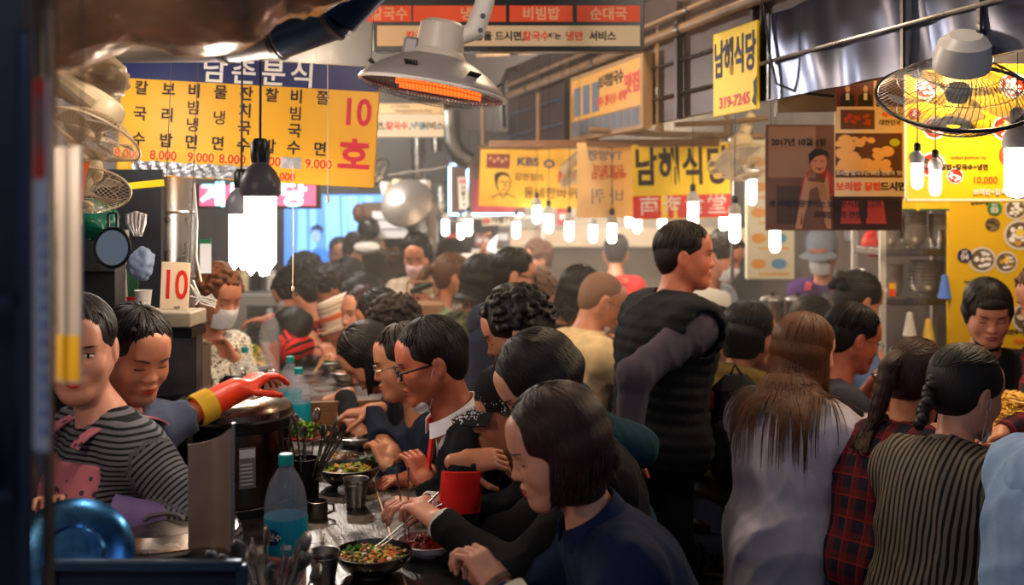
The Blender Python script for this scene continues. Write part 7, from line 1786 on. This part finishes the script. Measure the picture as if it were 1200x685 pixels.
far('woman with an auburn ponytail in a sage green sweater', 531, 324, 5.6, 15, hair='pony', hc='brown', top='#7d8a6c', seed=56, hlen=.22)
far('person in a white cap with a black mask', 550, 326, 5.9, 5, hair='short', hc='black', top='#3c3f48', seed=57, mask='b', hat=cap_hat('#d8cfc8'))
far('long haired person in a camouflage jacket', 566, 328, 5.2, 25, hair='long', hc='black', top=CAMO, seed=58, hlen=.20, lod=1, extra=shoulder_strap(BLACK, -1, .035))
far('man in glasses and a navy hoodie looking right', 603, 322, 4.95, 5, pitch=10, male=True, hair='short', hc='black', top='#1c2542', seed=59, glasses='black', hood=True, lod=1)
far('person with curly brown hair seen from behind', 633, 343, 5.5, 60, pitch=20, hair='curly', hc='brown', top='#3a3c44', seed=60, pose='sit')
far('vendor with ginger hair and a black mask behind the counter', 629, 303, 7.3, 205, hair='curly', hc='brown', top='#2b3550', mask='b', seed=61)
far('vendor in a red shirt and patterned apron seen from behind', 722, 296, 7.2, 80, hair='short', hc='black', top='#c81f1f', seed=62, sleeves=.45, extra=[apron(REDAP)], lod=2)
for k in (-1, 1): pass
far('person with long wavy black hair and a black coat with red piping', 681, 342, 4.95, 25, pitch=15, hair='long', hc='black', top='#1b1a1e', hlen=.20, hwave=.014, seed=63, lod=1, pose='sit', extra=shoulder_strap(RED, 1, .006, 'red_piping'))
far('old bald man in a beige jacket with glasses and a lowered mask', 706, 352, 4.55, 8, pitch=26, male=True, skin='mid', hair='crop', hc='stubble', top='#cdb388', seed=64, glasses='wire', mask='w chin', lod=1, pose='sit', collar='#cdb388', puff=.012, hands={'r': (742, 400, 4.5), 'l': 'table'}, body_yaw=25)
far('woman with long dark hair between the bald man and the walking man', 760, 372, 4.75, 30, pitch=20, hair='long', hc='black', top='#2a2730', hlen=.25, seed=65, pose='sit')
# the man walking past
m1 = person('man in a black padded vest over a grey shirt walking down the aisle', (803, 300, 3.8), 352, pitch=3, lod=0, male=True, skin='ruddy', hair='short', hc='dark', top='#4c454f', seed=66, pose='stand', body_yaw=18, hands={'r': (738, 522, 3.48, A(-1, -.5, -.1)), 'l': (800, 560, 3.9)}, eyes='open', extra=vest('#191a1e', .035, .006), bulk=1.1, trousers='#14151a', puff=.006)
# --- right counter, from the camera outwards
r8 = person('person in a light blue hoodie cut off by the right edge', (1292, 452, 2.42), 15, off=.1, pitch=10, lod=1, hair='bob', hc='black', top='#7f9cc4', seed=70, hood=True, puff=.022, bulk=1.08)
r7 = person('woman in a fine striped shirt with tied black hair and a lowered mask', (1133, 458, 2.88), 17, off=.12, pitch=14, lod=0, skin='fair', hair='tied', hc='black', top=STRIPE_BW, seed=71, mask='w chin', puff=.016, collar=STRIPE_BW, hands={'r': (1195, 555, 2.95), 'l': (1195, 560, 3.25)}, body_yaw=38)
bun = MB(); g_ = r7['g']
for j in range(9): bun.ball(g_(-.008+.006*math.sin(j*2), -.103-.003*j, .01-.016*j)-r7['org'], (.027-.0014*j, .022, .021), 12, 8)
bun.build('braid', HAIR['black'], r7['root'])
r6 = person('woman in a red and navy plaid shirt with a low ponytail', (1075, 446, 3.2), 28, off=.12, pitch=22, lod=0, skin='mid', hair='pony', hc='red', top=PLAID, seed=72, hlen=.34, puff=.014, body_yaw=40, hands={'r': (1125, 530, 3.2), 'l': 'table'})
r3 = person('young woman in a pale grey hoodie with very long brown hair', (943, 412, 3.42), 22, off=.06, pitch=10, lod=0, skin='fair', hair='long', hc='brown', top='#b9b4c4', seed=73, hlen=.43, hood=True, puff=.020, long=.16, body_yaw=42, hands={'r': (1005, 500, 3.3), 'l': (1000, 490, 3.7)}, bulk=1.05)
r4 = person('man with a flushed face and wire glasses lifting a spoon', (999, 396, 3.85), 8, off=.14, pitch=18, lod=0, male=True, skin='ruddy', hair='short', hc='black', top='#30313a', seed=74, glasses='wire', hands={'r': (1035, 476, 3.75, A(0, 0, -1)), 'l': (1030, 442, 4.0)}, curl=.7, sleeves=.6)
t = thing('soup_spoon', 'steel spoon lifted to the spectacled man\'s mouth', 'spoon', P(1033, 440, 3.78)); MB().tube([A(.03, 0, -.04), A(.01, 0, -.01), A(0, 0, 0)], .003, 6).build('handle', STEEL, t); MB().ball((-.018, 0, .003), (.022, .015, .008), 12, 6).build('spoon_bowl', STEEL, t)
r5 = person('woman in a denim shirt with a black hair bow', (1006, 352, 4.55), 14, off=.12, pitch=24, lod=1, skin='mid', hair='bun', hc='black', top='#5f79a8', seed=75, puff=.01, hands={'l': (1035, 440, 4.7), 'r': (1030, 432, 4.4)})
bw = MB()
for q in (-1, 1): bw.ball(r5['g'](q*.035, -.125, .02)-r5['org'], (.035, .016, .024), 10, 7, r5['Rh'])
bw.build('hair_bow', cloth('#101014'), r5['root'])
r2 = person('woman with a black bob in an olive quilted vest', (878, 391, 4.08), 14, off=.08, pitch=14, lod=0, skin='mid', hair='bob', hc='black', top='#8f8c98', seed=76, hlen=.075, extra=vest('#5e4c22', .028, .010, per=46.), long=.1, body_yaw=30)
t = thing('backpack', 'black backpack with a red tab between the olive vest and the pale hoodie', 'backpack', P(862, 505, 3.78), -.4)
MB().box((0, 0, 0), (.17, .16, .42), bev=.05).build('bag_body', cloth('#16171a'), t); MB().box((0, -.085, -.06), (.13, .04, .22), bev=.018).build('front_pocket', cloth('#1b1c20'), t); MB().box((-.075, -.06, .12), (.012, .012, .06)).build('red_tab', RED, t)
MB().tube([A(-.02, 0, .20), A(0, -.02, .25), A(.03, 0, .20)], .006, 6).build('grab_loop', BLACK, t); MB().tube([A(-.07, -.09, .08), A(0, -.105, .16), A(.07, -.09, .08)], .002, 4).build('zip', STEELD, t)
r1 = person('diner in a white brimmed hat with a black band', (829, 376, 4.55), 40, off=.1, pitch=14, lod=1, skin='mid', hair='short', hc='dark', top='#4a3a22', seed=77, hat=brim_hat(mat('hat_white', (.78,.76,.72), rough=.85, bump=.2), cloth('#141416'), brim=.150, drop=.03), body_yaw=40)
rb = person('vendor in a brown shirt with orange straps bending over', (948, 378, 4.95), 352, pitch=55, lod=2, hair='short', hc='dark', top='#7c4a30', seed=78, pose='bend', lean=80, hands={'l': 'fold', 'r': 'fold'}, extra=[apron(mat('apron_rust', (.45,.20,.12), rough=.8), strap=REDAP)], bulk=1.15)
rm = person('vendor with brown hair and a white mask looking down', (848, 300, 5.3), 315, pitch=25, lod=2, hair='curly', hc='dark', top='#a8b4c8', seed=79, pose='stand', mask='w', hands={'l': 'fold', 'r': 'fold'})
rv = person('vendor in a purple top with a patterned cap and a white mask', (963, 296, 5.95), 240, pitch=15, lod=2, hair='short', hc='black', top='#4a2d6a', seed=80, pose='stand', mask='w', hat=cap_hat('#8c9ab0'), extra=[apron(mat('apron_pink', (.85,.30,.38), rough=.7))], hands={'l': 'fold', 'r': 'fold'}, sleeves=.4)
r9 = person('young woman in a black sweater facing the camera with a lowered black mask', (1158, 366, 3.95), 256, pitch=22, lod=0, skin='fair', hair='bangs', hc='black', top='#141417', seed=81, mask='b chin', hlen=.02, lips=LIP, hands={'l': (1190, 470, 3.7), 'r': (1120, 470, 3.75)})
r10 = person('curly haired person in a plaid top at the far right edge', (1228, 352, 3.65), 190, pitch=20, lod=1, hair='curly', hc='brown', top=PLAID, seed=82, hands={'l': (1165, 512, 3.3, A(.3, 0, -1)), 'r': (1215, 480, 3.4)})
# --- stools under the seated diners
stool0 = None
def make_stool():
    t = thing('bar_stool', 'x', 'stool', (0, 0, 0))
    MB().lathe([(.001, .455), (.150, .455), (.160, .465), (.162, .485), (.150, .498), (.001, .500)], n=28).build('seat', mat('maroon_vinyl', (.30,.08,.07), rough=.35), t)
    MB().lathe([(.158, .448), (.160, .448), (.160, .463), (.158, .463)], n=28, close=True).build('seat_rim', STEELD, t)
    for k in range(4):
        a = k*math.pi/2+.785; MB().tube([A(.11*math.cos(a), .11*math.sin(a), .455), A(.17*math.cos(a), .17*math.sin(a), .0)], .011, 8).build('leg', DARK, t)
    MB().tube([A(.152*math.cos(a), .152*math.sin(a), .16) for a in np.linspace(0, 2*math.pi, 24, endpoint=False)], .008, 6, ring=True).build('foot_ring', DARK, t)
    return t
for (pel, seat, lab) in PEOPLE.get('seats', []):
    if pel[1] > 5.3: continue
    zt = max(.36, pel[2]-.105); words = lab.split()
    lb = 'maroon topped stool under the '+' '.join(words[:9])
    if stool0 is None: stool0 = make_stool(); o = stool0
    else: o = copy_tree(stool0)
    o.location = (pel[0], pel[1], 0); o.scale = (1, 1, zt/.5); o['label'] = lb; o['group'] = 'stools along the counters'
o = copy_tree(stool0, loc=(P(838, 0, 4.05)[0], 4.05, 0), label='empty maroon topped stool standing in the aisle'); o.scale = (1.1, 1.1, 1.03); o['group'] = 'stools along the counters'
# ------------------------------------------------------------------ haze volume added at the back to imitate bulb glow and lens veil
hz = bpy.data.materials.new('glow_veil'); hz.use_nodes = True; nt = hz.node_tree; nt.nodes.remove(nt.nodes['Principled BSDF'])
vs = nt.nodes.new('ShaderNodeVolumeScatter'); vs.inputs['Density'].default_value = .045; vs.inputs['Anisotropy'].default_value = .35; vs.inputs['Color'].default_value = (1, .93, .86, 1)
nt.links.new(vs.outputs[0], nt.nodes['Material Output'].inputs['Volume'])
o = MB().box((-.2, 6.9, 1.45), (5.6, 6.2, 2.6)).build('glow_haze', hz, smooth=False); tag(o, 'thin warm haze added to imitate the glow round the bulbs at the back', 'haze', kind='stuff')
